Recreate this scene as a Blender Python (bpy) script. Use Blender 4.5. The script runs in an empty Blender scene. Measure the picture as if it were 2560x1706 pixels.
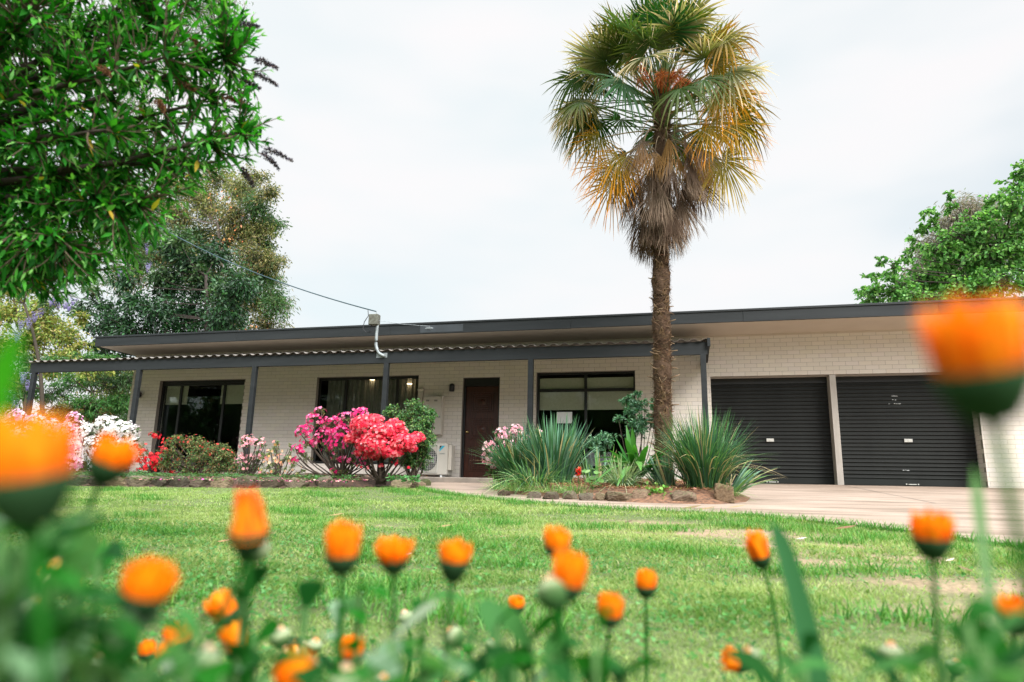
import bpy, math, random
import numpy as np
from mathutils import Vector
rng = np.random.default_rng(7)
random.seed(7)
sc = bpy.context.scene
COL = sc.collection

# ---------------------------------------------------------------- camera
FPX, PITCH, ROLL, YAW = 1700.445, 0.213603, 0.0216993, 0.2582537   # 24 mm lens, solved from the brick courses
CAMZ = 0.55
def _basis():
    cy, sy = math.cos(YAW), math.sin(YAW); cp, sp = math.cos(PITCH), math.sin(PITCH)
    fw = np.array([-sy*cp, cy*cp, sp]); r = np.array([cy, sy, 0.0]); u = np.cross(r, fw)
    cr, sr = math.cos(ROLL), math.sin(ROLL)
    return fw, cr*r+sr*u, -sr*r+cr*u
FW, RT, UP = _basis()
CP = np.array([0.0, 0.0, CAMZ])
from mathutils import Matrix
cd = bpy.data.cameras.new("camera"); cam = bpy.data.objects.new("camera", cd); COL.objects.link(cam)
m = Matrix.Identity(4)
for i in range(3):
    m[i][0] = RT[i]; m[i][1] = UP[i]; m[i][2] = -FW[i]; m[i][3] = CP[i]
cam.matrix_world = m
cd.sensor_width = 36.0; cd.lens = FPX/2560*36
cd.clip_start = 0.02; cd.clip_end = 2000
cd.dof.use_dof = True; cd.dof.focus_distance = 11.5; cd.dof.aperture_fstop = 2.3
sc.camera = cam

# ---------------------------------------------------------------- light
SUN_EL, SUN_AZ = math.radians(39), math.radians(138)    # azimuth clockwise from +Y: behind the camera, to its right
sd = bpy.data.lights.new("sun", 'SUN'); sun = bpy.data.objects.new("sun", sd); COL.objects.link(sun)
sd.energy = 4.9; sd.angle = math.radians(28); sd.color = (1.0, 0.97, 0.92)
sdir = Vector((math.sin(SUN_AZ)*math.cos(SUN_EL), math.cos(SUN_AZ)*math.cos(SUN_EL), math.sin(SUN_EL)))
sun.rotation_euler = sdir.to_track_quat('Z', 'Y').to_euler(); sun.location = (0, -6, 12)

w = bpy.data.worlds.new("World"); sc.world = w; w.use_nodes = True
nt = w.node_tree; nt.nodes.clear()
def N(t, typ, **kw):
    n = t.nodes.new(typ)
    for k, v in kw.items(): setattr(n, k, v)
    return n
out = N(nt, 'ShaderNodeOutputWorld')
sky = N(nt, 'ShaderNodeTexSky', sky_type='NISHITA', sun_disc=False, sun_elevation=SUN_EL, sun_rotation=SUN_AZ)
bg_sky = N(nt, 'ShaderNodeBackground'); bg_sky.inputs[1].default_value = 0.15
nt.links.new(sky.outputs[0], bg_sky.inputs[0])
bg_cl = N(nt, 'ShaderNodeBackground')
tc = N(nt, 'ShaderNodeTexCoord'); sp = N(nt, 'ShaderNodeSeparateXYZ'); nt.links.new(tc.outputs['Generated'], sp.inputs[0])
def mr(src, a, b, c, d_):
    n = N(nt, 'ShaderNodeMapRange', interpolation_type='SMOOTHSTEP'); nt.links.new(src, n.inputs[0])
    n.inputs[1].default_value = a; n.inputs[2].default_value = b; n.inputs[3].default_value = c; n.inputs[4].default_value = d_
    return n.outputs[0]
def mth(op, a, b):
    n = N(nt, 'ShaderNodeMath', operation=op)
    for i, v in enumerate((a, b)):
        if isinstance(v, (int, float)): n.inputs[i].default_value = v
        else: nt.links.new(v, n.inputs[i])
    return n.outputs[0]
zen = mr(sp.outputs[2], 0.64, 0.93, 0.0, 5.0)        # overcast sky: three times brighter overhead than low down
dp = N(nt, 'ShaderNodeVectorMath', operation='DOT_PRODUCT'); nt.links.new(tc.outputs['Generated'], dp.inputs[0]); dp.inputs[1].default_value = tuple(sdir)
back = mr(dp.outputs['Value'], 0.35, 1.0, 0.0, 2.0)        # and brighter round the veiled sun, behind the camera
tot = mth('ADD', mth('ADD', zen, back), 0.985)
low = mr(sp.outputs[2], -0.05, 0.02, 0.25, 1.0)
nt.links.new(mth('MULTIPLY', tot, low), bg_cl.inputs[1])
no = N(nt, 'ShaderNodeTexNoise'); no.inputs['Scale'].default_value = 2.2; no.inputs['Detail'].default_value = 3; no.inputs['Roughness'].default_value = 0.5
mp = N(nt, 'ShaderNodeMapping'); mp.inputs['Scale'].default_value = (1, 1, 3.0); mp.inputs['Rotation'].default_value = (0, 0.35, 0.2)
nt.links.new(tc.outputs['Generated'], mp.inputs[0]); nt.links.new(mp.outputs[0], no.inputs['Vector'])
cr = N(nt, 'ShaderNodeValToRGB'); nt.links.new(no.outputs[0], cr.inputs[0])
cr.color_ramp.elements[0].position = 0.30; cr.color_ramp.elements[0].color = (0.865, 0.965, 0.99, 1)
cr.color_ramp.elements[1].position = 0.68; cr.color_ramp.elements[1].color = (1.0, 0.985, 0.995, 1)
nt.links.new(cr.outputs[0], bg_cl.inputs[0])
mx = N(nt, 'ShaderNodeMixShader')
thin = mr(sp.outputs[0], 0.0, 0.5, 0.03, 0.13)       # the cloud thins to the right, where a little blue shows
nz = mr(no.outputs[0], 0.35, 0.62, 1.8, 0.2)
inv = mth('SUBTRACT', 1.0, mth('MULTIPLY', thin, nz))
nt.links.new(inv, mx.inputs[0]); nt.links.new(bg_sky.outputs[0], mx.inputs[1]); nt.links.new(bg_cl.outputs[0], mx.inputs[2])
nt.links.new(mx.outputs[0], out.inputs[0])
sc.view_settings.view_transform = 'Standard'; sc.view_settings.look = 'None'
sc.view_settings.exposure = 0.0; sc.view_settings.gamma = 1.0
sc.render.engine = 'CYCLES'
sc.cycles.use_denoising = True
sc.cycles.max_bounces = 8; sc.cycles.transparent_max_bounces = 12; sc.cycles.transmission_bounces = 4
sc.cycles.diffuse_bounces = 4
sc.cycles.sample_clamp_indirect = 6

# ---------------------------------------------------------------- helpers
def ray(x, y): return FW+(x-1280)/FPX*RT-(y-853)/FPX*UP
def atY(x, y, Y): r = ray(x, y); return CP+r/r[1]*Y          # point seen at (x, y) of the photograph, Y metres ahead
def dep(x, y, d): return CP+ray(x, y)*d
SL = 0.0507                                                     # the lawn rises gently towards the house
def G(y): return SL*np.clip(y, -30, 14.64)
def gnd(x, y):
    r = ray(x, y); return CP+r*(CAMZ/(SL*r[1]-r[2]))
WLOC = {}
def wl(o):
    return np.array(WLOC.get(o.name, (0, 0, 0))) if o is not None else np.zeros(3)
def tag(o, label=None, cat=None, group=None, kind=None):
    if label: o['label'] = label
    if cat: o['category'] = cat
    if group: o['group'] = group
    if kind: o['kind'] = kind
    return o
def thing(name, label, cat, loc, group=None):
    o = bpy.data.objects.new(name, None); COL.objects.link(o); o.location = tuple(loc); o.empty_display_size = 0.1
    WLOC[o.name] = tuple(loc)
    return tag(o, label, cat, group)
class MB:
    def __init__(s): s.v = []; s.f = []; s.c = []; s.n = 0
    def add(s, V, F, col=(0.5, 0.5, 0.5)):
        V = np.asarray(V, float).reshape(-1, 3)
        if len(V) == 0: return s
        c = np.asarray(col, float)
        if c.ndim == 1: c = np.broadcast_to(c, (len(V), 3))
        s.v.append(V); s.c.append(c)
        if isinstance(F, np.ndarray): s.f.append(F+s.n)
        else:
            by = {}
            for q in F: by.setdefault(len(q), []).append(q)
            for k in by: s.f.append(np.array(by[k])+s.n)
        s.n += len(V); return s
    def box(s, x0, x1, y0, y1, z0, z1, col=(0.5, 0.5, 0.5)):
        V = [(x, y, z) for x in (x0, x1) for y in (y0, y1) for z in (z0, z1)]
        return s.add(V, [(0, 1, 3, 2), (4, 6, 7, 5), (0, 4, 5, 1), (2, 3, 7, 6), (0, 2, 6, 4), (1, 5, 7, 3)], col)
    def bbox(s, x0, x1, y0, y1, z0, z1, b=0.005, col=(0.5, 0.5, 0.5)):
        """box with all edges chamfered by b"""
        cs = []
        X = (x0, x1); Y = (y0, y1); Z = (z0, z1)
        V = []; idx = {}
        for i in (0, 1):
            for j in (0, 1):
                for k in (0, 1):
                    sx, sy, sz = (1, -1)[i], (1, -1)[j], (1, -1)[k]
                    for a in range(3):
                        p = [X[i]+sx*b, Y[j]+sy*b, Z[k]+sz*b]
                        p[a] = (X[i], Y[j], Z[k])[a]
                        idx[(i, j, k, a)] = len(V); V.append(p)
        F = []
        for i in (0, 1): F.append([idx[(i, j, k, 0)] for j, k in ((0, 0), (0, 1), (1, 1), (1, 0))])
        for j in (0, 1): F.append([idx[(i, j, k, 1)] for i, k in ((0, 0), (0, 1), (1, 1), (1, 0))])
        for k in (0, 1): F.append([idx[(i, j, k, 2)] for i, j in ((0, 0), (0, 1), (1, 1), (1, 0))])
        for i in (0, 1):
            for j in (0, 1): F.append([idx[(i, j, 0, 0)], idx[(i, j, 1, 0)], idx[(i, j, 1, 1)], idx[(i, j, 0, 1)]])
            for k in (0, 1): F.append([idx[(i, 0, k, 0)], idx[(i, 1, k, 0)], idx[(i, 1, k, 2)], idx[(i, 0, k, 2)]])
        for j in (0, 1):
            for k in (0, 1): F.append([idx[(0, j, k, 1)], idx[(1, j, k, 1)], idx[(1, j, k, 2)], idx[(0, j, k, 2)]])
        for i in (0, 1):
            for j in (0, 1):
                for k in (0, 1): F.append([idx[(i, j, k, a)] for a in range(3)])
        return s.add(V, F, col)
    def tube(s, pts, rad, n=8, col=(0.5, 0.5, 0.5), caps=True):
        pts = np.asarray(pts, float); K = len(pts)
        rad = np.broadcast_to(np.asarray(rad, float), (K,))
        T = np.gradient(pts, axis=0); T /= np.linalg.norm(T, axis=1)[:, None]+1e-9
        up = np.array([0, 0, 1.0]) if abs(T[0][2]) < 0.9 else np.array([1.0, 0, 0])
        A = np.cross(T, up); A /= np.linalg.norm(A, axis=1)[:, None]+1e-9
        Bv = np.cross(T, A)
        th = np.arange(n)/n*2*np.pi
        V = pts[:, None]+rad[:, None, None]*(np.cos(th)[None, :, None]*A[:, None]+np.sin(th)[None, :, None]*Bv[:, None])
        i = np.arange(K-1)[:, None]*n; j = np.arange(n)[None]; j2 = (j+1) % n
        F = np.stack([i+j, i+j2, i+n+j2, i+n+j], -1).reshape(-1, 4)
        c = np.asarray(col, float)
        if c.ndim == 2: c = np.repeat(c, n, 0)
        s.add(V.reshape(-1, 3), F, c)
        if caps:
            s.f.append(np.array([list(range(n))[::-1]])+s.n-K*n); s.f.append(np.array([list(range((K-1)*n, K*n))])+s.n-K*n)
        return s
    def lathe(s, prof, at, n=24, axis=(0, 0, 1), col=(0.5, 0.5, 0.5)):
        ax = np.array(axis, float); ax /= np.linalg.norm(ax)
        t = np.array([0, 0, 1.0]) if abs(ax[2]) < 0.9 else np.array([1.0, 0, 0])
        A = np.cross(ax, t); A /= np.linalg.norm(A); Bv = np.cross(ax, A)
        th = np.arange(n)/n*2*np.pi; P = np.array(prof, float)
        V = np.array(at)+P[:, 1][:, None, None]*ax+P[:, 0][:, None, None]*(np.cos(th)[None, :, None]*A+np.sin(th)[None, :, None]*Bv)
        K = len(P); i = np.arange(K-1)[:, None]*n; j = np.arange(n)[None]; j2 = (j+1) % n
        F = np.stack([i+j, i+j2, i+n+j2, i+n+j], -1).reshape(-1, 4)
        c = np.asarray(col, float)
        if c.ndim == 2: c = np.repeat(c, n, 0)
        return s.add(V.reshape(-1, 3), F, c)
    def prism(s, poly, z0, z1, col=(0.5, 0.5, 0.5)):
        n = len(poly); V = [(x, y, z0) for x, y in poly]+[(x, y, z1) for x, y in poly]
        F = [tuple(range(n))[::-1], tuple(range(n, 2*n))]+[(i, (i+1) % n, n+(i+1) % n, n+i) for i in range(n)]
        return s.add(V, F, col)
    def strips(s, P, D, S, L, W, K=2, bend=None, prof=None, fold=0.0, col=(0.1, 0.2, 0.05), tip=None):
        """blades or leaves: base P, direction D, side S, length L, width W, bend = end displacement (per length), prof = half-width profile"""
        P = np.asarray(P, float); n = len(P)
        if n == 0: return s
        D = unit(D); S = unit(S); L = np.broadcast_to(L, (n,)); W = np.broadcast_to(W, (n,))
        Nn = unit(np.cross(S, D))
        t = np.linspace(0, 1, K+1)
        if prof is None: prof = np.sin(np.pi*np.clip(t, 0.0, 1))**0.8 if K > 2 else np.array([0.0, 1.0, 0.0])
        prof = np.asarray(prof, float)
        C = P[:, None]+D[:, None]*(L[:, None]*t)[..., None]
        if bend is not None: C = C+np.asarray(bend)[:, None]*(L[:, None]*t**2)[..., None]
        hw = (W[:, None]*prof)[..., None]*0.5
        A = C+S[:, None]*hw; B = C-S[:, None]*hw
        col = np.asarray(col, float); col = np.broadcast_to(col, (n, 3)) if col.ndim == 1 else col
        cc = np.repeat(col[:, None], K+1, 1)
        if tip is not None:
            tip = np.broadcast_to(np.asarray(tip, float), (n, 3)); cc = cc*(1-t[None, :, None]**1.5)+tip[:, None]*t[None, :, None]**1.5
        if fold:
            M = C-Nn[:, None]*hw*fold*2
            V = np.stack([A, M, B], 2); m_ = 3
        else:
            V = np.stack([A, B], 2); m_ = 2
        cc = np.repeat(cc[:, :, None], m_, 2)
        base = (np.arange(n)*(K+1)*m_)[:, None, None]+(np.arange(K)*m_)[None, :, None]+np.arange(m_-1)[None, None]
        F = np.stack([base, base+1, base+m_+1, base+m_], -1).reshape(-1, 4)
        s.add(V.reshape(-1, 3), F, cc.reshape(-1, 3)); return s
    def flowers(s, P, Nm, size, col, petals=5, cup=0.35, wf=0.62, colc=None):
        """open flowers: petals round a centre"""
        P = np.asarray(P, float); n = len(P); Nm = unit(Nm)
        size = np.broadcast_to(size, (n,)); A, Bv = frame(Nm)
        ph = rng.uniform(0, 6.28, n)
        col = np.asarray(col, float); col = np.broadcast_to(col, (n, 3))
        for k in range(petals):
            th = ph+k*2*np.pi/petals
            d = np.cos(th)[:, None]*A+np.sin(th)[:, None]*Bv
            dd = d+Nm*cup; sd_ = np.cross(Nm, d)
            c = col*rng.uniform(0.85, 1.12, (n, 1))
            s.strips(P, dd, sd_, size*0.5, size*wf*0.55, K=3, bend=-Nm*0.25+d*0.1, prof=(0.25, 0.85, 1.0, 0.25), col=np.clip(c*0.8, 0, 1) if colc is None else np.broadcast_to(colc, (n, 3)), tip=c)
        return s
    def build(s, name, mat, parent=None, loc=None, smooth=False):
        V = np.concatenate(s.v); Cc = np.concatenate(s.c)
        base = wl(parent) if parent is not None else (np.array(loc, float) if loc is not None else np.zeros(3))
        V = V-base
        me = bpy.data.meshes.new(name)
        me.vertices.add(len(V)); me.vertices.foreach_set('co', V.astype(np.float32).ravel())
        nl = sum(f.size for f in s.f); nf = sum(len(f) for f in s.f)
        me.loops.add(nl); me.polygons.add(nf)
        me.loops.foreach_set('vertex_index', np.concatenate([f.ravel() for f in s.f]).astype(np.int32))
        tot_ = np.concatenate([np.full(len(f), f.shape[1]) for f in s.f]).astype(np.int32)
        me.polygons.foreach_set('loop_start', (np.cumsum(tot_)-tot_).astype(np.int32))
        me.polygons.foreach_set('loop_total', tot_)
        me.update(calc_edges=True)
        me.validate()
        a = me.color_attributes.new('col', 'FLOAT_COLOR', 'POINT')
        if len(me.vertices) == len(V):
            a.data.foreach_set('color', np.concatenate([Cc, np.ones((len(V), 1))], 1).astype(np.float32).ravel())
        me.materials.append(mat)
        soft = smooth or mat in [M.get(k) for k in ('leaf', 'gloss_leaf', 'grass', 'petal', 'calendula', 'dry', 'cal_leaf', 'bush_leaf')]
        me.polygons.foreach_set('use_smooth', np.full(len(me.polygons), soft, bool))
        o = bpy.data.objects.new(name, me); COL.objects.link(o)
        if parent is not None:
            o.parent = parent; WLOC[o.name] = tuple(base)
        else:
            o.location = tuple(base); WLOC[o.name] = tuple(base)
        return o
def unit(v):
    v = np.asarray(v, float); return v/(np.linalg.norm(v, axis=-1, keepdims=True)+1e-9)
def frame(Nm):
    t = np.where(np.abs(Nm[:, 2:3]) < 0.9, np.array([[0, 0, 1.0]]), np.array([[1.0, 0, 0]]))
    A = unit(np.cross(Nm, t)); return A, np.cross(Nm, A)
def rdir(n, zmin=-1, zmax=1):
    z = rng.uniform(zmin, zmax, n); a = rng.uniform(0, 2*np.pi, n); r = np.sqrt(1-z*z)
    return np.stack([r*np.cos(a), r*np.sin(a), z], -1)
def pal(cols, n, jit=0.15, wts=None):
    cols = np.array(cols, float); c = cols[rng.choice(len(cols), n, p=wts)]
    return np.clip(c*rng.uniform(1-jit, 1+jit, (n, 1))*rng.uniform(1-jit*0.4, 1+jit*0.4, (n, 3)), 0, 1)
_nf = [(rng.normal(0, 1, 2), rng.uniform(0, 6.28)) for _ in range(12)]
def noise2(x, y, scale=1.0):
    v = 0
    for i, (k, p) in enumerate(_nf): v = v+np.sin((k[0]*x+k[1]*y)*scale*(1+0.35*i)+p)/(1+0.25*i)
    return v/3.2
def inpoly(x, y, poly):
    x = np.asarray(x); r = np.zeros(x.shape, bool); n = len(poly)
    for i in range(n):
        x0, y0 = poly[i]; x1, y1 = poly[(i+1) % n]
        c = ((y0 > y) != (y1 > y)) & (x < (x1-x0)*(y-y0)/((y1-y0) or 1e-9)+x0)
        r ^= c
    return r
def bez(a, b, c, n=8):
    t = np.linspace(0, 1, n)[:, None]; return (1-t)**2*np.asarray(a)+2*t*(1-t)*np.asarray(b)+t*t*np.asarray(c)

# ---------------------------------------------------------------- materials
def newmat(name):
    mt = bpy.data.materials.new(name); mt.use_nodes = True
    t = mt.node_tree; return mt, t, t.nodes['Principled BSDF'], t.nodes['Material Output']
def leafmat(name, rough=0.5, trans=0.35, spec=0.35, gain=1.0, tg=(1.1, 1.25, 0.6)):
    mt, t, b, o = newmat(name)
    a = N(t, 'ShaderNodeAttribute', attribute_name='col')
    b.inputs['Roughness'].default_value = rough; b.inputs['Specular IOR Level'].default_value = spec
    t.links.new(a.outputs['Color'], b.inputs['Base Color'])
    if trans:
        tr = N(t, 'ShaderNodeBsdfTranslucent'); mu = N(t, 'ShaderNodeMix', data_type='RGBA', blend_type='MULTIPLY'); mu.inputs[0].default_value = 1
        t.links.new(a.outputs['Color'], mu.inputs[6]); mu.inputs[7].default_value = (*tg, 1)
        t.links.new(mu.outputs[2], tr.inputs[0])
        ms = N(t, 'ShaderNodeMixShader'); ms.inputs[0].default_value = trans
        t.links.new(b.outputs[0], ms.inputs[1]); t.links.new(tr.outputs[0], ms.inputs[2]); t.links.new(ms.outputs[0], o.inputs[0])
    return mt
def pmat(name, c, c2=None, rough=0.7, scale=8, bump=0.0, bscale=None, metal=0.0, spec=0.5, stretch=(1, 1, 1), detail=6, contrast=(0.35, 0.65)):
    """painted / mineral surface: two close tones broken up by noise, with a fine bump"""
    mt, t, b, o = newmat(name)
    b.inputs['Roughness'].default_value = rough; b.inputs['Metallic'].default_value = metal; b.inputs['Specular IOR Level'].default_value = spec
    tc_ = N(t, 'ShaderNodeTexCoord'); mp_ = N(t, 'ShaderNodeMapping'); mp_.inputs['Scale'].default_value = stretch
    t.links.new(tc_.outputs['Object'], mp_.inputs[0])
    n1 = N(t, 'ShaderNodeTexNoise'); n1.inputs['Scale'].default_value = scale; n1.inputs['Detail'].default_value = detail
    t.links.new(mp_.outputs[0], n1.inputs['Vector'])
    r_ = N(t, 'ShaderNodeValToRGB'); t.links.new(n1.outputs[0], r_.inputs[0])
    c2 = c2 or tuple(x*0.85 for x in c)
    r_.color_ramp.elements[0].position = contrast[0]; r_.color_ramp.elements[0].color = (*c2, 1)
    r_.color_ramp.elements[1].position = contrast[1]; r_.color_ramp.elements[1].color = (*c, 1)
    t.links.new(r_.outputs[0], b.inputs['Base Color'])
    if bump:
        n2 = N(t, 'ShaderNodeTexNoise'); n2.inputs['Scale'].default_value = bscale or scale*6; n2.inputs['Detail'].default_value = 4
        t.links.new(mp_.outputs[0], n2.inputs['Vector'])
        bp = N(t, 'ShaderNodeBump'); bp.inputs['Strength'].default_value = bump; bp.inputs['Distance'].default_value = 0.01
        t.links.new(n2.outputs[0], bp.inputs['Height']); t.links.new(bp.outputs[0], b.inputs['Normal'])
    return mt
def colmat(name, rough=0.7, bump=0.0, bscale=60, spec=0.4, metal=0.0):
    mt, t, b, o = newmat(name)
    a = N(t, 'ShaderNodeAttribute', attribute_name='col'); t.links.new(a.outputs['Color'], b.inputs['Base Color'])
    b.inputs['Roughness'].default_value = rough; b.inputs['Specular IOR Level'].default_value = spec; b.inputs['Metallic'].default_value = metal
    if bump:
        tc_ = N(t, 'ShaderNodeTexCoord'); n2 = N(t, 'ShaderNodeTexNoise'); n2.inputs['Scale'].default_value = bscale; n2.inputs['Detail'].default_value = 5
        t.links.new(tc_.outputs['Object'], n2.inputs['Vector'])
        bp = N(t, 'ShaderNodeBump'); bp.inputs['Strength'].default_value = bump; bp.inputs['Distance'].default_value = 0.02
        t.links.new(n2.outputs[0], bp.inputs['Height']); t.links.new(bp.outputs[0], b.inputs['Normal'])
    return mt
M = {}
M['leaf'] = leafmat('leaf', 0.55, 0.35, 0.22)
M['gloss_leaf'] = leafmat('gloss_leaf', 0.4, 0.25, 0.35)
M['cal_leaf'] = leafmat('calendula_leaf', 0.6, 0.35, 0.06, tg=(0.7, 1.4, 0.4))
M['bush_leaf'] = leafmat('bush_leaf', 0.6, 0.32, 0.10, tg=(1.0, 1.5, 0.4))
M['grass'] = leafmat('grass', 0.65, 0.38, 0.08)
M['petal'] = leafmat('petal', 0.6, 0.35, 0.2, tg=(1.15, 1.0, 1.0))
M['calendula'] = leafmat('calendula', 0.55, 0.30, 0.2, tg=(1.2, 1.0, 0.6))
M['dry'] = leafmat('dry', 0.8, 0.2, 0.15, tg=(1.1, 1.0, 0.8))
M['bark'] = colmat('bark', 0.9, 0.6, 40, 0.2)
M['stone'] = colmat('stone', 0.9, 0.5, 35, 0.2)
M['brick'] = colmat('painted_brick', 0.75, 0.06, 120, 0.2)
M['dark_paint'] = pmat('dark_grey_paint', (0.022, 0.025, 0.027), (0.015, 0.0175, 0.019), 0.6, 3, 0.15, 60, spec=0.25, stretch=(0.3, 1, 3))
M['soffit'] = pmat('soffit_paint', (0.56, 0.48, 0.40), (0.52, 0.44, 0.365), 0.7, 2)
M['black_frame'] = pmat('black_window_frame', (0.012, 0.012, 0.013), (0.009, 0.009, 0.010), 0.4, 5)
M['roller'] = pmat('charcoal_roller', (0.019, 0.021, 0.020), (0.013, 0.014, 0.0135), 0.6, 2.2, 0.12, 12, spec=0.2, stretch=(1, 1, 0.25), contrast=(0.3, 0.7))
M['metal'] = pmat('galvanised', (0.30, 0.33, 0.34), (0.20, 0.22, 0.23), 0.55, 14, metal=0.3)
M['roof_metal'] = pmat('weathered_roof_sheet', (0.20, 0.17, 0.15), (0.09, 0.08, 0.07), 0.65, 6, contrast=(0.3, 0.7))
M['beige_metal'] = pmat('beige_enamel', (0.56, 0.51, 0.44), (0.52, 0.475, 0.41), 0.5, 4)
M['concrete'] = pmat('concrete_slab', (0.24, 0.20, 0.165), (0.17, 0.145, 0.12), 0.85, 5, 0.3, 90)
M['white_plastic'] = pmat('white_plastic', (0.75, 0.76, 0.76), (0.70, 0.71, 0.70), 0.4, 4)
M['paper'] = pmat('paper', (0.85, 0.87, 0.88), (0.82, 0.84, 0.85), 0.8, 4)
M['blind'] = pmat('roller_blind', (0.62, 0.62, 0.50), (0.56, 0.57, 0.45), 0.9, 20)
M['curtain'] = pmat('sheer_curtain', (0.27, 0.27, 0.24), (0.21, 0.21, 0.19), 0.9, 12)
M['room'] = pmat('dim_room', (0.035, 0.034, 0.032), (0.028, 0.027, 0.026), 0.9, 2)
M['brass'] = pmat('brass', (0.75, 0.58, 0.28), (0.6, 0.45, 0.2), 0.25, 8, metal=1.0)
def glassmat():
    mt, t, b, o = newmat('window_glass')
    t.nodes.remove(b)
    tr = N(t, 'ShaderNodeBsdfTransparent'); tr.inputs[0].default_value = (0.88, 0.90, 0.88, 1)
    gl = N(t, 'ShaderNodeBsdfGlossy'); gl.inputs['Roughness'].default_value = 0.02; gl.inputs[0].default_value = (0.9, 0.95, 0.95, 1)
    fr = N(t, 'ShaderNodeFresnel'); fr.inputs[0].default_value = 1.5
    ml = N(t, 'ShaderNodeMath', operation='MULTIPLY'); ml.inputs[1].default_value = 0.32
    ms = N(t, 'ShaderNodeMixShader'); t.links.new(fr.outputs[0], ml.inputs[0]); t.links.new(ml.outputs[0], ms.inputs[0])
    t.links.new(tr.outputs[0], ms.inputs[1]); t.links.new(gl.outputs[0], ms.inputs[2]); t.links.new(ms.outputs[0], o.inputs[0])
    return mt
M['glass'] = glassmat()
def woodmat():
    mt, t, b, o = newmat('dark_red_door_wood')
    tc_ = N(t, 'ShaderNodeTexCoord'); mp_ = N(t, 'ShaderNodeMapping'); mp_.inputs['Scale'].default_value = (14, 14, 1.2)
    n1 = N(t, 'ShaderNodeTexNoise'); n1.inputs['Scale'].default_value = 4; n1.inputs['Detail'].default_value = 8
    t.links.new(tc_.outputs['Object'], mp_.inputs[0]); t.links.new(mp_.outputs[0], n1.inputs['Vector'])
    r_ = N(t, 'ShaderNodeValToRGB'); t.links.new(n1.outputs[0], r_.inputs[0])
    r_.color_ramp.elements[0].position = 0.3; r_.color_ramp.elements[0].color = (0.026, 0.007, 0.004, 1)
    r_.color_ramp.elements[1].position = 0.7; r_.color_ramp.elements[1].color = (0.075, 0.020, 0.009, 1)
    t.links.new(r_.outputs[0], b.inputs['Base Color']); b.inputs['Roughness'].default_value = 0.35
    return mt
M['wood'] = woodmat()
# ================================================================ ground, driveway, beds
NEAR = [(-4.72, 12.4), (-4.62, 11.4), (-4.25, 10.45), (-3.6, 9.45), (-2.75, 8.5), (-1.85, 7.75), (-1.1, 7.3), (-0.4, 7.05), (0.3, 6.85), (0.95, 6.5), (1.5, 5.95), (1.95, 5.15), (2.45, 4.0), (3.1, 2.5), (4.0, 0.2), (5.2, -4)]
DRIVE = NEAR+[(14, -4), (14, 14.64), (0.35, 14.64), (0.35, 12.4)]
ISLE = [(-3.15, 10.9), (-2.85, 9.95), (-2.4, 9.25), (-1.75, 8.72), (-1.1, 8.36), (-0.6, 8.13), (-0.14, 8.1), (0.3, 8.22), (0.6, 8.7), (0.72, 9.6), (0.66, 10.7), (0.3, 11.6), (-0.8, 12.0), (-2.1, 12.0), (-2.95, 11.6)]
BEDL = [(-17.5, 8.2), (-13, 8.35), (-10.5, 8.6), (-8.5, 8.9), (-7.2, 9.15), (-6.1, 9.45), (-5.3, 9.95), (-4.85, 10.7), (-4.75, 12.38), (-17.5, 12.38)]

def ground_mat():
    mt, t, b, o = newmat('lawn_soil')
    tc_ = N(t, 'ShaderNodeTexCoord')
    n1 = N(t, 'ShaderNodeTexNoise'); n1.inputs['Scale'].default_value = 1.3; n1.inputs['Detail'].default_value = 6
    n2 = N(t, 'ShaderNodeTexNoise'); n2.inputs['Scale'].default_value = 45; n2.inputs['Detail'].default_value = 6
    for n in (n1, n2): t.links.new(tc_.outputs['Object'], n.inputs['Vector'])
    r1 = N(t, 'ShaderNodeValToRGB'); t.links.new(n1.outputs[0], r1.inputs[0])
    r1.color_ramp.elements[0].position = 0.4; r1.color_ramp.elements[0].color = (0.075, 0.085, 0.03, 1)
    r1.color_ramp.elements[1].position = 0.62; r1.color_ramp.elements[1].color = (0.26, 0.19, 0.12, 1)
    r2 = N(t, 'ShaderNodeValToRGB'); t.links.new(n2.outputs[0], r2.inputs[0])
    r2.color_ramp.elements[0].position = 0.3; r2.color_ramp.elements[0].color = (0.55, 0.6, 0.5, 1)
    r2.color_ramp.elements[1].position = 0.7; r2.color_ramp.elements[1].color = (1.25, 1.2, 1.1, 1)
    mu = N(t, 'ShaderNodeMix', data_type='RGBA', blend_type='MULTIPLY'); mu.inputs[0].default_value = 1
    at_ = N(t, 'ShaderNodeAttribute', attribute_name='col'); t.links.new(at_.outputs['Color'], mu.inputs[6]); t.links.new(r2.outputs[0], mu.inputs[7]); t.links.new(mu.outputs[2], b.inputs['Base Color'])
    b.inputs['Roughness'].default_value = 0.95
    bp = N(t, 'ShaderNodeBump'); bp.inputs['Strength'].default_value = 0.6; bp.inputs['Distance'].default_value = 0.02
    t.links.new(n2.outputs[0], bp.inputs['Height']); t.links.new(bp.outputs[0], b.inputs['Normal'])
    return mt
M['ground'] = ground_mat()
xs = np.concatenate([np.linspace(-400, -24, 12), np.linspace(-20, 14, 300), np.linspace(20, 400, 12)])
ys = np.concatenate([np.linspace(-60, -6, 6), np.linspace(-4, 14.6, 170), np.linspace(16, 30, 8), np.linspace(40, 900, 14)])
X, Y = np.meshgrid(xs, ys)
Z = G(Y)+np.where((Y < 9) & (Y > -4) & (np.abs(X) < 20), 0.012*noise2(X, Y, 0.9), 0)
Z = np.where(inpoly(X, Y, DRIVE), Z-0.03, Z)
nx, ny = len(xs), len(ys)
i = np.arange(ny-1)[:, None]*nx+np.arange(nx-1)[None]
F = np.stack([i, i+1, i+nx+1, i+nx], -1).reshape(-1, 4)
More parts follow.
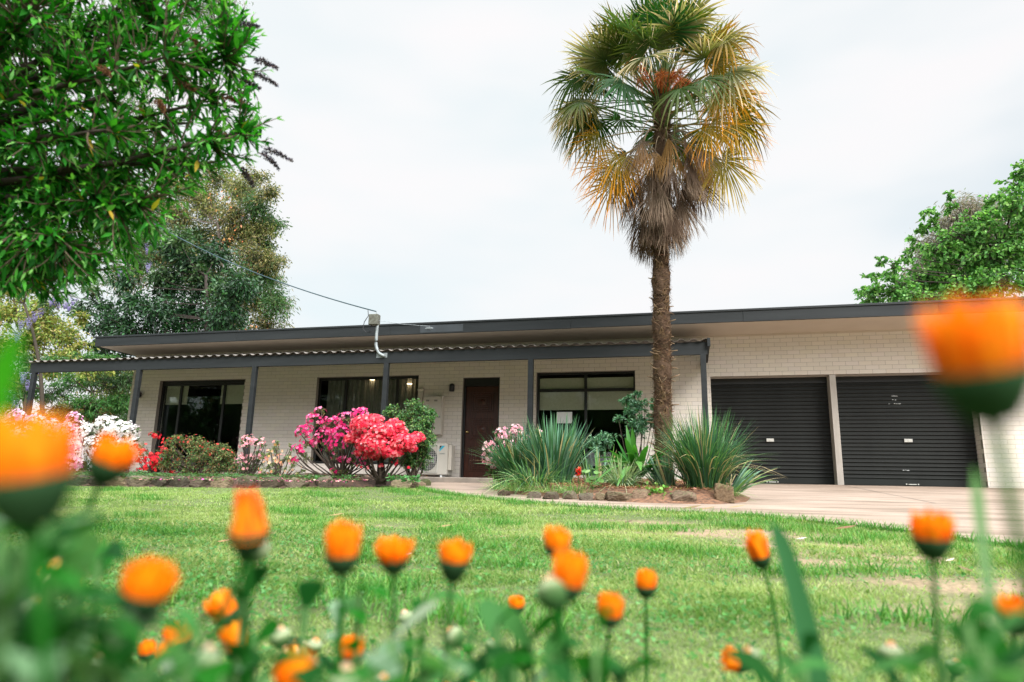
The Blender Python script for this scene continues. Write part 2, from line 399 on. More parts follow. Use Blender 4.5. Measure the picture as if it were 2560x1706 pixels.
PATCH = ((0.15, 5.2, 0.75, 0.22), (1.05, 4.3, 0.5, 0.16), (1.15, 2.95, 0.6, 0.22), (1.35, 3.5, 0.7, 0.22), (0.35, 5.45, 0.6, 0.16), (0.9, 4.75, 0.5, 0.12), (0.7, 4.0, 0.4, 0.12), (-2.5, 4.9, 0.25, 0.1), (-2.9, 4.3, 0.2, 0.07), (-1.2, 4.6, 0.2, 0.08), (0.3, 4.55, 0.35, 0.1), (-0.3, 5.9, 0.5, 0.12))
bw = np.zeros(X.shape)
for cx, cy, rx, ry in PATCH: bw = np.maximum(bw, np.exp(-(((X-cx)/rx)**2+((Y-cy)/ry)**2)))
bw = np.clip(bw*1.2+0.7*noise2(X, Y, 7)*bw, 0, 1)[..., None]
gc = np.array((0.085, 0.115, 0.035))*(1-bw)+np.array((0.29, 0.20, 0.14))*bw
gm = MB().add(np.stack([X, Y, Z], -1).reshape(-1, 3), F, gc.reshape(-1, 3)); tag(gm.build('ground', M['ground'], smooth=True), kind='structure')

def drive_mat():
    mt, t, b, o = newmat('worn_pink_concrete')
    tc_ = N(t, 'ShaderNodeTexCoord')
    n1 = N(t, 'ShaderNodeTexNoise'); n1.inputs['Scale'].default_value = 0.9; n1.inputs['Detail'].default_value = 8; n1.inputs['Roughness'].default_value = 0.65
    n2 = N(t, 'ShaderNodeTexNoise'); n2.inputs['Scale'].default_value = 130; n2.inputs['Detail'].default_value = 3
    n3 = N(t, 'ShaderNodeTexNoise'); n3.inputs['Scale'].default_value = 2.0; n3.inputs['Detail'].default_value = 8
    mp_ = N(t, 'ShaderNodeMapping'); mp_.inputs['Scale'].default_value = (0.35, 2.5, 1); t.links.new(tc_.outputs['Object'], mp_.inputs[0])
    for n in (n1, n2): t.links.new(tc_.outputs['Object'], n.inputs['Vector'])
    t.links.new(mp_.outputs[0], n3.inputs['Vector'])
    r1 = N(t, 'ShaderNodeValToRGB'); t.links.new(n1.outputs[0], r1.inputs[0])
    r1.color_ramp.elements[0].position = 0.3; r1.color_ramp.elements[0].color = (0.245, 0.18, 0.135, 1)
    r1.color_ramp.elements[1].position = 0.65; r1.color_ramp.elements[1].color = (0.345, 0.26, 0.205, 1)
    r3 = N(t, 'ShaderNodeValToRGB'); t.links.new(n3.outputs[0], r3.inputs[0])
    r3.color_ramp.elements[0].position = 0.33; r3.color_ramp.elements[0].color = (0.58, 0.55, 0.50, 1)
    r3.color_ramp.elements[1].position = 0.55; r3.color_ramp.elements[1].color = (1, 1, 1, 1)
    r2 = N(t, 'ShaderNodeValToRGB'); t.links.new(n2.outputs[0], r2.inputs[0])
    r2.color_ramp.elements[0].position = 0.3; r2.color_ramp.elements[0].color = (0.8, 0.8, 0.8, 1)
    r2.color_ramp.elements[1].position = 0.6; r2.color_ramp.elements[1].color = (1.05, 1.05, 1.05, 1)
    a = N(t, 'ShaderNodeMix', data_type='RGBA', blend_type='MULTIPLY'); a.inputs[0].default_value = 1
    c = N(t, 'ShaderNodeMix', data_type='RGBA', blend_type='MULTIPLY'); c.inputs[0].default_value = 1
    t.links.new(r1.outputs[0], a.inputs[6]); t.links.new(r2.outputs[0], a.inputs[7]); t.links.new(a.outputs[2], c.inputs[6]); t.links.new(r3.outputs[0], c.inputs[7])
    t.links.new(c.outputs[2], b.inputs['Base Color']); b.inputs['Roughness'].default_value = 0.85
    bp = N(t, 'ShaderNodeBump'); bp.inputs['Strength'].default_value = 0.35; bp.inputs['Distance'].default_value = 0.01
    t.links.new(n2.outputs[0], bp.inputs['Height']); t.links.new(bp.outputs[0], b.inputs['Normal'])
    return mt
M['drive'] = drive_mat()
def sheet(name, poly, lift, mat, thick=0.06, joints=()):
    mb = MB(); n = len(poly)
    top = [(x, y, G(y)+lift) for x, y in poly]; bot = [(x, y, G(y)+lift-thick) for x, y in poly]
    mb.add(top+bot, [tuple(range(n))]+[(i, n+i, n+(i+1) % n, (i+1) % n) for i in range(n)])
    return mb.build(name, mat)
tag(sheet('driveway', DRIVE, 0.012, M['drive']), kind='structure')
# expansion joint in the driveway, a shallow dark groove line
jm = MB()
for (a, b_) in (((0.62, 9.3), (14, 9.3)), ((2.79, 9.3), (2.79, 14.4))):
    a = np.array(a); b_ = np.array(b_); d = (b_-a)/np.linalg.norm(b_-a); s_ = np.array([-d[1], d[0]])*0.006
    pts = [a+s_, b_+s_, b_-s_, a-s_]
    jm.add([(p[0], p[1], G(p[1])+0.0165) for p in pts], [(0, 1, 2, 3)])
M['joint'] = pmat('joint_dirt', (0.07, 0.06, 0.05), rough=0.9)
tag(jm.build('driveway_joint', M['joint']), kind='structure')

# planted beds: soil mounds
def mound(name, poly, h, mat):
    xs_ = np.arange(min(p[0] for p in poly), max(p[0] for p in poly)+0.1, 0.1); ys_ = np.arange(min(p[1] for p in poly), max(p[1] for p in poly)+0.1, 0.1)
    X_, Y_ = np.meshgrid(xs_, ys_)
    P = np.array(poly); dmin = np.full(X_.shape, 9.0)
    for k in range(len(P)):
        a = P[k]; b_ = P[(k+1) % len(P)]; ab = b_-a
        tt = np.clip(((X_-a[0])*ab[0]+(Y_-a[1])*ab[1])/(ab@ab), 0, 1)
        dmin = np.minimum(dmin, np.hypot(X_-a[0]-ab[0]*tt, Y_-a[1]-ab[1]*tt))
    ins = inpoly(X_, Y_, poly); dd = np.where(ins, dmin, -dmin)
    Z_ = G(Y_)+0.016+h*np.clip(dd/0.35, -0.4, 1)+0.012*noise2(X_, Y_, 5)*np.clip(dd/0.2, 0, 1)
    nx_ = len(xs_); i_ = (np.arange(len(ys_)-1)[:, None]*nx_+np.arange(nx_-1)[None]).reshape(-1)
    keep = (dd > -0.12).reshape(-1)
    F_ = np.stack([i_, i_+1, i_+nx_+1, i_+nx_], -1); F_ = F_[keep[F_].all(1)]
    mb = MB().add(np.stack([X_, Y_, Z_], -1).reshape(-1, 3), F_)
    return tag(mb.build(name, mat, smooth=True), kind='structure')
M['soil'] = pmat('dark_mulched_soil', (0.085, 0.045, 0.026), (0.03, 0.02, 0.013), 0.95, 22, 0.9, 60)
M['mulch'] = pmat('orange_brown_mulch', (0.22, 0.105, 0.055), (0.075, 0.04, 0.024), 0.95, 24, 0.9, 60)
mound('soil_bed', BEDL, 0.10, M['soil'])
mound('island_soil', ISLE, 0.13, M['mulch'])

# mulch chips and leaf litter: uncountable
def litter(name, poly, n, cols, lift, size=(0.02, 0.06), wd=(0.006, 0.016), mat='dry'):
    P = np.array(poly); x = rng.uniform(P[:, 0].min(), P[:, 0].max(), n*3); y = rng.uniform(P[:, 1].min(), P[:, 1].max(), n*3)
    k = inpoly(x, y, poly); x = x[k][:n]; y = y[k][:n]; n = len(x)
    a = rng.uniform(0, 6.28, n); D = np.stack([np.cos(a), np.sin(a), rng.uniform(-0.25, 0.35, n)], -1)
    S = unit(np.cross(D, np.array([0, 0, 1.0])+rng.normal(0, 0.35, (n, 3))))
    mb = MB().strips(np.stack([x, y, G(y)+lift+rng.uniform(0, 0.02, n)], -1), D, S, rng.uniform(*size, n), rng.uniform(*wd, n), K=2, prof=(0.7, 1, 0.6), col=pal(cols, n, 0.3))
    return tag(mb.build(name, M[mat]), kind='stuff')
inner = [(-1.2+(x+1.2)*0.9, 10+(y-10)*0.88) for x, y in ISLE]
litter('bark_mulch', inner, 9000, [(0.34, 0.16, 0.08), (0.20, 0.09, 0.05), (0.42, 0.24, 0.14), (0.10, 0.05, 0.03)], 0.15)
litter('leaf_litter', [(x, y+0.12) for x, y in BEDL], 9000, [(0.16, 0.08, 0.04), (0.08, 0.045, 0.03), (0.30, 0.14, 0.08), (0.05, 0.035, 0.02)], 0.115)

# ================================================================ grass (uncountable)
KERBX = 0.0
def lawn_ok(x, y):
    P = 0.03
    return ~inpoly(x, y+P, DRIVE) & ~inpoly(x, y, BEDL)
def bare(x, y):   # worn patches of soil
    v = np.zeros(np.shape(x))
    for cx, cy, rx, ry in PATCH:
        v = np.maximum(v, np.exp(-(((x-cx)/rx)**2+((y-cy)/ry)**2)))
    return np.clip(v*(0.85+0.9*noise2(x, y, 9)), 0, 1)
def grass_zone(y0, y1, dens, hgt, wid):
    A = (1.35+0.62)*(y1**2-y0**2)/2+1.6*(y1-y0); n = int(A*dens)
    y = rng.uniform(y0**2, y1**2, n)**0.5; x = rng.uniform(-1, 1, n)
    x = -0.37*y+x*(0.985*y+0.8)
    k = lawn_ok(x, y) & (rng.uniform(0, 1, n) > 0.93*np.clip(bare(x, y)*1.6, 0, 1)); x = x[k]; y = y[k]
    cl = noise2(x, y, 2.2)+0.8*noise2(x+9, y+4, 6.5)
    k = rng.uniform(-1.9, 0.7, len(x)) < cl; x = x[k]; y = y[k]; cl = cl[k]; n = len(x)
    a = rng.uniform(0, 6.28, n); lean = rng.uniform(0.15, 1.15, n)
    D = np.stack([np.cos(a)*lean, np.sin(a)*lean, np.ones(n)], -1)
    S = np.stack([np.sin(a+rng.normal(0, 0.7, n)), -np.cos(a+rng.normal(0, 0.7, n)), np.zeros(n)], -1)
    L = hgt*rng.uniform(0.5, 1.2, n)*(0.80+0.55*np.clip(cl, -0.7, 1.1))
    dryness = np.clip(0.56+0.50*noise2(x*1.0+3, y*1.3+1, 1.25)+0.30*noise2(x+1, y+7, 8.0)+rng.normal(0, 0.22, n)-0.12*cl, 0, 1)
    dryness = np.clip(dryness-0.25*np.clip((-x-1.0)/3.0, 0, 1)*np.clip((6-y)/3, 0, 1), 0, 1)
    g = np.array([0.072, 0.195, 0.032]); d_ = np.array([0.33, 0.41, 0.15]); st = np.array([0.44, 0.41, 0.23])
    c = g*(1-dryness[:, None])+d_*dryness[:, None]
    s_ = rng.uniform(0, 1, n) < 0.04+0.12*np.clip(noise2(x+5, y, 2.0), 0, 1); c[s_] = st
    c *= rng.uniform(0.75, 1.25, (n, 1))
    bend = np.stack([np.cos(a), np.sin(a), np.full(n, -0.6)], -1)*rng.uniform(0.05, 0.6, (n, 1))
    P = np.stack([x, y, G(y)+0.012*noise2(x, y, 0.9)-0.003], -1)
    return P, D, S, L, wid*rng.uniform(0.6, 1.3, n), bend, c
gb = MB()
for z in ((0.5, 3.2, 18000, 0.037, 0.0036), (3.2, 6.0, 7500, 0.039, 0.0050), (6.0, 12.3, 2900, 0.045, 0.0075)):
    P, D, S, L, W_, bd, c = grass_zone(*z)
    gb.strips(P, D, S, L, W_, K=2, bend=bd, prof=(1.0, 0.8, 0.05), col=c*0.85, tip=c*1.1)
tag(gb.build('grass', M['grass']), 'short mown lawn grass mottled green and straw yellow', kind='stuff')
# broad weed and clover leaves, thick at the near left
n = 30000
y = rng.uniform(0.9, 4.6, n); x = rng.uniform(-1.35, 0.75, n)*y
k = lawn_ok(x, y) & (rng.uniform(0, 1, n) < np.clip(0.20-0.50*x/y+0.45*noise2(x, y, 2.6), 0.01, 1)); x = x[k]; y = y[k]; n = len(x)
P = np.stack([x, y, G(y)+rng.uniform(0.008, 0.04, n)], -1)
cb = MB()
Nn = unit(np.stack([rng.normal(0, 0.45, n), rng.normal(-0.1, 0.45, n), np.ones(n)], -1)); A_, B_ = frame(Nn); ph = rng.uniform(0, 6.28, n)
c = pal([(0.04, 0.15, 0.035), (0.06, 0.20, 0.05), (0.13, 0.28, 0.10), (0.09, 0.23, 0.06)], n, 0.25)
for j in range(3):
    th = ph+j*2.094; d = np.cos(th)[:, None]*A_+np.sin(th)[:, None]*B_
    cb.strips(P, d, np.cross(Nn, d), rng.uniform(0.006, 0.013, n), rng.uniform(0.006, 0.011, n), K=2, prof=(0.2, 1, 0.7), col=c)
tag(cb.build('clover', M['grass']), 'low clover and broad leaved weeds in the lawn', kind='stuff')
# longer tufts in the lawn and ragged edge grass along the path
tb = MB()
edge = []
for (a, b_) in zip(NEAR[1:13], NEAR[2:14]):
    L_ = math.dist(a, b_); m_ = int(L_*620)
    tt = rng.uniform(0, 1, m_); edge.append(np.stack([a[0]+(b_[0]-a[0])*tt-abs(rng.normal(0.0, 0.05, m_)), a[1]+(b_[1]-a[1])*tt-abs(rng.normal(0.02, 0.06, m_))], -1))
tuf = [(0.75, 5.6), (0.32, 5.75), (-0.2, 5.3), (0.05, 6.3), (1.2, 5.2), (1.5, 4.7), (0.9, 5.0), (-3.6, 8.6), (-2.9, 7.9), (-1.0, 6.6), (0.45, 3.6), (0.1, 4.1), (1.7, 4.2), (0.55, 6.2), (-4.3, 9.6), (-4.0, 9.1), (-0.25, 4.15), (1.9, 4.4), (-0.9, 3.4)]
tuf += [(float(-0.5*y_+rng.uniform(-0.75, 0.75)*y_), float(y_)) for y_ in rng.uniform(2.2, 8.5, 46)]
tuf = [q for q in tuf if lawn_ok(np.array([q[0]]), np.array([q[1]]))[0]]
for (cx, cy) in tuf: edge.append(rng.normal((cx, cy), (0.13, 0.08), (260, 2)))
E_ = np.concatenate(edge); x, y = E_[:, 0], E_[:, 1]; n = len(x)
a = rng.uniform(0, 6.28, n); lean = rng.uniform(0.1, 0.9, n)
D = np.stack([np.cos(a)*lean, np.sin(a)*lean, np.ones(n)], -1); S = np.stack([np.sin(a), -np.cos(a), np.zeros(n)], -1)
tb.strips(np.stack([x, y, G(y)], -1), D, S, rng.uniform(0.04, 0.10, n), rng.uniform(0.003, 0.006, n), K=3, bend=np.stack([np.cos(a), np.sin(a), -0.5*np.ones(n)], -1)*rng.uniform(0.1, 0.6, (n, 1)), prof=(1, 0.9, 0.6, 0.05), col=pal([(0.05, 0.18, 0.03), (0.09, 0.25, 0.05), (0.16, 0.32, 0.08)], n, 0.25))
tag(tb.build('grass_tufts', M['grass']), 'longer green grass tufts along the path edge', kind='stuff')
# ================================================================ house
WY = 14.64; FL = 0.735; TOP = 3.79
house = thing('house', 'long low single storey painted brick house with flat dark edged roof and double garage', 'house', (-4, WY, FL))
W1 = (-13.31, -10.77, 0.80, 3.097); W2 = (-8.75, -6.10, 1.032, 3.097); DR = (-5.01, -4.13, 0.735, 3.011); W3 = (-3.29, -1.115, 0.861, 3.097); GR = (0.44, 5.29, 0.6, 2.925)
OPEN = [W1, W2, DR, W3, GR]
Z0 = 2.925-27*0.086
def brick_panel(mb, org, ud, nd, length, z0, z1, opens, phase=0.0, th=0.055):
    """real bricks: running bond, one chamfered block per brick, over a recessed mortar sheet"""
    ud = np.array(ud, float); nd = np.array(nd, float); org = np.array(org, float)
    g = 0.0026; ch = 0.0004
    zs = Z0
    r = 0
    while zs < z1:
        za, zb = max(zs, z0), min(zs+0.086, z1)
        if zb-za > 0.012:
            off = (0.12 if r % 2 else 0.0)+phase
            segs = [(0.0, length)]
            for (a, b, c, d) in opens:
                if zb > c+0.01 and za < d-0.01:
                    ns = []
                    for s0, s1 in segs:
                        if b <= s0 or a >= s1: ns.append((s0, s1)); continue
                        if a > s0: ns.append((s0, a))
                        if b < s1: ns.append((b, s1))
                    segs = ns
            for s0, s1 in segs:
                k = math.floor((s0-off)/0.24)
                while True:
                    p0 = off+k*0.24; p1 = p0+0.24; k += 1
                    if p0 >= s1: break
                    q0, q1 = max(p0, s0), min(p1, s1)
                    if q1-q0 < 0.02: continue
                    u0, u1 = q0+(g if q0 > s0 else 0), q1-(g if q1 < s1 else 0)
                    v0, v1 = za+g, zb-g
                    dz = rng.normal(0, 0.0004); t_ = rng.uniform(0.965, 1.02)*np.array([1, rng.uniform(0.985, 1.01), rng.uniform(0.96, 1.02)])
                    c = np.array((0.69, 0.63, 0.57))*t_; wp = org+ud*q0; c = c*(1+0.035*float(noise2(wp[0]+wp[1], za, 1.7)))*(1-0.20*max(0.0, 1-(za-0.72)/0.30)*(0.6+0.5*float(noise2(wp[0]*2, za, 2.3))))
                    P = []
                    for (uu, vv, w_) in ((u0, v0, -0.0045), (u1, v0, -0.0045), (u1, v1, -0.0045), (u0, v1, -0.0045), (u0+ch, v0+ch, dz), (u1-ch, v0+ch, dz), (u1-ch, v1-ch, dz), (u0+ch, v1-ch, dz), (u0, v0, dz-ch), (u1, v0, dz-ch), (u1, v1, dz-ch), (u0, v1, dz-ch)):
                        P.append(org+ud*uu+nd*w_+np.array([0, 0, vv]))
                    mb.add(P, [(4, 5, 6, 7), (8, 9, 5, 4), (9, 10, 6, 5), (10, 11, 7, 6), (11, 8, 4, 7), (0, 1, 9, 8), (1, 2, 10, 9), (2, 3, 11, 10), (3, 0, 8, 11)], c)
        zs += 0.086; r += 1
def back_sheet(mb, x0, x1, z0, z1, opens, y0, y1, col):
    xs_ = sorted({x0, x1}|{v for o_ in opens for v in o_[:2]}); zs_ = sorted({z0, z1}|{min(max(v, z0), z1) for o_ in opens for v in o_[2:]})
    for a, b in zip(xs_[:-1], xs_[1:]):
        for c, d in zip(zs_[:-1], zs_[1:]):
            mx_, mz_ = (a+b)/2, (c+d)/2
            if d-c < 1e-6 or any(o_[0] < mx_ < o_[1] and o_[2] < mz_ < o_[3] for o_ in opens): continue
            mb.box(a, b, y0, y1, c, d, col)
XL, XR = -14.18, 8.0
wb = MB(); mort = (0.30, 0.26, 0.23)  # mortar darkened so its colour carries the shade of the shallow joints
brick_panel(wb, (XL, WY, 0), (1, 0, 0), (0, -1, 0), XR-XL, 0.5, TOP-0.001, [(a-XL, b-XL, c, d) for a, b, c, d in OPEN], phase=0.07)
back_sheet(wb, XL+0.01, XR, 0.5, TOP-0.002, OPEN, WY+0.004, WY+0.1, mort)
# left side wall and garage return reveal
brick_panel(wb, (XL, WY, 0), (0, 1, 0), (-1, 0, 0), 8, 0.5, TOP-0.001, [])
wb.box(XL+0.005, XL+0.1, WY+0.101, WY+8, 0.5, TOP-0.002, mort)
for (xx, nd, oo) in ((GR[1], (-1, 0, 0), GR), (GR[0], (1, 0, 0), GR)):
    brick_panel(wb, (xx, WY+0.001, 0), (0, 1, 0), nd, 0.36, 0.6, oo[3], [], phase=0.1 if nd[0] < 0 else 0)
    wb.box(min(xx, xx-nd[0]*0.1)+(0.005 if nd[0] < 0 else 0), max(xx, xx-nd[0]*0.1)-(0 if nd[0] < 0 else 0.005), WY+0.101, WY+0.36, 0.6, oo[3], mort)
for (a, b, c, d) in (W1, W2, DR, W3):      # brick reveals of the openings
    for xx, sg in ((a, -1), (b, 1)):
        wb.box(min(xx, xx+sg*0.012), max(xx, xx+sg*0.012), WY+0.101, WY+0.24, c, d, (0.56, 0.52, 0.47))
    wb.box(a, b, WY+0.101, WY+0.24, d, d+0.012, (0.56, 0.52, 0.47))
wb.box(GR[0], GR[1], WY+0.101, WY+0.36, GR[3], GR[3]+0.012, (0.5, 0.46, 0.42))
# solid core above openings and beside, to keep rooms dark
wb.box(GR[0]-0.1, 8.0, WY+0.10, WY+0.36, GR[3]+0.013, TOP-0.002, mort)
wb.build('brick_wall', M['brick'], house)
ow = MB(); ow.box(XL+0.1, XR, WY+7.9, WY+8, 0.5, TOP-0.002, (0.5, 0.47, 0.42)); ow.box(XR-0.1, XR, WY+0.37, WY+7.9, 0.5, TOP-0.002, (0.5, 0.47, 0.42))
ow.build('rear_wall', M['brick'], house)

# roof: slab, dark fascia boards with a capping strip, pale soffit
FY = 13.38
rf = MB(); rf.box(-14.20, 8.25, FY+0.05, WY+8.4, TOP+0.03, TOP+0.20, (0.2, 0.2, 0.2)); roof = rf.build('roof', M['roof_metal'], house)
sf = MB(); sf.box(-14.20, 8.25, FY+0.045, WY+8.3, TOP, TOP+0.028, (0.6, 0.55, 0.5)); sf.box(XL+0.02, 8.2, WY-0.035, WY-0.004, TOP-0.03, TOP-0.001, (0.6, 0.55, 0.5)); sf.build('soffit', M['soffit'], roof)
fb = MB(); xx = -14.25
for x1 in (-10.2, -6.3, -5.2, -2.3, 1.05, 4.4, 8.3):
    fb.bbox(xx+0.0015, x1-0.0015, FY, FY+0.042, TOP-0.012+rng.normal(0, 0.002), TOP+0.2, 0.003); xx = x1
fb.bbox(-14.25, -14.205, FY+0.043, WY+8.4, TOP-0.012, TOP+0.2, 0.003)
fb.build('fascia', M['dark_paint'], roof)
cap = MB(); cap.bbox(-14.27, 8.32, FY-0.018, FY+0.1, TOP+0.2, TOP+0.242, 0.004); cap.bbox(-14.27, -14.18, FY+0.102, WY+8.42, TOP+0.2, TOP+0.242, 0.004); cap.build('capping', M['dark_paint'], roof)
bk = MB(); bk.tube([(-5.42, FY-0.02, 3.90), (-5.42, FY-0.07, 3.90), (-5.30, FY-0.07, 3.89)], 0.008, 6); bk.tube([(-5.36, FY-0.01, 3.86), (-5.36, FY-0.06, 3.93)], 0.008, 6); bk.box(-5.48, -5.3, FY-0.008, FY-0.001, 3.885, 3.91); bk.build('cable_bracket', M['metal'], roof)
pt = MB(); pt.bbox(-5.6, -4.62, FY-0.006, FY-0.001, TOP+0.01, TOP+0.17, 0.002); pt.build('fascia_patch', pmat('patched_grey_paint', (0.036, 0.043, 0.050), (0.026, 0.031, 0.036), 0.5, 3), roof)

# verandah: corrugated sheet, front beam, six posts, slab
VB0, VB1, VY = 3.0, 3.235, 12.6
ver = MB()
n = 210*6; xs_ = np.linspace(-15.23, 0.40, n+1); wv = np.cos((xs_+15.23)/0.216*2*np.pi)
prof = 0.019*np.sign(wv)*np.abs(wv)**0.6
rows = [(VY-0.09, VB1+0.028), (13.4, VB1+0.125), (WY-0.005, VB1+0.27)]
V = []
for (yy, zz) in rows: V.append(np.stack([xs_, np.full_like(xs_, yy), zz+prof], -1))
for (yy, zz) in rows: V.append(np.stack([xs_, np.full_like(xs_, yy), zz+prof-0.004], -1))
V = np.concatenate(V); q = np.arange(n)[None]; K_ = n+1
F = [np.stack([r*K_+q, r*K_+q+1, (r+1)*K_+q+1, (r+1)*K_+q], -1).reshape(-1, 4) for r in (0, 1, 3, 4)]+[np.stack([q, q+1, 3*K_+q+1, 3*K_+q], -1).reshape(-1, 4)]
ver.add(V, np.concatenate(F)); vroof = ver.build('verandah_roof', M['roof_metal'], house, smooth=False)
bm_ = MB(); bm_.bbox(-15.19, 0.345, VY-0.025, VY+0.045, VB0, VB1, 0.004)
bm_.bbox(0.275, 0.345, VY+0.046, WY-0.004, VB0+0.10, VB1, 0.004)
bm_.bbox(-14.1, 0.27, WY-0.05, WY-0.006, VB1+0.185, VB1+0.235, 0.004)
bm_.build('verandah_beam', M['dark_paint'], house)
fl_ = MB(); fl_.bbox(0.345, 0.40, VY-0.10, VY-0.06, VB1-0.10, VB1+0.055, 0.003)
fl_.bbox(0.352, 0.40, VY-0.059, WY-0.01, VB1-0.02, VB1+0.055, 0.003); fl_.build('barge_flashing', M['dark_paint'], house)
for x_ in (-15.05, -12.05, -9.045, -5.965, -2.94, 0.265):
    p = MB(); p.bbox(x_-0.05, x_+0.05, VY-0.045, VY+0.05, FL-0.1, VB0-0.001, 0.004); p.build('verandah_post', M['dark_paint'], house)
sb = MB(); sb.bbox(-15.4, 0.36, 12.40, WY+0.24, 0.45, FL, 0.012); tag(sb.build('verandah_slab', M['concrete']), kind='structure')

# windows
def window(name, o_, mull, trans, depth=0.10, frame_w=0.05, label=None, panes=True):
    a, b, c, d = o_
    y0, y1 = WY+depth, WY+depth+0.06
    f = MB()
    f.bbox(a, b, y0, y1, d-frame_w, d, 0.003); f.bbox(a, b, y0, y1, c, c+frame_w, 0.003)
    f.bbox(a, a+frame_w, y0+0.001, y1-0.001, c+frame_w, d-frame_w, 0.003); f.bbox(b-frame_w, b, y0+0.001, y1-0.001, c+frame_w, d-frame_w, 0.003)
    for m_ in mull: f.bbox(m_-0.03, m_+0.03, y0+0.004, y1-0.004, c+frame_w, d-frame_w, 0.003)
    for t_ in trans: f.bbox(a+frame_w, b-frame_w, y0-0.002, y1+0.002, t_-0.032, t_+0.032, 0.003)
    win = f.build('window', M['black_frame'], house)
    if label: win['label'] = label
    g_ = MB(); g_.box(a+frame_w-0.01, b-frame_w+0.01, y0+0.028, y0+0.034, c+frame_w-0.01, d-frame_w+0.01); g_.build('glass', M['glass'], win)
    return win
w1 = window('window', W1, (-12.72, -11.42), (3.0,), frame_w=0.06, label='full height dark sliding window with two short blinds')
w2 = window('window', W2, (-8.02, -6.68), (), frame_w=0.06, label='wide dark three pane window with sheer curtains')
w3 = window('window', W3, (-2.20,), (2.70,), frame_w=0.045, label='four pane black framed window with a white sheet in it')
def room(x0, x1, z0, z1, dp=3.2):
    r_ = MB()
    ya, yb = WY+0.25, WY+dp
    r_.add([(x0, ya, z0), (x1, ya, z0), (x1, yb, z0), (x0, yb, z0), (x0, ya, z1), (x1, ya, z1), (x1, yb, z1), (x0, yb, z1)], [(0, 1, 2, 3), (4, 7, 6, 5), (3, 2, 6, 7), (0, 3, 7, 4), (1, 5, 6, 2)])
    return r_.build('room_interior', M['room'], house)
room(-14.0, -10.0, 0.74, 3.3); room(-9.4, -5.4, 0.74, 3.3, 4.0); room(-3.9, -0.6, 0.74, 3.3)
def blind(x0, x1, z0, z1, win, y=WY+0.165):
    bl = MB(); bl.bbox(x0, x1, y, y+0.008, z0, z1, 0.001); bl.bbox(x0, x1, y-0.004, y+0.012, z0-0.03, z0-0.001, 0.002); o = bl.build('roller_blind', M['blind'], win); return o
blind(-13.20, -12.55, 2.52, 3.02, w1); blind(-11.55, -10.83, 2.52, 3.02, w1)
blind(-3.24, -2.22, 2.30, 2.98, w3); blind(-2.18, -1.16, 2.30, 2.98, w3)
# sheer curtain with folds
cx_ = np.linspace(-8.62, -6.2, 400); fold = 0.028*np.sin(cx_*52+2*np.sin(cx_*7))+0.012*np.sin(cx_*123)
Vc = np.concatenate([np.stack([cx_, WY+0.33+fold, np.full_like(cx_, 1.05)], -1), np.stack([cx_, WY+0.33+fold*0.7, np.full_like(cx_, 3.06)], -1)])
q = np.arange(399); cu = MB().add(Vc, np.stack([q, q+1, q+401, q+400], -1)); cu.build('sheer_curtain', M['curtain'], w2)
# lit downlights: two small glowing discs just inside the glass of the wide window
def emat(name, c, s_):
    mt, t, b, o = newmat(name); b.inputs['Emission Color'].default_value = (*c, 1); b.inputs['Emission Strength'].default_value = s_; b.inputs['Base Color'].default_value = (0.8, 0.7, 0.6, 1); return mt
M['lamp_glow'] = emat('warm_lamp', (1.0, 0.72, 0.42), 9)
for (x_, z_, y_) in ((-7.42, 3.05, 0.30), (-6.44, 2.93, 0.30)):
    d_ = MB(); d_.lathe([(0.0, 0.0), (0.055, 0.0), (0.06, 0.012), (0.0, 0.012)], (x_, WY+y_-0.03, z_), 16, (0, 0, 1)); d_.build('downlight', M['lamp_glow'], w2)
sh = MB(); x0, y0, z0 = atY(1393, 1031, WY+0.16); x1, _, z1 = atY(1431, 1059, WY+0.16)
sh.bbox(x0, x1, WY+0.120, WY+0.124, z1, z0+0.0, 0.0008); sh.build('white_sheet', M['paper'], w3)
lv = MB(); x0, _, z0 = atY(1465, 1130, WY+0.2); x1, _, z1 = atY(1528, 1166, WY+0.2)
lv.bbox(x0, x1, WY+0.19, WY+0.22, z1, z0, 0.004); lv.build('grey_vent_panel', pmat('grey_vent_paint', (0.28, 0.29, 0.31), rough=0.6), w3)  # grey ventilation panel at the foot of the window
# sloping brick-on-edge sill under the wide window
si = MB(); xs0 = -8.86
while xs0 < -5.99:
    a, b = xs0+0.002, min(xs0+0.084, -5.98)
    V_ = [(a, WY-0.10, 0.805), (b, WY-0.10, 0.805), (b, WY-0.006, 0.805), (a, WY-0.006, 0.805), (a, WY-0.115, 0.915), (b, WY-0.115, 0.915), (b, WY+0.10, 1.028), (a, WY+0.10, 1.028)]
    si.add(V_, [(0, 3, 2, 1), (0, 1, 5, 4), (4, 5, 6, 7), (0, 4, 7, 3), (1, 2, 6, 5)], np.array((0.77, 0.69, 0.63))*rng.uniform(0.92, 1.03)); xs0 += 0.086
si.build('window_sill', M['brick'], w2)

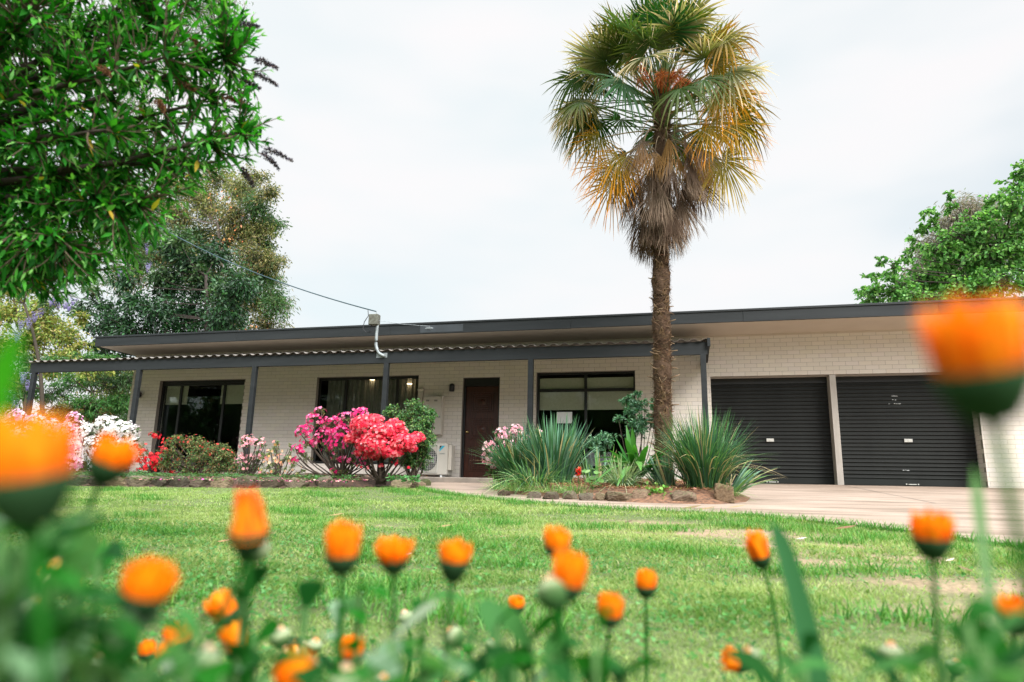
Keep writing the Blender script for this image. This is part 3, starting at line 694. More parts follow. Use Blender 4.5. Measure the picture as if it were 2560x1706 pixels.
# front door
a, b, c, d = DR
fd = MB(); fd.bbox(a, a+0.05, WY+0.08, WY+0.20, c, d, 0.003); fd.bbox(b-0.05, b, WY+0.08, WY+0.20, c, d, 0.003); fd.bbox(a+0.051, b-0.051, WY+0.08, WY+0.20, d-0.19, d, 0.003)
dfr = fd.build('door_frame', M['black_frame'], house)
la, lb, lc, ld = a+0.052, b-0.052, c+0.03, d-0.192
dl = MB(); yd = WY+0.13
dl.bbox(la, lb, yd, yd+0.04, lc, ld, 0.003)
pw0, pw1 = la+0.12, lb-0.12
for (z0, z1) in ((lc+0.14, lc+0.70), (lc+0.84, lc+1.32), (lc+1.46, ld-0.13)):
    for k in range(4):      # concentric raised mouldings
        g0 = k*0.045; r_ = 0.014; yy = yd-0.013-(0.004 if k % 2 else 0)
        for (u0, u1, v0, v1) in ((pw0+g0, pw1-g0, z0+g0, z0+g0+r_), (pw0+g0, pw1-g0, z1-g0-r_, z1-g0), (pw0+g0, pw0+g0+r_, z0+g0+r_+0.0005, z1-g0-r_-0.0005), (pw1-g0-r_, pw1-g0, z0+g0+r_+0.0005, z1-g0-r_-0.0005)):
            if u1 > u0 and v1 > v0: dl.bbox(u0, u1, yy, yd-0.0005, v0, v1, 0.003)
    dl.lathe([(0.0, 0.02), (0.03, 0.017), (0.06, 0.008), (0.075, 0.0)], ((pw0+pw1)/2, yd, (z0+z1)/2), 12, (0, -1, 0))
door = dl.build('front_door', M['wood'], house)
kn = MB(); kn.lathe([(0.0, 0.0), (0.032, 0.0), (0.032, 0.006), (0.012, 0.01), (0.012, 0.035), (0.024, 0.042), (0.028, 0.056), (0.02, 0.068), (0.0, 0.071)], (la+0.055, yd, lc+1.02), 20, (0, -1, 0)); kn.build('door_knob', M['brass'], door, smooth=True)
ts = MB(); ts.bbox(la, lb, WY+0.06, WY+0.125, c+0.002, c+0.028, 0.003); ts.build('threshold', M['metal'], house)
st = MB(); st.bbox(a-0.02, b+0.02, WY-0.05, WY+0.05, c-0.002, c+0.022, 0.004); st.build('door_step', pmat('brown_timber_step', (0.20, 0.12, 0.07), rough=0.7, stretch=(1, 10, 10)), house)

# garage roller doors
def roller(x0, x1, label):
    y0 = WY+0.33; mb = MB(); z = FL-0.01; zt = 2.94
    pts = [(0.0, FL-0.012), (0.0, FL+0.03), (-0.006, FL+0.035), (-0.006, FL+0.155)]
    zz = FL+0.155
    while zz < zt:
        pts += [(-0.006, zz), (-0.020, zz+0.010), (-0.024, zz+0.020), (-0.020, zz+0.030), (-0.002, zz+0.037), (0.0, zz+0.0755)]; zz += 0.0764
    V_ = [(x0, y0+a_, b_) for a_, b_ in pts]+[(x1, y0+a_, b_) for a_, b_ in pts]; k = len(pts)
    mb.add(V_, [(i_, i_+k, i_+k+1, i_+1) for i_ in range(k-1)])
    mb.box(x0, x1, y0+0.03, y0+0.06, FL-0.01, zt)
    d_ = mb.build('garage_door', M['roller'], house); d_['label'] = label
    return d_, y0
M['plate'] = pmat('light_steel_plate', (0.55, 0.54, 0.50), (0.45, 0.44, 0.41), 0.5, 20)
gd1, gy = roller(0.45, 2.728, 'charcoal roller door nearer the palm tree')
gd2, gy = roller(2.856, 5.28, 'charcoal roller door beside the right hand wall')
for gd_, hx in ((gd1, 1.575), (gd2, 4.12)):
    h = MB(); hx2 = hx; h.bbox(hx2-0.072, hx2+0.072, gy-0.045, gy-0.027, 1.60, 1.665, 0.004); h.lathe([(0, 0.0), (0.012, 0.0), (0.012, 0.006), (0, 0.008)], (hx2, gy-0.045, 1.632), 10, (0, -1, 0), col=(0.2, 0.2, 0.2)); h.build('lock_plate', M['plate'], gd_)
    h = MB(); h.bbox(hx2-0.07, hx2+0.07, gy-0.028, gy-0.010, 0.782, 0.80, 0.003); h.bbox(hx2-0.115, hx2-0.09, gy-0.022, gy-0.010, 0.782, 0.805, 0.003); h.bbox(hx2+0.09, hx2+0.115, gy-0.022, gy-0.010, 0.782, 0.805, 0.003); h.build('door_handle', M['plate'], gd_)
sm = MB()   # chipped paint marks on the right door
for (cx, cz, rx, rz, n_) in ((3.955, 2.50, 0.05, 0.03, 9), (3.92, 2.36, 0.075, 0.05, 12), (4.02, 2.34, 0.03, 0.02, 5), (4.03, 1.05, 0.05, 0.02, 5)):
    for k in range(n_):
        th = rng.uniform(0, 6.28); px, pz = cx+rx*math.cos(th), cz+rz*math.sin(th)
        pz = FL+0.155+0.0764*round((pz-FL-0.155)/0.0764)+0.018+rng.uniform(-0.004, 0.004)
        sm.bbox(px-0.012, px+0.012, gy-0.0265, gy-0.0245, pz-0.006, pz+0.006, 0.0005)
tag(sm.build('chipped_paint', pmat('bare_primer', (0.55, 0.56, 0.56), rough=0.8), gd2), kind='stuff')
pc = MB(); pc.box(2.735, 2.849, WY+0.02, WY+0.32, FL-0.01, 2.923)
for k in range(7): pc.bbox(2.735+k*0.0163, 2.735+k*0.0163+0.0135, WY+0.012, WY+0.0195, FL-0.01, 2.80 if k % 1 == 0 else 2.9, 0.002)
pc.build('door_pier', pmat('ribbed_grey_beige', (0.44, 0.40, 0.36), (0.38, 0.345, 0.31), 0.7, 5, stretch=(1, 1, 0.3)), house)
hd = MB(); hd.bbox(GR[0]+0.01, GR[1]-0.01, WY+0.30, WY+0.36, 2.80, 2.92, 0.003); hd.build('door_header', M['black_frame'], house)
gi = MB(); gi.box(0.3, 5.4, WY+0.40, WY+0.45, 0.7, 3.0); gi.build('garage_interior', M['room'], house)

# ---------------------------------------------------------------- things fixed to or beside the house
def wall_lamp(x, z, label, cat='lamp'):
    t = thing('wall_lamp', label, cat, (x, WY, z), 'black wall lamps under the verandah')
    bmx = MB(); bmx.bbox(x-0.035, x+0.035, WY-0.02, WY-0.002, z-0.05, z+0.05, 0.004); bmx.build('wall_bracket', M['black_frame'], t)
    s_ = MB(); s_.lathe([(0.0, 0.095), (0.02, 0.093), (0.045, 0.082), (0.058, 0.06), (0.06, 0.04), (0.06, -0.085), (0.054, -0.085), (0.054, 0.03), (0.0, 0.04)], (x, WY-0.085, z), 20); s_.build('lamp_shade', M['black_frame'], t, smooth=True)
wall_lamp(-5.24, 2.775, 'black cylinder wall lamp on the painted brick left of the front door')
wall_lamp(-13.86, 2.74, 'black cylinder wall lamp at the far left corner of the house')
t = thing('meter_box', 'beige electricity meter box on the brick wall between window and front door', 'meter box', (-5.66, WY, 2.1))
mbx = MB(); mbx.bbox(-5.90, -5.43, WY-0.16, WY-0.003, 1.70, 2.58, 0.008); body = mbx.build('cabinet', M['beige_metal'], t)
mbx = MB(); mbx.bbox(-5.885, -5.445, WY-0.175, WY-0.161, 1.715, 2.555, 0.006); dd_ = mbx.build('cabinet_door', M['beige_metal'], t)
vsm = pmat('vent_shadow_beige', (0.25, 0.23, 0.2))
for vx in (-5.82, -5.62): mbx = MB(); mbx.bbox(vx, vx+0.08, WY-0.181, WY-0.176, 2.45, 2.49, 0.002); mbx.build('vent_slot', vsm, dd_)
mbx = MB(); mbx.lathe([(0, 0), (0.02, 0), (0.02, 0.012), (0, 0.015)], (-5.48, WY-0.176, 2.1), 10, (0, -1, 0)); mbx.build('door_lock', M['metal'], dd_)
t = thing('pipe_cover', 'painted duct running down the wall left of the meter box', 'duct', (-6.0, WY, 1.5))
pcv = MB(); pcv.bbox(-6.075, -5.955, WY-0.07, WY-0.003, 1.5, 2.70, 0.02); pcv.build('duct', M['beige_metal'], t)
pcv = MB(); pcv.bbox(-6.09, -5.94, WY-0.085, WY-0.002, 2.70, 2.79, 0.03); pcv.build('duct_cap', M['beige_metal'], t)
# air conditioner
ay = 14.12
A0 = atY(1040, 1100, ay); A1 = atY(1119.5, 1109, ay); A2 = atY(1117, 1188, ay)
ax0, ax1, az1, az0 = A1[0]-0.86, A1[0], A1[2], A2[2]
t = thing('air_conditioner', 'white outdoor air conditioning unit standing behind the evergreen shrub', 'air conditioner', ((ax0+ax1)/2, ay+0.15, FL))
ab = MB(); ab.bbox(ax0, ax1, ay, ay+0.34, az0, az1, 0.012); cs = ab.build('casing', pmat('pale_enamel', (0.54, 0.505, 0.445), (0.50, 0.47, 0.41), 0.65, 3), t)
xc = ax0+0.36; zc = (az0+az1)/2; 
ab = MB(); ab.lathe([(0.0, 0.004), (0.27, 0.004), (0.27, 0.001), (0.0, 0.001)], (xc, ay, zc), 32, (0, -1, 0)); ab.build('fan_opening', pmat('fan_dark', (0.05, 0.05, 0.05)), t)
ab = MB()
for k in range(3):
    th = k*2.094
    for r_ in np.linspace(0.06, 0.24, 8): pass
    u = np.array([math.cos(th), 0, math.sin(th)]); v = np.array([-math.sin(th), 0, math.cos(th)]); c_ = np.array([xc, ay-0.006, zc])
    ab.add([c_+u*0.05-v*0.03, c_+u*0.24-v*0.10, c_+u*0.25+v*0.06, c_+u*0.05+v*0.03, c_+u*0.05-v*0.03+[0, -0.006, 0], c_+u*0.24-v*0.10+[0, -0.006, 0], c_+u*0.25+v*0.06+[0, -0.006, 0], c_+u*0.05+v*0.03+[0, -0.006, 0]], [(0, 1, 2, 3), (4, 7, 6, 5), (0, 4, 5, 1), (1, 5, 6, 2), (2, 6, 7, 3), (3, 7, 4, 0)])
ab.lathe([(0, 0.014), (0.06, 0.012), (0.06, 0.004)], (xc, ay, zc), 16, (0, -1, 0)); ab.build('fan', pmat('fan_grey', (0.22, 0.22, 0.22)), t)
ab = MB()
gx0, gx1, gz0, gz1 = ax0+0.03, ax0+0.64, az0+0.05, az1-0.05
for x_ in np.linspace(gx0, gx1, 15): ab.tube([(x_, ay-0.028, gz0), (x_, ay-0.028, gz1)], 0.0022, 5)
for z_ in np.linspace(gz0, gz1, 16): ab.tube([(gx0, ay-0.024, z_), (gx1, ay-0.024, z_)], 0.0022, 5)
for (p_, q_) in (((gx0, gz0), (gx1, gz0)), ((gx0, gz1), (gx1, gz1)), ((gx0, gz0), (gx0, gz1)), ((gx1, gz0), (gx1, gz1))): ab.tube([(p_[0], ay-0.012, p_[1]), (q_[0], ay-0.012, q_[1])], 0.009, 6)
ab.build('wire_grille', pmat('grille_white', (0.62, 0.61, 0.56)), t)
lx0, lx1 = ax1-0.185, ax1-0.065
ab = MB(); zt_ = az1-0.05; zb_ = zt_-0.13
ab.add([(lx0, ay-0.002, zb_+0.05), (lx0, ay-0.002, zt_), (lx0+0.055, ay-0.002, zt_)], [(0, 1, 2)]); ab.build('logo_triangle', pmat('logo_black', (0.01, 0.02, 0.03)), cs)
ab = MB(); ab.add([(lx0, ay-0.002, zb_), (lx0, ay-0.002, zb_+0.045), (lx0+0.062, ay-0.002, zt_), (lx1+0.01, ay-0.002, zt_)], [(0, 1, 2, 3)]); ab.build('logo_stripe', pmat('logo_cyan', (0.03, 0.42, 0.60)), cs)
def text(body_, x, y, z, size, mat, parent, name='lettering'):
    cu_ = bpy.data.curves.new(name, 'FONT'); cu_.body = body_; cu_.size = size; cu_.extrude = 0.0006; cu_.align_x = 'LEFT'
    to = bpy.data.objects.new(name, cu_); COL.objects.link(to)
    dg = bpy.context.evaluated_depsgraph_get(); me = bpy.data.meshes.new_from_object(to.evaluated_get(dg)); bpy.data.objects.remove(to)
    o = bpy.data.objects.new(name, me); me.materials.clear(); me.materials.append(mat); COL.objects.link(o); o.parent = parent
    b_ = wl(parent); o.location = (x-b_[0], y-b_[1], z-b_[2]); o.rotation_euler = (math.pi/2, 0, 0); return o
text('DAIKIN', lx0, ay-0.002, zb_-0.055, 0.038, pmat('logo_teal', (0.01, 0.09, 0.10)), cs)
ab = MB(); ab.bbox(ax1+0.001, ax1+0.075, ay+0.05, ay+0.28, az0+0.1, az1-0.03, 0.01); ab.build('service_cover', M['beige_metal'], t)
for x_ in (ax0+0.12, ax1-0.14):
    ab = MB(); ab.bbox(x_-0.06, x_+0.06, ay+0.0, ay+0.34, FL+0.001, FL+0.018, 0.003); ab.bbox(x_-0.02, x_+0.02, ay+0.02, ay+0.32, FL+0.018, az0-0.001, 0.004); ab.build('foot', M['white_plastic'], t)
# service mast, junction box and overhead cable
t = thing('service_mast', 'galvanised bent pipe with grey junction box rising from the verandah beam', 'service mast', (-6.2, VY-0.05, 3.15))
P = [atY(*p, VY-0.07) for p in ((957, 889), (947, 882), (940.5, 866), (941, 845), (943.5, 812))]
mm = MB(); pp = [P[0]+np.array([0.02, 0.05, 0]), P[0]]+[P[i_] for i_ in range(1, 5)]
fine = []
for i_ in range(len(pp)-1):
    for s_ in np.linspace(0, 1, 5)[:-1]:
        p0 = pp[max(i_-1, 0)]; p1 = pp[i_]; p2 = pp[i_+1]; p3 = pp[min(i_+2, len(pp)-1)]
        fine.append(0.5*((2*p1)+(-p0+p2)*s_+(2*p0-5*p1+4*p2-p3)*s_**2+(-p0+3*p1-3*p2+p3)*s_**3))
fine.append(pp[-1]); mm.tube(fine, 0.032, 12); mm.build('bent_pipe', M['metal'], t, smooth=True)
mm = MB(); c_ = atY(953.5, 889, VY-0.028); mm.bbox(c_[0]-0.11, c_[0]+0.13, VY-0.034, VY-0.026, c_[2]-0.05, c_[2]+0.05, 0.002); mm.build('mounting_plate', M['metal'], t)
mm = MB(); b0 = atY(924.5, 787, VY-0.12); b1 = atY(945, 812, VY-0.12); mm.bbox(b0[0], b1[0], VY-0.17, VY-0.02, b1[2], b0[2], 0.008); jb = mm.build('junction_box', pmat('weathered_box', (0.13, 0.135, 0.11), (0.07, 0.065, 0.05), 0.7, 18), t)
hk = atY(941, 784, VY-0.1); mm = MB(); mm.tube([(hk[0], hk[1], b0[2]), (hk[0], hk[1], b0[2]+0.06), (hk[0]-0.03, hk[1], b0[2]+0.085), (hk[0]-0.05, hk[1], b0[2]+0.06)], 0.006, 6); mm.build('hook', M['metal'], t)
mm = MB(); top_ = atY(940, 779, VY-0.1); drp = [atY(920, 776, VY-0.1), atY(921, 790, VY-0.1), atY(911, 805, VY-0.1), atY(907, 822, VY-0.1), atY(915, 831, VY-0.1), atY(928, 829, VY-0.1), atY(929, 812, VY-0.1)]
mm.tube(drp, 0.008, 6); mm.tube([atY(920, 830, VY-0.09), atY(934, 832, VY-0.09), atY(940, 822, VY-0.09), atY(940, 811, VY-0.09)], 0.008, 6); mm.build('drip_loop', pmat('black_cable', (0.03, 0.03, 0.035)), t, smooth=True)
cb_ = MB(); e0 = top_; e1 = atY(250, 470, 16.0); L_ = np.linspace(0, 1, 60)[:, None]; Pc = e0*(1-L_)+e1*L_; Pc[:, 2] -= (4*0.42*(L_*(1-L_)))[:, 0]
cb_.tube(Pc, 0.014, 6); o = cb_.build('power_cable', pmat('teal_black_cable', (0.025, 0.06, 0.075)), loc=tuple(e0)); tag(o, 'thin overhead power cable running from the mast up into the left trees', 'cable')
cb_ = MB(); g0 = atY(947, 802, VY-0.1); g1 = np.array([-5.36, FY-0.05, 3.93]); cb_.tube([g0, (g0+g1)/2-[0, 0, 0.02], g1], 0.004, 5); o = cb_.build('stay_wire', M['metal'], loc=tuple(g0)); tag(o, 'fine stay wire from the junction box to the roof fascia', 'wire')
# ================================================================ trees and shrubs
def leafset(mb, P, out, L, W, cols, droop=0.3, flat=0.3, fold=0.15, K=2, prof=(0.15, 1, 0.1), jit=0.25, wts=None, spread=0.8):
    """n leaves at P growing roughly along out"""
    n = len(P); D = unit(out+rng.normal(0, spread, (n, 3))+np.array([0, 0, -droop]))
    Nn = unit(np.array([0, 0, 1.0])*flat+rng.normal(0, 1, (n, 3))*(1-flat)); S = unit(np.cross(D, Nn))
    Lr = rng.uniform(0.65, 1.2, n)*L
    mb.strips(P, D, S, Lr, Lr*W/L, K=K, bend=np.array([[0, 0, -0.25]])*np.ones((n, 1)), prof=prof, fold=fold, col=pal(cols, n, jit, wts))
def twigs(c, r, k, start=None):
    """k short curved twigs from the heart of a clump out to its surface"""
    res = []; c = np.array(c, float); r = np.array(r, float)
    for _ in range(k):
        e = c+rdir(1)[0]*r*rng.uniform(0.55, 1.12); a = c+rng.normal(0, 0.15, 3)*r if start is None else np.array(start)+rng.normal(0, 0.1, 3)*r
        res.append(bez(a, (a+e)/2+rng.normal(0, 0.18, 3)*r+[0, 0, 0.15*r[2]], e, 6))
    return res
def tree(name, label, cat, base, trunk_top, clumps, leaf, bark=(0.10, 0.075, 0.055), r0=0.2, group=None, mat='leaf', twig_r=0.012, hang=None, trunk_mid=None, extra=None, parts=('crown', 'trunk')):
    """trunk with limbs reaching every clump; each clump (centre, radii, leaves, colours) carries leaves along its twigs"""
    base = np.array(base, float); tt = np.array(trunk_top, float)
    t = thing(name, label, cat, tuple(base), group)
    wood = MB(); lf = MB()
    mid = (base+tt)/2+rng.normal(0, 0.15, 3) if trunk_mid is None else np.array(trunk_mid)
    tp = bez(base, mid, tt, 14); tr = np.linspace(r0, r0*0.4, 14)
    wood.tube(tp, tr, 10, bark)
    for (c, r, n, cols) in clumps:
        c = np.array(c, float); r = np.array(r if np.ndim(r) else (r, r, r), float)
        q = tp[4:]; dd_ = np.linalg.norm(q-c, axis=1)+2.0*np.maximum(0, q[:, 2]-c[2]+0.3); ki = int(np.argmin(dd_)); a = q[ki]
        br = bez(a, (a+c)/2+np.array([0, 0, -0.12*np.linalg.norm(c-a)])+rng.normal(0, 0.05, 3)*np.linalg.norm(c-a), c, 8)
        rr = max(0.10*r0, min(0.42*r0, 0.16*np.linalg.norm(c-a)*r0)); rr = min(rr, 0.022)
        wood.tube(br, np.linspace(rr, rr*0.35, 8), 7, bark)
        tw = twigs(c, r, max(5, int(n/leaf.get('per', 45))))
        pts = []; dirs = []
        per = int(n/len(tw))+1
        for w_ in tw:
            wood.tube(w_, np.linspace(twig_r, twig_r*0.35, 6), 4, bark, caps=False)
            s_ = rng.uniform(0.15, 1.0, per)**0.8; k_ = s_*5; i0 = np.minimum(k_.astype(int), 4); f_ = (k_-i0)[:, None]
            p = w_[i0]*(1-f_)+w_[i0+1]*f_; pts.append(p+rng.normal(0, leaf.get('jit', 0.11), (per, 3))*r); dirs.append(np.repeat(unit(w_[-1]-w_[0])[None], per, 0))
        leafset(lf, np.concatenate(pts), np.concatenate(dirs), leaf['L'], leaf['W'], cols, droop=leaf.get('droop', 0.3), flat=leaf.get('flat', 0.35), fold=leaf.get('fold', 0.12), K=leaf.get('K', 2), prof=leaf.get('prof', (0.15, 1, 0.1)), spread=leaf.get('spread', 0.8))
    if extra: extra(t, lf, wood)
    wood.build(parts[1], M['bark'], t, smooth=True); lf.build(parts[0], M[mat], t)
    return t
def PX(x, y, Y): return tuple(atY(x, y, Y))
def ppm(Y, x=600): return FPX/(Y*(ray(x, 700)@FW)/ray(x, 700)[1]/1.0)     # pixels of the photograph per metre at that spot

# ---- behind the house, left: dark leafy tree, then a tall mixed tree with tan and bronze leaf
DKG = [(0.014, 0.048, 0.018), (0.025, 0.075, 0.026), (0.045, 0.12, 0.045), (0.010, 0.03, 0.014)]
GRN0 = [(0.04, 0.10, 0.03), (0.06, 0.13, 0.05), (0.10, 0.16, 0.07)]
OLV = [(0.10, 0.12, 0.045), (0.20, 0.18, 0.07), (0.30, 0.25, 0.11), (0.06, 0.085, 0.03)]
TAN = [(0.24, 0.25, 0.09), (0.17, 0.19, 0.06), (0.07, 0.10, 0.03), (0.33, 0.29, 0.13)]
GRN = [(0.035, 0.10, 0.03), (0.06, 0.15, 0.045), (0.10, 0.16, 0.06), (0.05, 0.09, 0.045)]
cl = []
for (x, y, r, n, c) in ((470, 660, 0.9, 1500, DKG), (420, 710, 1.0, 1800, DKG), (520, 720, 1.1, 2000, DKG), (390, 780, 1.1, 2000, DKG), (340, 760, 0.7, 900, DKG), (470, 780, 1.1, 2200, DKG), (560, 790, 1.1, 2200, DKG), (600, 720, 0.9, 1600, DKG), (330, 840, 1.2, 2200, DKG), (430, 850, 1.2, 2400, DKG), (280, 900, 1.0, 1400, DKG), (510, 840, 1.2, 2000, DKG), (430, 620, 0.7, 900, DKG), (540, 640, 0.9, 1300, DKG), (250, 850, 0.6, 500, DKG), (300, 700, 0.8, 800, DKG), (255, 765, 0.8, 800, DKG), (235, 820, 0.7, 700, DKG), (290, 800, 0.9, 1000, DKG), (330, 650, 0.8, 800, GRN0), (380, 600, 0.8, 800, GRN0), (450, 600, 0.7, 700, GRN0), (500, 700, 0.9, 900, GRN0), (560, 740, 0.8, 800, GRN0), (400, 690, 0.8, 900, GRN0), (200, 780, 0.6, 500, GRN0), (220, 720, 0.6, 450, GRN0)):
    cl.append((PX(x, y, 21+rng.uniform(-0.8, 0.8)), (r*0.80, r*0.80, r*0.66), int(n*0.62), c))
tree('dark_evergreen_tree', 'dark glossy green leafy tree rising behind the left end of the house roof', 'tree', PX(500, 1190, 21)[:2]+(0.74,), PX(515, 690, 21), cl, dict(L=0.16, W=0.075, droop=0.3, per=30, jit=0.24), r0=0.16, mat='gloss_leaf', twig_r=0.014, bark=(0.05, 0.04, 0.035))
cl = []
for (x, y, r, n, c) in ((470, 470, 0.9, 1500, TAN), (540, 450, 0.9, 1500, OLV), (600, 470, 0.9, 1500, TAN), (520, 520, 1.0, 1900, TAN), (590, 540, 1.0, 1900, OLV), (640, 520, 0.8, 1400, GRN), (450, 540, 0.9, 1500, OLV), (650, 580, 0.8, 1500, TAN), (560, 600, 1.1, 2000, OLV), (630, 640, 1.0, 1800, OLV), (600, 700, 1.0, 1900, GRN), (660, 690, 0.8, 1200, GRN), (640, 760, 1.0, 1900, TAN), (570, 770, 1.0, 1700, OLV), (690, 770, 0.6, 1000, GRN), (590, 830, 1.0, 1500, TAN), (670, 820, 0.9, 1500, OLV), (400, 500, 0.8, 1000, OLV), (430, 640, 1.0, 1300, OLV), (350, 600, 1.0, 1200, DKG), (330, 690, 1.0, 1200, OLV), (380, 560, 0.9, 1000, GRN), (470, 620, 0.9, 1200, TAN), (620, 590, 0.9, 1500, OLV), (650, 650, 0.8, 1200, OLV), (500, 500, 0.9, 1300, OLV), (680, 740, 0.6, 800, GRN), (670, 480, 0.6, 700, OLV), (685, 560, 0.6, 800, GRN), (690, 660, 0.6, 800, OLV), (380, 640, 0.9, 900, OLV), (640, 440, 0.6, 600, OLV), (500, 590, 0.8, 1200, GRN), (420, 450, 0.8, 900, TAN), (665, 620, 0.5, 600, GRN), (480, 700, 0.8, 900, TAN), (530, 680, 0.8, 800, OLV)):
    cl.append((PX(x, y, 24+rng.uniform(-0.9, 0.9)), (r*0.95, r*0.95, r*0.85), int(n*0.95), c))
def bronze(t, lf, wood):
    n = 170; k = rng.integers(0, 5, n); cs_ = [PX(555, 505, 23.4), PX(580, 525, 23.4), PX(575, 600, 23.4), PX(600, 690, 23.4), PX(640, 830, 23.4)]
    P = np.array([cs_[j] for j in k])+rng.normal(0, 0.35, (n, 3)); leafset(lf, P, rdir(n), 0.11, 0.06, [(0.62, 0.22, 0.09), (0.72, 0.36, 0.16)])
tree('bronze_leaf_tree', 'tall tree with mixed tan bronze and olive foliage behind the house roof', 'tree', PX(600, 1180, 24)[:2]+(0.74,), PX(545, 560, 24), cl, dict(L=0.125, W=0.055, droop=0.35, per=30, jit=0.22), r0=0.14, twig_r=0.012, extra=bronze, bark=(0.13, 0.10, 0.08))
# wispy gum behind, seen at its right edge and through the top of the shrub
GUM = [(0.09, 0.13, 0.08), (0.06, 0.10, 0.05), (0.15, 0.18, 0.09), (0.24, 0.21, 0.13)]
cl = []
for (x, y, r, n) in ((640, 500, 1.0, 700), (665, 560, 0.8, 500), (680, 700, 0.9, 600), (700, 760, 0.8, 500), (690, 650, 0.6, 250), (610, 470, 0.8, 400), (420, 60, 2.2, 1500), (500, 30, 1.8, 1200), (300, 50, 2.0, 800), (540, 0, 1.4, 700), (380, 180, 2.2, 900), (150, 80, 2.2, 800), (60, 250, 2.2, 800), (330, 330, 2.2, 800), (450, 380, 1.4, 500), (330, 250, 2, 900), (300, 600, 1.5, 1500), (250, 560, 1.5, 1200), (350, 540, 1.5, 1500), (210, 620, 1.3, 900), (150, 600, 1.5, 900), (390, 640, 1.4, 1500), (300, 700, 1.1, 900), (60, 640, 1.6, 900), (440, 560, 1.4, 1200), (340, 470, 1.5, 1000)):
    cl.append((PX(x, y, 31+rng.uniform(-1.5, 1.5)), (r, r, r*0.9), n, GUM))
tree('gum_tree', 'tall wispy grey green gum tree far behind the left of the house', 'tree', PX(420, 1190, 31)[:2]+(0.7,), PX(400, 330, 31), cl, dict(L=0.22, W=0.045, droop=1.1, per=24, flat=0.1, jit=0.22), r0=0.13, twig_r=0.009, bark=(0.09, 0.075, 0.065), group=None)
# far left: yellow-green trees, wisteria, conifer-like bush, hedge
YG = [(0.20, 0.26, 0.05), (0.30, 0.32, 0.08), (0.13, 0.20, 0.05), (0.36, 0.30, 0.10)]
cl = []
for (x, y, r, n) in ((-60, 760, 1.3, 1500), (30, 790, 1.0, 1300), (100, 800, 0.9, 1200), (150, 840, 0.9, 1200), (60, 860, 1.1, 1500), (-20, 880, 1.2, 1500), (190, 870, 0.7, 800), (210, 800, 0.4, 300), (120, 920, 1.0, 1200), (0, 960, 1.2, 1300), (-120, 820, 1.3, 1000), (-100, 950, 1.3, 1000), (230, 930, 0.8, 800), (60, 725, 0.9, 900), (-10, 700, 1.1, 1100), (120, 765, 0.7, 600), (10, 640, 1.0, 800)):
    cl.append((PX(x, y, 19+rng.uniform(-0.8, 0.8)), (r*0.85, r*0.85, r*0.7), int(n*1.0), YG))
tree('yellow_green_tree', 'light yellow green tree beyond the left end of the verandah', 'tree', PX(60, 1200, 19)[:2]+(0.74,), PX(60, 850, 19), cl, dict(L=0.13, W=0.065, droop=0.2, per=42, jit=0.15), r0=0.16, bark=(0.08, 0.06, 0.04))
FR = [(0.05, 0.16, 0.035), (0.08, 0.22, 0.05), (0.03, 0.10, 0.03), (0.10, 0.20, 0.06)]
DK2 = [(0.02, 0.05, 0.018), (0.035, 0.075, 0.025), (0.05, 0.10, 0.03)]
cl = []
for (x, y, r, n, c) in ((140, 905, 0.5, 700, FR), (210, 900, 0.5, 700, FR), (180, 960, 0.7, 900, FR), (260, 960, 0.7, 1000, DK2), (130, 990, 0.6, 700, DK2), (220, 1020, 0.8, 1200, FR), (290, 1010, 0.7, 1100, FR), (160, 1040, 0.7, 900, DK2), (300, 1070, 0.7, 900, DK2), (240, 1080, 0.7, 900, DK2), (320, 950, 0.6, 700, DK2), (275, 905, 0.5, 500, FR)):
    cl.append((PX(x, y, 17.2+rng.uniform(-0.5, 0.5)), (r*1.0, r*0.9, r*0.55), n, c))
tree('feathery_shrub_tree', 'dark feathery green shrub seen under the left end of the verandah roof', 'tree', PX(230, 1200, 17.2)[:2]+(0.72,), PX(230, 980, 17.2), cl, dict(L=0.12, W=0.03, droop=0.4, per=45, flat=0.6, jit=0.13), r0=0.10, bark=(0.04, 0.03, 0.025))
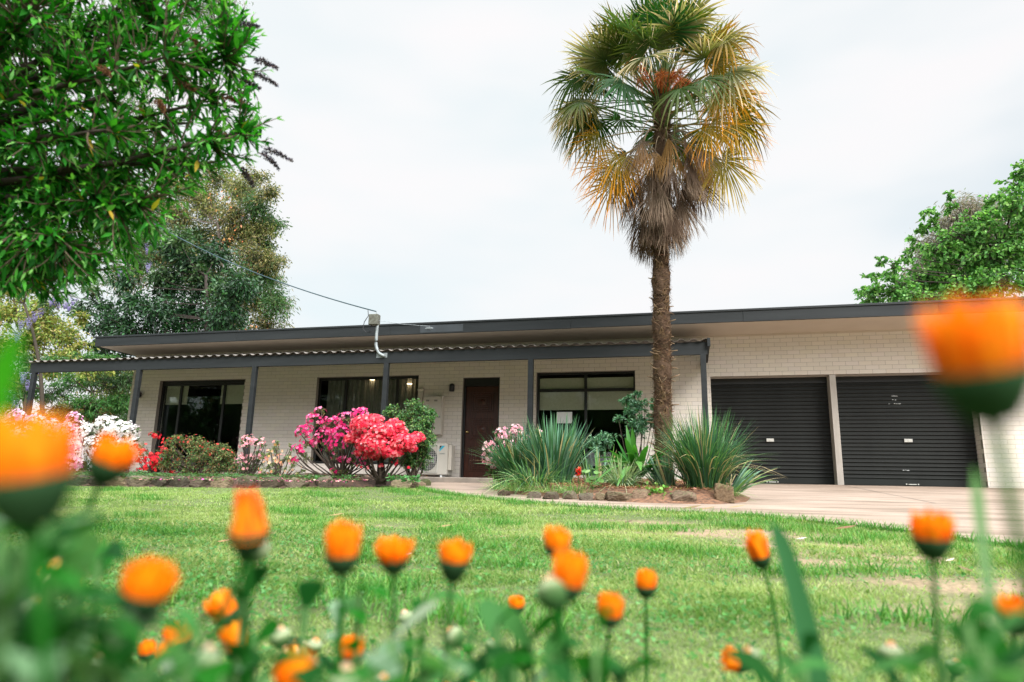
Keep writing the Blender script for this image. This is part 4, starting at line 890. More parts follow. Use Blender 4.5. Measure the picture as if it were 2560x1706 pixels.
# wisteria hanging in the left
WST = [(0.02, 0.055, 0.02), (0.05, 0.12, 0.035), (0.10, 0.17, 0.06)]
cl = []
for (x, y, r, n) in ((20, 1010, 0.6, 600), (60, 960, 0.6, 600), (-30, 930, 0.7, 600), (40, 1080, 0.6, 700), (100, 1060, 0.5, 500), (-60, 1050, 0.8, 700), (120, 760, 0.35, 120), (90, 700, 0.4, 150), (-10, 720, 0.5, 250), (40, 900, 0.5, 400), (10, 1140, 0.6, 600), (100, 1130, 0.6, 500), (-20, 640, 0.6, 350), (60, 600, 0.4, 200)):
    cl.append((PX(x, y, 14.2+rng.uniform(-0.4, 0.4)), (r, r*0.8, r*0.8), n, WST))
def wist(t, lf, wood):
    fl = MB()
    for (x, y, L_) in ((60, 930, 0.34), (72, 950, 0.3), (85, 925, 0.36), (28, 985, 0.34), (40, 1000, 0.3), (20, 975, 0.3), (12, 1015, 0.3), (45, 830, 0.3), (75, 795, 0.34), (90, 780, 0.3), (105, 770, 0.28), (55, 800, 0.3), (150, 745, 0.34), (165, 750, 0.26), (140, 735, 0.34), (175, 755, 0.28), (130, 740, 0.3), (185, 745, 0.2), (35, 1010, 0.26), (75, 690, 0.26), (60, 705, 0.26), (95, 915, 0.3), (370, 610, 0.4), (372, 655, 0.4), (300, 670, 0.34), (105, 670, 0.28)):
        Yw = 14.0 if x < 200 else 18.5
        c = np.array(PX(x, y, Yw+rng.uniform(-0.3, 0.3))); n = 110
        tt = rng.uniform(0, 1, n); rr = (1-tt)*0.085+0.012
        a = rng.uniform(0, 6.28, n); P = c+np.stack([np.cos(a)*rr, np.sin(a)*rr, -tt*L_], -1)
        fl.flowers(P, unit(P-c+[0, 0, 0.2]), 0.045, pal([(0.34, 0.30, 0.58), (0.48, 0.44, 0.66), (0.24, 0.21, 0.46)], n, 0.15), petals=3, cup=0.4)
    o = fl.build('blossom', M['petal'], t); o['label'] = 'hanging pale purple blossom'
tree('wisteria', 'wisteria with hanging pale purple blossom at the left edge', 'climber', PX(90, 1200, 14.2)[:2]+(0.70,), PX(60, 760, 14.2), cl, dict(L=0.10, W=0.04, droop=0.8, per=45, jit=0.16), r0=0.07, bark=(0.05, 0.04, 0.03), extra=wist, trunk_mid=PX(130, 950, 14.2), twig_r=0.006)
# tall hedge closing the view beyond the left side
cl = []
HG = [(0.05, 0.09, 0.03), (0.14, 0.16, 0.05), (0.08, 0.12, 0.04), (0.24, 0.22, 0.09)]
for k in range(26):
    x = -420+k*33; y = rng.uniform(930, 1120); cl.append((PX(x, y, 27+rng.uniform(-1, 1)), (1.3, 1.2, 1.1), 1300, HG))
for k in range(12): cl.append((PX(-420+k*70, 1190, 27), (1.6, 1.2, 0.9), 1000, HG))
tree('boundary_hedge', 'olive green overgrown hedge along the boundary far left', 'hedge', PX(60, 1196, 27)[:2]+(0.74,), PX(60, 1050, 27), cl, dict(L=0.17, W=0.085, droop=0.2, per=42, jit=0.16), r0=0.2)
# orange brown foliage and bare trunks under verandah
cl = [(PX(240, 1030, 22), (0.9, 0.7, 0.5), 900, [(0.45, 0.22, 0.09), (0.30, 0.18, 0.08), (0.10, 0.14, 0.05)]), (PX(120, 1060, 22), (0.8, 0.7, 0.6), 600, [(0.45, 0.36, 0.12), (0.28, 0.30, 0.08)]), (PX(330, 1030, 22), (0.8, 0.7, 0.8), 800, DK2)]
tree('russet_bush', 'russet orange leaved bush seen between the two left verandah posts', 'bush', PX(240, 1198, 22)[:2]+(0.74,), PX(240, 1080, 22), cl, dict(L=0.13, W=0.06, per=42), r0=0.08)
# right: fresh green tree with irregular shoots, grey distant tree behind
BG = [(0.09, 0.25, 0.05), (0.15, 0.35, 0.08), (0.24, 0.44, 0.14), (0.06, 0.17, 0.04)]
cl = []
for (x, y, r, n) in ((2190, 740, 0.7, 700), (2250, 720, 0.8, 900), (2310, 700, 1.0, 1300), (2370, 690, 1.1, 1500), (2430, 660, 1.2, 1700), (2490, 640, 1.2, 1700), (2550, 600, 1.2, 1700), (2400, 600, 0.9, 1000), (2460, 570, 0.9, 1000), (2540, 520, 1.0, 1200), (2600, 560, 1.3, 1500), (2350, 630, 0.8, 800), (2230, 670, 0.45, 260), (2200, 655, 0.3, 130), (2330, 560, 0.45, 260), (2310, 530, 0.3, 130), (2375, 520, 0.35, 200), (2370, 490, 0.22, 90), (2545, 460, 0.6, 500), (2560, 430, 0.5, 300), (2515, 500, 0.4, 260), (2180, 690, 0.35, 150), (2170, 730, 0.35, 160), (2275, 640, 0.35, 140), (2300, 580, 0.3, 110), (2500, 710, 1.0, 900), (2580, 690, 1.2, 900), (2420, 740, 1.0, 900), (2330, 750, 0.9, 800), (2255, 770, 0.8, 600), (2290, 600, 0.4, 160), (2650, 620, 1.5, 1200), (2480, 505, 0.35, 180)):
    cl.append((PX(x, y, 22+rng.uniform(-0.8, 0.8)), (r*0.92, r*0.8, r*0.66), int(n*0.62), BG))
tree('fresh_green_tree', 'fresh bright green tree with loose shoots behind the garage roof at the right', 'tree', PX(2520, 1250, 22)[:2]+(0.74,), PX(2500, 620, 22), cl, dict(L=0.11, W=0.085, droop=0.1, per=18, flat=0.4, jit=0.07, prof=(0.5, 1, 0.2)), r0=0.09, bark=(0.06, 0.045, 0.04), twig_r=0.012)
cl = []
GB = [(0.19, 0.17, 0.14), (0.24, 0.21, 0.17), (0.15, 0.16, 0.12), (0.28, 0.23, 0.19)]
for (x, y, r, n) in ((2400, 560, 3.0, 2600), (2440, 540, 3.0, 2600), (2360, 620, 3.0, 2600), (2330, 680, 3.0, 2600), (2460, 600, 4, 2600), (2340, 640, 2.5, 1400), (2320, 730, 3, 2000), (2390, 660, 4, 3000), (2540, 580, 4, 2500), (2420, 720, 4, 2500)):
    cl.append((PX(x, y, 62+rng.uniform(-2, 2)), (r*0.75, r*0.75, r*0.7), n, GB))
tree('grey_gum_tree', 'hazy grey brown gum crown far away behind the fresh green tree', 'tree', PX(2420, 1240, 62)[:2]+(0.7,), PX(2410, 620, 62), cl, dict(L=0.42, W=0.09, droop=0.9, per=45, flat=0.1, jit=0.2), r0=0.5, twig_r=0.03, bark=(0.25, 0.22, 0.2))

# ---- palm
PB = np.array([-0.385, 10.0, G(10.0)+0.10])
palm = thing('palm_tree', 'tall fan palm with shaggy dead skirt and yellowing fronds standing in the island bed', 'palm tree', tuple(PB))
tw = MB(); zs_ = np.linspace(PB[2]-0.1, 6.95, 120)
def palm_axis(z): return np.stack([-0.40+0.022*(z-1.0)+0.012*np.sin(z*1.3), 10.0+0*z, z], -1)
ax_ = palm_axis(zs_); rr = 0.116+0.012*np.sin(zs_*9)+rng.normal(0, 0.003, 120); rr[zs_ > 4.2] *= 1.1
n_ = 28; th = np.arange(n_)/n_*2*np.pi
R_ = rr[:, None]*(1+0.06*np.sin(5*th[None]+zs_[:, None]*22)+0.05*rng.normal(0, 1, (120, n_)))
V = ax_[:, None]+np.stack([R_*np.cos(th), R_*np.sin(th), 0*R_], -1)
cc = np.array([0.07, 0.042, 0.026])*(0.75+0.5*rng.uniform(0, 1, (120, n_, 1)))
i_ = np.arange(119)[:, None]*n_; j_ = np.arange(n_)[None]
tw.add(V.reshape(-1, 3), np.stack([i_+j_, i_+(j_+1) % n_, i_+n_+(j_+1) % n_, i_+n_+j_], -1).reshape(-1, 4), cc.reshape(-1, 3))
trunk = tw.build('trunk', M['bark'], palm, smooth=True)
# woven fibre and old leaf bases
fbm = MB(); n = 15000; z = rng.uniform(PB[2], 7.0, n); a = rng.uniform(0, 6.28, n); c = palm_axis(z)
out_ = np.stack([np.cos(a), np.sin(a), 0*a], -1); tang = np.stack([-np.sin(a), np.cos(a), 0*a], -1)
D = tang*rng.choice([-1, 1], n)[:, None]*rng.uniform(0.3, 1, (n, 1))+np.array([0, 0, 1.0])*rng.uniform(-0.9, 0.5, (n, 1))+out_*rng.uniform(0.0, 0.3, (n, 1))
fbm.strips(c+out_*0.112, D, out_*0.5+rng.normal(0, 0.6, (n, 3)), rng.uniform(0.05, 0.17, n), rng.uniform(0.003, 0.008, n), K=2, bend=-out_*0.3, prof=(1, 0.8, 0.3), col=pal([(0.085, 0.05, 0.03), (0.14, 0.085, 0.05), (0.045, 0.028, 0.018), (0.28, 0.18, 0.11)], n, 0.3))
fbm.build('trunk_fibre', M['dry'], palm)
lb = MB(); 
for k in range(128):      # stubs of cut leaf stalks in a spiral
    z_ = PB[2]+0.12+k*0.030+rng.normal(0, 0.03); a_ = k*2.4+rng.normal(0, 0.6); c_ = palm_axis(np.array([z_]))[0]; o_ = np.array([math.cos(a_), math.sin(a_), 0]); t_ = np.array([-math.sin(a_), math.cos(a_), 0])
    if rng.uniform() < (0.60 if z_ > 2.9 else 0.25): continue
    L_ = rng.uniform(0.02, 0.12)
    w0 = 0.05; p0 = c_+o_*0.105; p1 = p0+o_*0.03+np.array([0, 0, 0.035]); p2 = p1+o_*L_+np.array([0, 0, rng.uniform(-0.02, 0.05)])
    lb.strips([p0-[0, 0, 0.05]], [p1-p0+[0, 0, 0.05]], [t_], 0.11, w0*1.9, K=2, prof=(1, 0.7, 0.35), col=(0.19, 0.12, 0.07))
    lb.tube([p0, p1, p2], [0.016, 0.011, 0.006], 5, [(0.08, 0.05, 0.03), (0.10, 0.065, 0.04), (0.26, 0.18, 0.11)])
tag(lb.build('leaf_stub', M['dry'], palm), kind='stuff')
def fan(mb, hub, ax, up, R, cols, tipc, nseg=34, span=4.6, droop=0.25, wseg=0.03, cut=0.42, fringe=0.5, dead=0.0):
    """one fan blade: folded segments radiating from hub; ax = outward axis in the blade plane, up = normal"""
    ax = unit(np.array(ax, float)); up = np.array(up, float); up = unit(up-ax*(up@ax)); sd_ = np.cross(ax, up)
    th = np.linspace(-span/2, span/2, nseg)+rng.normal(0, 0.02, nseg)
    d = np.cos(th)[:, None]*ax+np.sin(th)[:, None]*sd_
    Ls = R*(0.80+0.20*np.cos(th))*rng.uniform(0.9, 1.08, nseg)
    side = unit(np.cross(up, d)+up*0.55*np.where(np.arange(nseg) % 2, 1, -1)[:, None])
    K = 5; g = np.array([[0, 0, -1.0]]); dr = droop*rng.uniform(0.4, 1.7, nseg)[:, None]
    base = np.array(cols)*rng.uniform(0.8, 1.2, (nseg, 1)); tp_ = np.array(tipc)*rng.uniform(0.8, 1.2, (nseg, 1))
    bend = g*dr+up*0.10+d*(-0.35*dr)
    w_ = wseg*R/0.7
    mb.strips(np.repeat(np.array(hub)[None], nseg, 0)+d*0.02, d, side, Ls, w_, K=K, bend=bend, prof=(0.12, 0.75, 1.0, 0.85, 0.5, 0.05), col=base, tip=tp_, fold=0)
    # split hanging tips
    m_ = int(nseg*fringe); kk = rng.choice(nseg, m_, replace=False)
    tip = np.array(hub)+d[kk]*(Ls[kk]*0.80)[:, None]+bend[kk]*(Ls[kk]*0.64)[:, None]
    mb.strips(tip, unit(d[kk]*0.5+g*1.0+rng.normal(0, 0.15, (m_, 3))), side[kk], R*rng.uniform(0.15, 0.40, m_), w_*0.5, K=2, prof=(0.8, 0.7, 0.1), col=tp_[kk]*0.95)
HUB0 = palm_axis(np.array([6.35]))[0]
gr_ = MB(); pet = MB(); dd2 = MB(); dpet = MB(); spet = MB()
GREEN = (0.011, 0.055, 0.008); BLUEG = (0.04, 0.10, 0.05); YEL = (0.36, 0.27, 0.015); ORG = (0.76, 0.25, 0.006); BRN = (0.42, 0.27, 0.14); TANN = (0.62, 0.46, 0.28)
frs = []
# (azimuth deg, elevation deg, petiole, blade, yellow 0..1)
for k in range(72):
    az_ = k*137.5+rng.normal(0, 9); el = 84-k*1.05+rng.normal(0, 5)
    frs.append((az_, el))
frs += [(176, 30), (190, 24), (165, 18), (184, 42), (200, 36), (172, 10), (195, 4), (230, 44), (250, 30), (210, 50), (280, 52), (300, 38), (262, 62), (320, 24), (180, 50)]
for k, (az_, el) in enumerate(frs):
    if k >= 72: k = 28
    a_ = math.radians(az_); e_ = math.radians(el); o_ = np.array([math.cos(a_)*math.cos(e_), math.sin(a_)*math.cos(e_), math.sin(e_)])
    z0 = 6.95-0.013*k; c_ = palm_axis(np.array([z0]))[0]
    Lp = rng.uniform(0.85, 1.08)+(0.26 if el < 55 else 0.04)
    sag = 0.02+0.22*max(0, (50-el)/90)
    if o_[0] < -0.75: Lp += 0.16
    hub = c_+o_*Lp+np.array([0, 0, -sag*Lp]); mid_ = c_+o_*Lp*0.55+np.array([0, 0, 0.02])
    pet.tube(bez(c_+o_*0.08, mid_, hub, 7), np.linspace(0.013, 0.007, 7), 5, (0.13, 0.20, 0.07))
    axd = unit(hub-mid_+np.array([0, 0, -0.10-0.30*(el < 28)]))
    upv = np.array([o_[0]*-1.0, o_[1]*-1.0, 0.6])+rng.normal(0, 0.3, 3)
    right = math.cos(a_)
    yl = np.clip(0.08+0.58*max(0, right-0.25)*(1 if el < 62 else 0.6)+(0.30 if el < -8 else 0)+rng.normal(0, 0.12), 0, 1)
    base = np.array(GREEN)*(1-yl*0.55)+np.array(YEL)*yl*0.45
    if rng.uniform() < 0.45: base = base*0.55+np.array(BLUEG)*0.45
    tipc = np.array(GREEN)*1.4*(1-yl)+np.array(ORG if rng.uniform() < 0.65 else YEL)*yl
    if rng.uniform() < 0.22: tipc = np.array(TANN)
    fan(gr_, hub, axd, upv, rng.uniform(0.60, 0.76), base, tipc, droop=0.14+0.30*(el < 28)+rng.uniform(0, 0.18), nseg=34, span=3.7 if el > 45 else (4.4 if el > 0 else 4.0), fringe=0.5, wseg=0.033)
crown = gr_.build('crown', M['leaf'], palm); crown['label'] = 'green fan fronds with orange tips on the right'
pet.build('leaf_stalks', M['leaf'], palm)
# orange fronds, right flank and lower left
of = MB()
for (az_, el, z0, Lp) in ((-10, 8, 6.35, 1.05), (-35, -2, 6.3, 1.05), (10, -6, 6.3, 1.10), (-18, -14, 6.15, 1.10), (-42, -20, 6.1, 1.0), (16, -22, 6.0, 1.05), (-6, -30, 5.95, 1.0), (30, 10, 6.4, 1.0), (-28, 16, 6.5, 1.0), (190, -26, 5.95, 1.0), (204, -34, 5.85, 0.92), (176, -34, 5.8, 0.95), (218, -28, 5.9, 0.90), (-2, 26, 6.6, 0.95), (196, -10, 6.1, 1.0)):
    a_ = math.radians(az_); e_ = math.radians(el); o_ = np.array([math.cos(a_)*math.cos(e_), math.sin(a_)*math.cos(e_), math.sin(e_)]); c_ = palm_axis(np.array([z0]))[0]
    hub = c_+o_*Lp; pet_ = bez(c_, c_+o_*Lp*0.5+[0, 0, 0.08], hub, 6); of.tube(pet_, np.linspace(0.012, 0.007, 6), 5, (0.30, 0.22, 0.07))
    fan(of, hub, unit(o_+np.array([0, 0, -0.75])), np.array([-o_[0]*0.5, -o_[1]*0.5-0.75, 0.5]), rng.uniform(0.60, 0.72), (0.20, 0.17, 0.02), (0.80, 0.30, 0.01) if rng.uniform() < 0.75 else (0.55, 0.36, 0.04), droop=0.40, nseg=34, span=4.4, fringe=0.7, wseg=0.021)
of.build('orange_fronds', M['leaf'], palm)
# dead skirt: hanging pleated brown fans
for k in range(96):
    f_ = k/96; zt = 5.75-1.28*f_                       # height of the hanging blade's hub
    a_ = rng.uniform(0, 6.28); o_ = np.array([math.cos(a_), math.sin(a_), 0])
    R0 = (0.88-0.62*f_)*rng.uniform(0.40, 1.0); z0 = zt+rng.uniform(0.35, 0.55)
    c_ = palm_axis(np.array([z0]))[0]; hub = palm_axis(np.array([zt]))[0]+o_*(0.10+R0*0.85)
    dpet.tube(bez(c_+o_*0.08, c_+o_*R0*0.75+[0, 0, 0.04], hub, 6), np.linspace(0.011, 0.006, 6), 5, (0.22, 0.17, 0.12))
    g_ = rng.uniform(0, 1); colr = np.array((0.07, 0.042, 0.027))*(1-g_)+np.array((0.28, 0.205, 0.15))*g_
    if k < 30 and rng.uniform() < 0.45: colr = np.array((0.46, 0.26, 0.10))
    fan(dd2, hub, unit(np.array([o_[0]*0.16, o_[1]*0.16, -1])), o_+rng.normal(0, 0.45, 3), rng.uniform(0.38, 0.60), colr*0.8, colr*1.1, nseg=24, span=rng.uniform(0.8, 2.0), droop=0.2, wseg=0.017, fringe=0.8)
sk = dd2.build('dead_skirt', M['dry'], palm); sk['label'] = 'hanging skirt of grey brown dead fronds'
dpet.build('dead_stalks', M['dry'], palm)
fr_ = MB()
for k in range(9):
    a_ = -math.pi/2+rng.uniform(-1.7, 1.7); o_ = np.array([math.cos(a_), math.sin(a_), 0]); c_ = palm_axis(np.array([6.65]))[0]
    e_ = c_+o_*rng.uniform(0.35, 0.8)+np.array([0, 0, rng.uniform(-0.1, 0.5)]); br = bez(c_+o_*0.1, c_+o_*0.3+[0, 0, 0.4], e_, 10); fr_.tube(br, np.linspace(0.02, 0.006, 10), 6, (0.40, 0.12, 0.04))
    n = 170; kk = rng.uniform(2.5, 9, n); i0 = np.minimum(kk.astype(int), 8); P = br[i0]*(1-(kk-i0))[:, None]+br[i0+1]*(kk-i0)[:, None]
    D = unit(rdir(n)+o_*0.5); fr_.strips(P, D, rdir(n), rng.uniform(0.06, 0.2, n), 0.007, K=3, prof=(1, 1, 1, 0.6), bend=np.array([[0, 0, -0.4]])*np.ones((n, 1)), col=pal([(0.55, 0.15, 0.04), (0.42, 0.14, 0.06), (0.68, 0.24, 0.06), (0.25, 0.13, 0.06)], n, 0.2))
fr_.build('fruit_stalks', M['dry'], palm)

# unseen trees behind the camera: windows mirror them, height added to block low sky
cl = []
for k in range(34):
    x = -66+k*3.0; cl.append(((x, -17+rng.uniform(-1.5, 1.5), rng.uniform(1.8, 4.0)), (2.6, 2.0, 2.2), 1500, GRN+DKG)); cl.append(((x+1, -17+rng.uniform(-1.5, 1.5), rng.uniform(4.5, 6.2)), (2.6, 1.8, 2.2), 1500, GRN+DKG)); cl.append(((x-1, -17+rng.uniform(-1.5, 1.5), rng.uniform(7.0, 9.5)), (2.4, 1.8, 2.0), 700, GRN+OLV))
tree('street_hedge', 'tall unseen green hedge on the street side, mirrored in the windows and blocking low sky', 'hedge', (-1, -18, -0.9), (-1, -18, 6.0), cl, dict(L=0.42, W=0.26, per=70, droop=0.2), r0=0.05)
# ================================================================ flower bed along the verandah
def shrub(name, label, cat, foot, clumps, leaf, flower=None, stem_r=0.012, bark=(0.06, 0.045, 0.035), group=None, mat='leaf', nst=3, low=None):
    """several woody stems from the foot to each clump; clump = (centre, radii, n leaves, n flowers)"""
    foot = np.array(foot, float); t = thing(name, label, cat, tuple(foot), group)
    wood = MB(); lf = MB(); fm = MB(); FP = []; FN = []; FC = []
    for cl_ in clumps:
        c, r, nl, nf_ = cl_[:4]; fc = cl_[4] if len(cl_) > 4 else None
        c = np.array(c, float); r = np.array(r if np.ndim(r) else (r, r, r), float)
        for s_ in range(nst):
            e = c+rng.normal(0, 0.3, 3)*r; a = foot+rng.normal(0, 0.05, 3)*[1, 1, 0]; mid_ = (a+e)/2+rng.normal(0, 0.08, 3)+np.array([(e[0]-a[0])*0.12, 0, -0.05])
            wood.tube(bez(a, mid_, e, 8), np.linspace(stem_r, stem_r*0.4, 8), 5, bark)
        tw = twigs(c, r, max(5, nl//22)); per = nl//len(tw)+1; pts = []; dr = []
        for w_ in tw:
            wood.tube(w_, np.linspace(stem_r*0.35, stem_r*0.15, 6), 4, bark, caps=False)
            k_ = rng.uniform(0.8, 5, per); i0 = np.minimum(k_.astype(int), 4); f_ = (k_-i0)[:, None]
            pts.append(w_[i0]*(1-f_)+w_[i0+1]*f_+rng.normal(0, 0.09, (per, 3))*r); dr.append(np.repeat(unit(w_[-1]-w_[0])[None], per, 0))
        leafset(lf, np.concatenate(pts), np.concatenate(dr), leaf['L'], leaf['W'], leaf['cols'], droop=leaf.get('droop', 0.1), flat=leaf.get('flat', 0.4), fold=0.15, spread=leaf.get('spread', 0.9), K=leaf.get('K', 2), prof=leaf.get('prof', (0.15, 1, 0.15)))
        if flower and nf_:
            d = rdir(nf_, -0.75, 1); d[:, 1] = np.where(rng.uniform(0, 1, nf_) < 0.5, -abs(d[:, 1]), d[:, 1]); d = unit(d)
            FP.append(c+d*r*rng.uniform(0.75, 1.12, (nf_, 1))); FN.append(unit(d+np.array([0, -0.35, 0.25])+rng.normal(0, 0.3, (nf_, 3)))); FC.append(pal(fc or flower['cols'], nf_, 0.14))
    wood.build('stems', M['bark'], t, smooth=True); lf.build('leaves', M[mat], t)
    if FP:
        P = np.concatenate(FP)
        if len(P) <= 90:
            N_ = np.concatenate(FN); C_ = np.concatenate(FC)
            for q in range(len(P)): MB().flowers(P[q:q+1], N_[q:q+1], flower['s']*rng.uniform(0.8, 1.2, 1), C_[q:q+1], cup=flower.get('cup', 0.45), petals=5, wf=flower.get('wf', 0.62)).build('flower', M['petal'], t)
            return t
        fm.flowers(P, np.concatenate(FN), flower['s']*rng.uniform(0.8, 1.2, len(P)), np.concatenate(FC), cup=flower.get('cup', 0.45), petals=5, wf=flower.get('wf', 0.62)); fm.build('flowers', M['petal'], t)
    return t
def C(x, y, Y, r, nl, nf_=0, fc=None, sq=0.8): return (PX(x, y, Y+rng.uniform(-0.12, 0.12)), (r, r, r*sq), nl, nf_, fc)
def foot(x, Y, lift=0.09): p = atY(x, 1200, Y); return (p[0], Y, G(Y)+lift)
SH = [(0.05, 0.12, 0.03), (0.09, 0.17, 0.05), (0.13, 0.20, 0.07), (0.04, 0.08, 0.03)]
SHD = [(0.03, 0.07, 0.025), (0.05, 0.11, 0.035), (0.02, 0.05, 0.02)]
WHT = [(0.85, 0.84, 0.80), (0.80, 0.76, 0.74), (0.88, 0.88, 0.86)]; LIL = [(0.82, 0.48, 0.66), (0.86, 0.62, 0.72)]
shrub('azalea', 'white flowering azalea at the left corner of the house', 'azalea', foot(255, 11.3),
      [C(225, 1085, 11.3, 0.26, 420, 120, WHT), C(270, 1068, 11.3, 0.28, 420, 150, WHT), C(310, 1078, 11.2, 0.26, 420, 120, WHT), C(338, 1075, 11.2, 0.13, 120, 26, WHT), C(245, 1120, 11.2, 0.28, 420, 90, WHT), C(295, 1125, 11.2, 0.30, 500, 60, WHT), C(215, 1160, 11.2, 0.26, 380, 8, WHT), C(265, 1165, 11.1, 0.26, 380, 10, WHT), C(335, 1105, 11.2, 0.14, 130, 20, WHT), C(315, 1160, 11.2, 0.2, 240, 8, WHT), C(190, 1065, 11.3, 0.2, 200, 50, WHT+LIL)],
      dict(L=0.035, W=0.016, cols=SH), dict(s=0.062, cols=WHT), group='azaleas in the bed along the verandah')
shrub('azalea', 'lilac pink azalea behind the large blurred orange flower at the far left', 'azalea', foot(130, 11.0),
      [C(x, y, 11.0, r, int(1500*r), int(360*r)) for x, y, r in ((40, 1040, 0.17), (90, 1052, 0.18), (135, 1068, 0.2), (170, 1078, 0.22), (185, 1045, 0.14), (110, 1100, 0.26), (165, 1115, 0.26), (60, 1090, 0.24), (180, 1155, 0.2), (20, 1120, 0.26), (100, 1150, 0.26))], dict(L=0.035, W=0.016, cols=SH), dict(s=0.06, cols=LIL+[(0.80, 0.30, 0.60)]), group='azaleas in the bed along the verandah')
RED = [(0.72, 0.02, 0.03), (0.82, 0.05, 0.05), (0.60, 0.01, 0.03)]
shrub('azalea', 'thin red flowering azalea in front of the left window edge', 'azalea', foot(385, 10.9),
      [C(x, y, 10.9, r, int(700*r), n) for x, y, r, n in ((388, 1088, 0.10, 14), (355, 1118, 0.12, 12), (362, 1140, 0.15, 26), (385, 1152, 0.15, 26), (405, 1128, 0.13, 20), (420, 1105, 0.10, 10), (373, 1165, 0.12, 16), (395, 1170, 0.10, 10), (350, 1175, 0.06, 4), (430, 1182, 0.06, 6), (448, 1190, 0.09, 12), (392, 1142, 0.1, 12), (350, 1152, 0.08, 8))], dict(L=0.03, W=0.014, cols=SH), dict(s=0.066, cols=RED), group='azaleas in the bed along the verandah')
shrub('leafy_shrub', 'rounded green leafy shrub between the red and the pale pink azaleas', 'shrub', foot(495, 10.7),
      [C(x, y, 10.7, r, int(2600*r), n) for x, y, r, n in ((440, 1105, 0.22, 6), (482, 1112, 0.24, 8), (430, 1140, 0.24, 4), (510, 1118, 0.22, 9), (545, 1125, 0.22, 6), (500, 1148, 0.26, 0), (560, 1145, 0.24, 5), (460, 1165, 0.26, 3), (540, 1172, 0.26, 0), (580, 1168, 0.22, 0), (415, 1165, 0.2, 4), (575, 1138, 0.14, 4), (480, 1180, 0.2, 0))], dict(L=0.038, W=0.017, cols=[(0.09, 0.17, 0.05), (0.14, 0.24, 0.08), (0.06, 0.12, 0.04), (0.22, 0.20, 0.08), (0.22, 0.10, 0.05)]), dict(s=0.05, cols=[(0.55, 0.05, 0.05), (0.45, 0.08, 0.05)]))
PNK = [(0.84, 0.34, 0.38), (0.88, 0.46, 0.46), (0.86, 0.42, 0.50)]
shrub('azalea', 'pale salmon pink azalea in front of the third verandah post', 'azalea', foot(618, 10.7),
      [C(x, y, 10.7, r, int(1300*r), n) for x, y, r, n in ((622, 1100, 0.13, 36), (645, 1106, 0.13, 26), (608, 1112, 0.08, 10), (605, 1150, 0.15, 26), (630, 1150, 0.15, 16), (605, 1170, 0.2, 3), (640, 1165, 0.2, 5), (660, 1110, 0.06, 5), (625, 1180, 0.18, 2), (650, 1135, 0.12, 8))], dict(L=0.035, W=0.016, cols=SH), dict(s=0.055, cols=PNK), group='azaleas in the bed along the verandah')
PCH = [(0.88, 0.42, 0.22), (0.85, 0.52, 0.32), (0.84, 0.34, 0.34), (0.85, 0.55, 0.18)]
shrub('azalea', 'sparse peach and yellow azalea left of the magenta azalea', 'azalea', foot(690, 10.6),
      [C(x, y, 10.6, r, int(1000*r), n) for x, y, r, n in ((668, 1140, 0.13, 10), (685, 1125, 0.16, 6), (700, 1155, 0.16, 12), (672, 1170, 0.15, 8), (718, 1145, 0.15, 4), (700, 1180, 0.15, 5), (728, 1118, 0.08, 0), (735, 1165, 0.12, 3), (660, 1185, 0.12, 5), (690, 1108, 0.07, 3), (750, 1180, 0.1, 2))], dict(L=0.034, W=0.016, cols=[(0.10, 0.18, 0.06), (0.18, 0.26, 0.10), (0.28, 0.30, 0.14)]), dict(s=0.055, cols=PCH), group='azaleas in the bed along the verandah')
MAG = [(0.78, 0.025, 0.20), (0.84, 0.09, 0.30), (0.68, 0.015, 0.15), (0.88, 0.24, 0.42)]
shrub('azalea', 'magenta azalea in front of the wide window', 'azalea', foot(850, 10.7),
      [C(x, y, 10.6, r, int(900*r), int(n*1.9)) for x, y, r, n in ((792, 1050, 0.17, 20), (800, 1030, 0.10, 6), (762, 1078, 0.16, 18), (832, 1062, 0.18, 22), (866, 1050, 0.18, 22), (902, 1038, 0.16, 20), (815, 1090, 0.19, 24), (855, 1085, 0.19, 26), (888, 1068, 0.18, 22), (798, 1105, 0.14, 8), (845, 1112, 0.18, 16), (885, 1105, 0.2, 14), (770, 1108, 0.14, 8), (745, 1122, 0.10, 8), (738, 1152, 0.08, 6), (826, 1125, 0.14, 3), (857, 1150, 0.10, 5), (838, 1142, 0.06, 2), (880, 1148, 0.12, 6), (905, 1150, 0.10, 6), (832, 1178, 0.06, 3), (880, 1162, 0.06, 2), (915, 1165, 0.08, 4), (762, 1140, 0.16, 2), (865, 1185, 0.16, 0), (905, 1010+20, 0.1, 6))], dict(L=0.04, W=0.018, cols=[(0.10, 0.15, 0.05), (0.18, 0.20, 0.08), (0.06, 0.10, 0.03), (0.20, 0.12, 0.07)]), dict(s=0.066, cols=MAG), stem_r=0.016, nst=2, group='azaleas in the bed along the verandah')
COR = [(0.84, 0.035, 0.08), (0.90, 0.11, 0.15), (0.76, 0.02, 0.06), (0.92, 0.30, 0.32)]
cc_ = []
for (x, y, r) in ((905, 1068, 0.20), (935, 1052, 0.16), (912, 1042, 0.12), (985, 1062, 0.14), (960, 1072, 0.22), (1000, 1070, 0.12), (940, 1090, 0.24), (985, 1092, 0.24), (1018, 1092, 0.18), (1038, 1088, 0.12), (895, 1095, 0.16), (925, 1115, 0.22), (965, 1118, 0.24), (1005, 1115, 0.20), (910, 1135, 0.16), (945, 1138, 0.18), (985, 1135, 0.16), (880, 1100, 0.11), (948, 1150, 0.10), (1020, 1118, 0.14), (925, 1148, 0.08)):
    cc_.append((PX(x+rng.uniform(-6, 6), y+rng.uniform(-9, 9), 10.35+rng.uniform(-0.2, 0.2)), (r*1.05, r, r*rng.uniform(0.5, 0.75)), int(900*r), int(1500*r)))
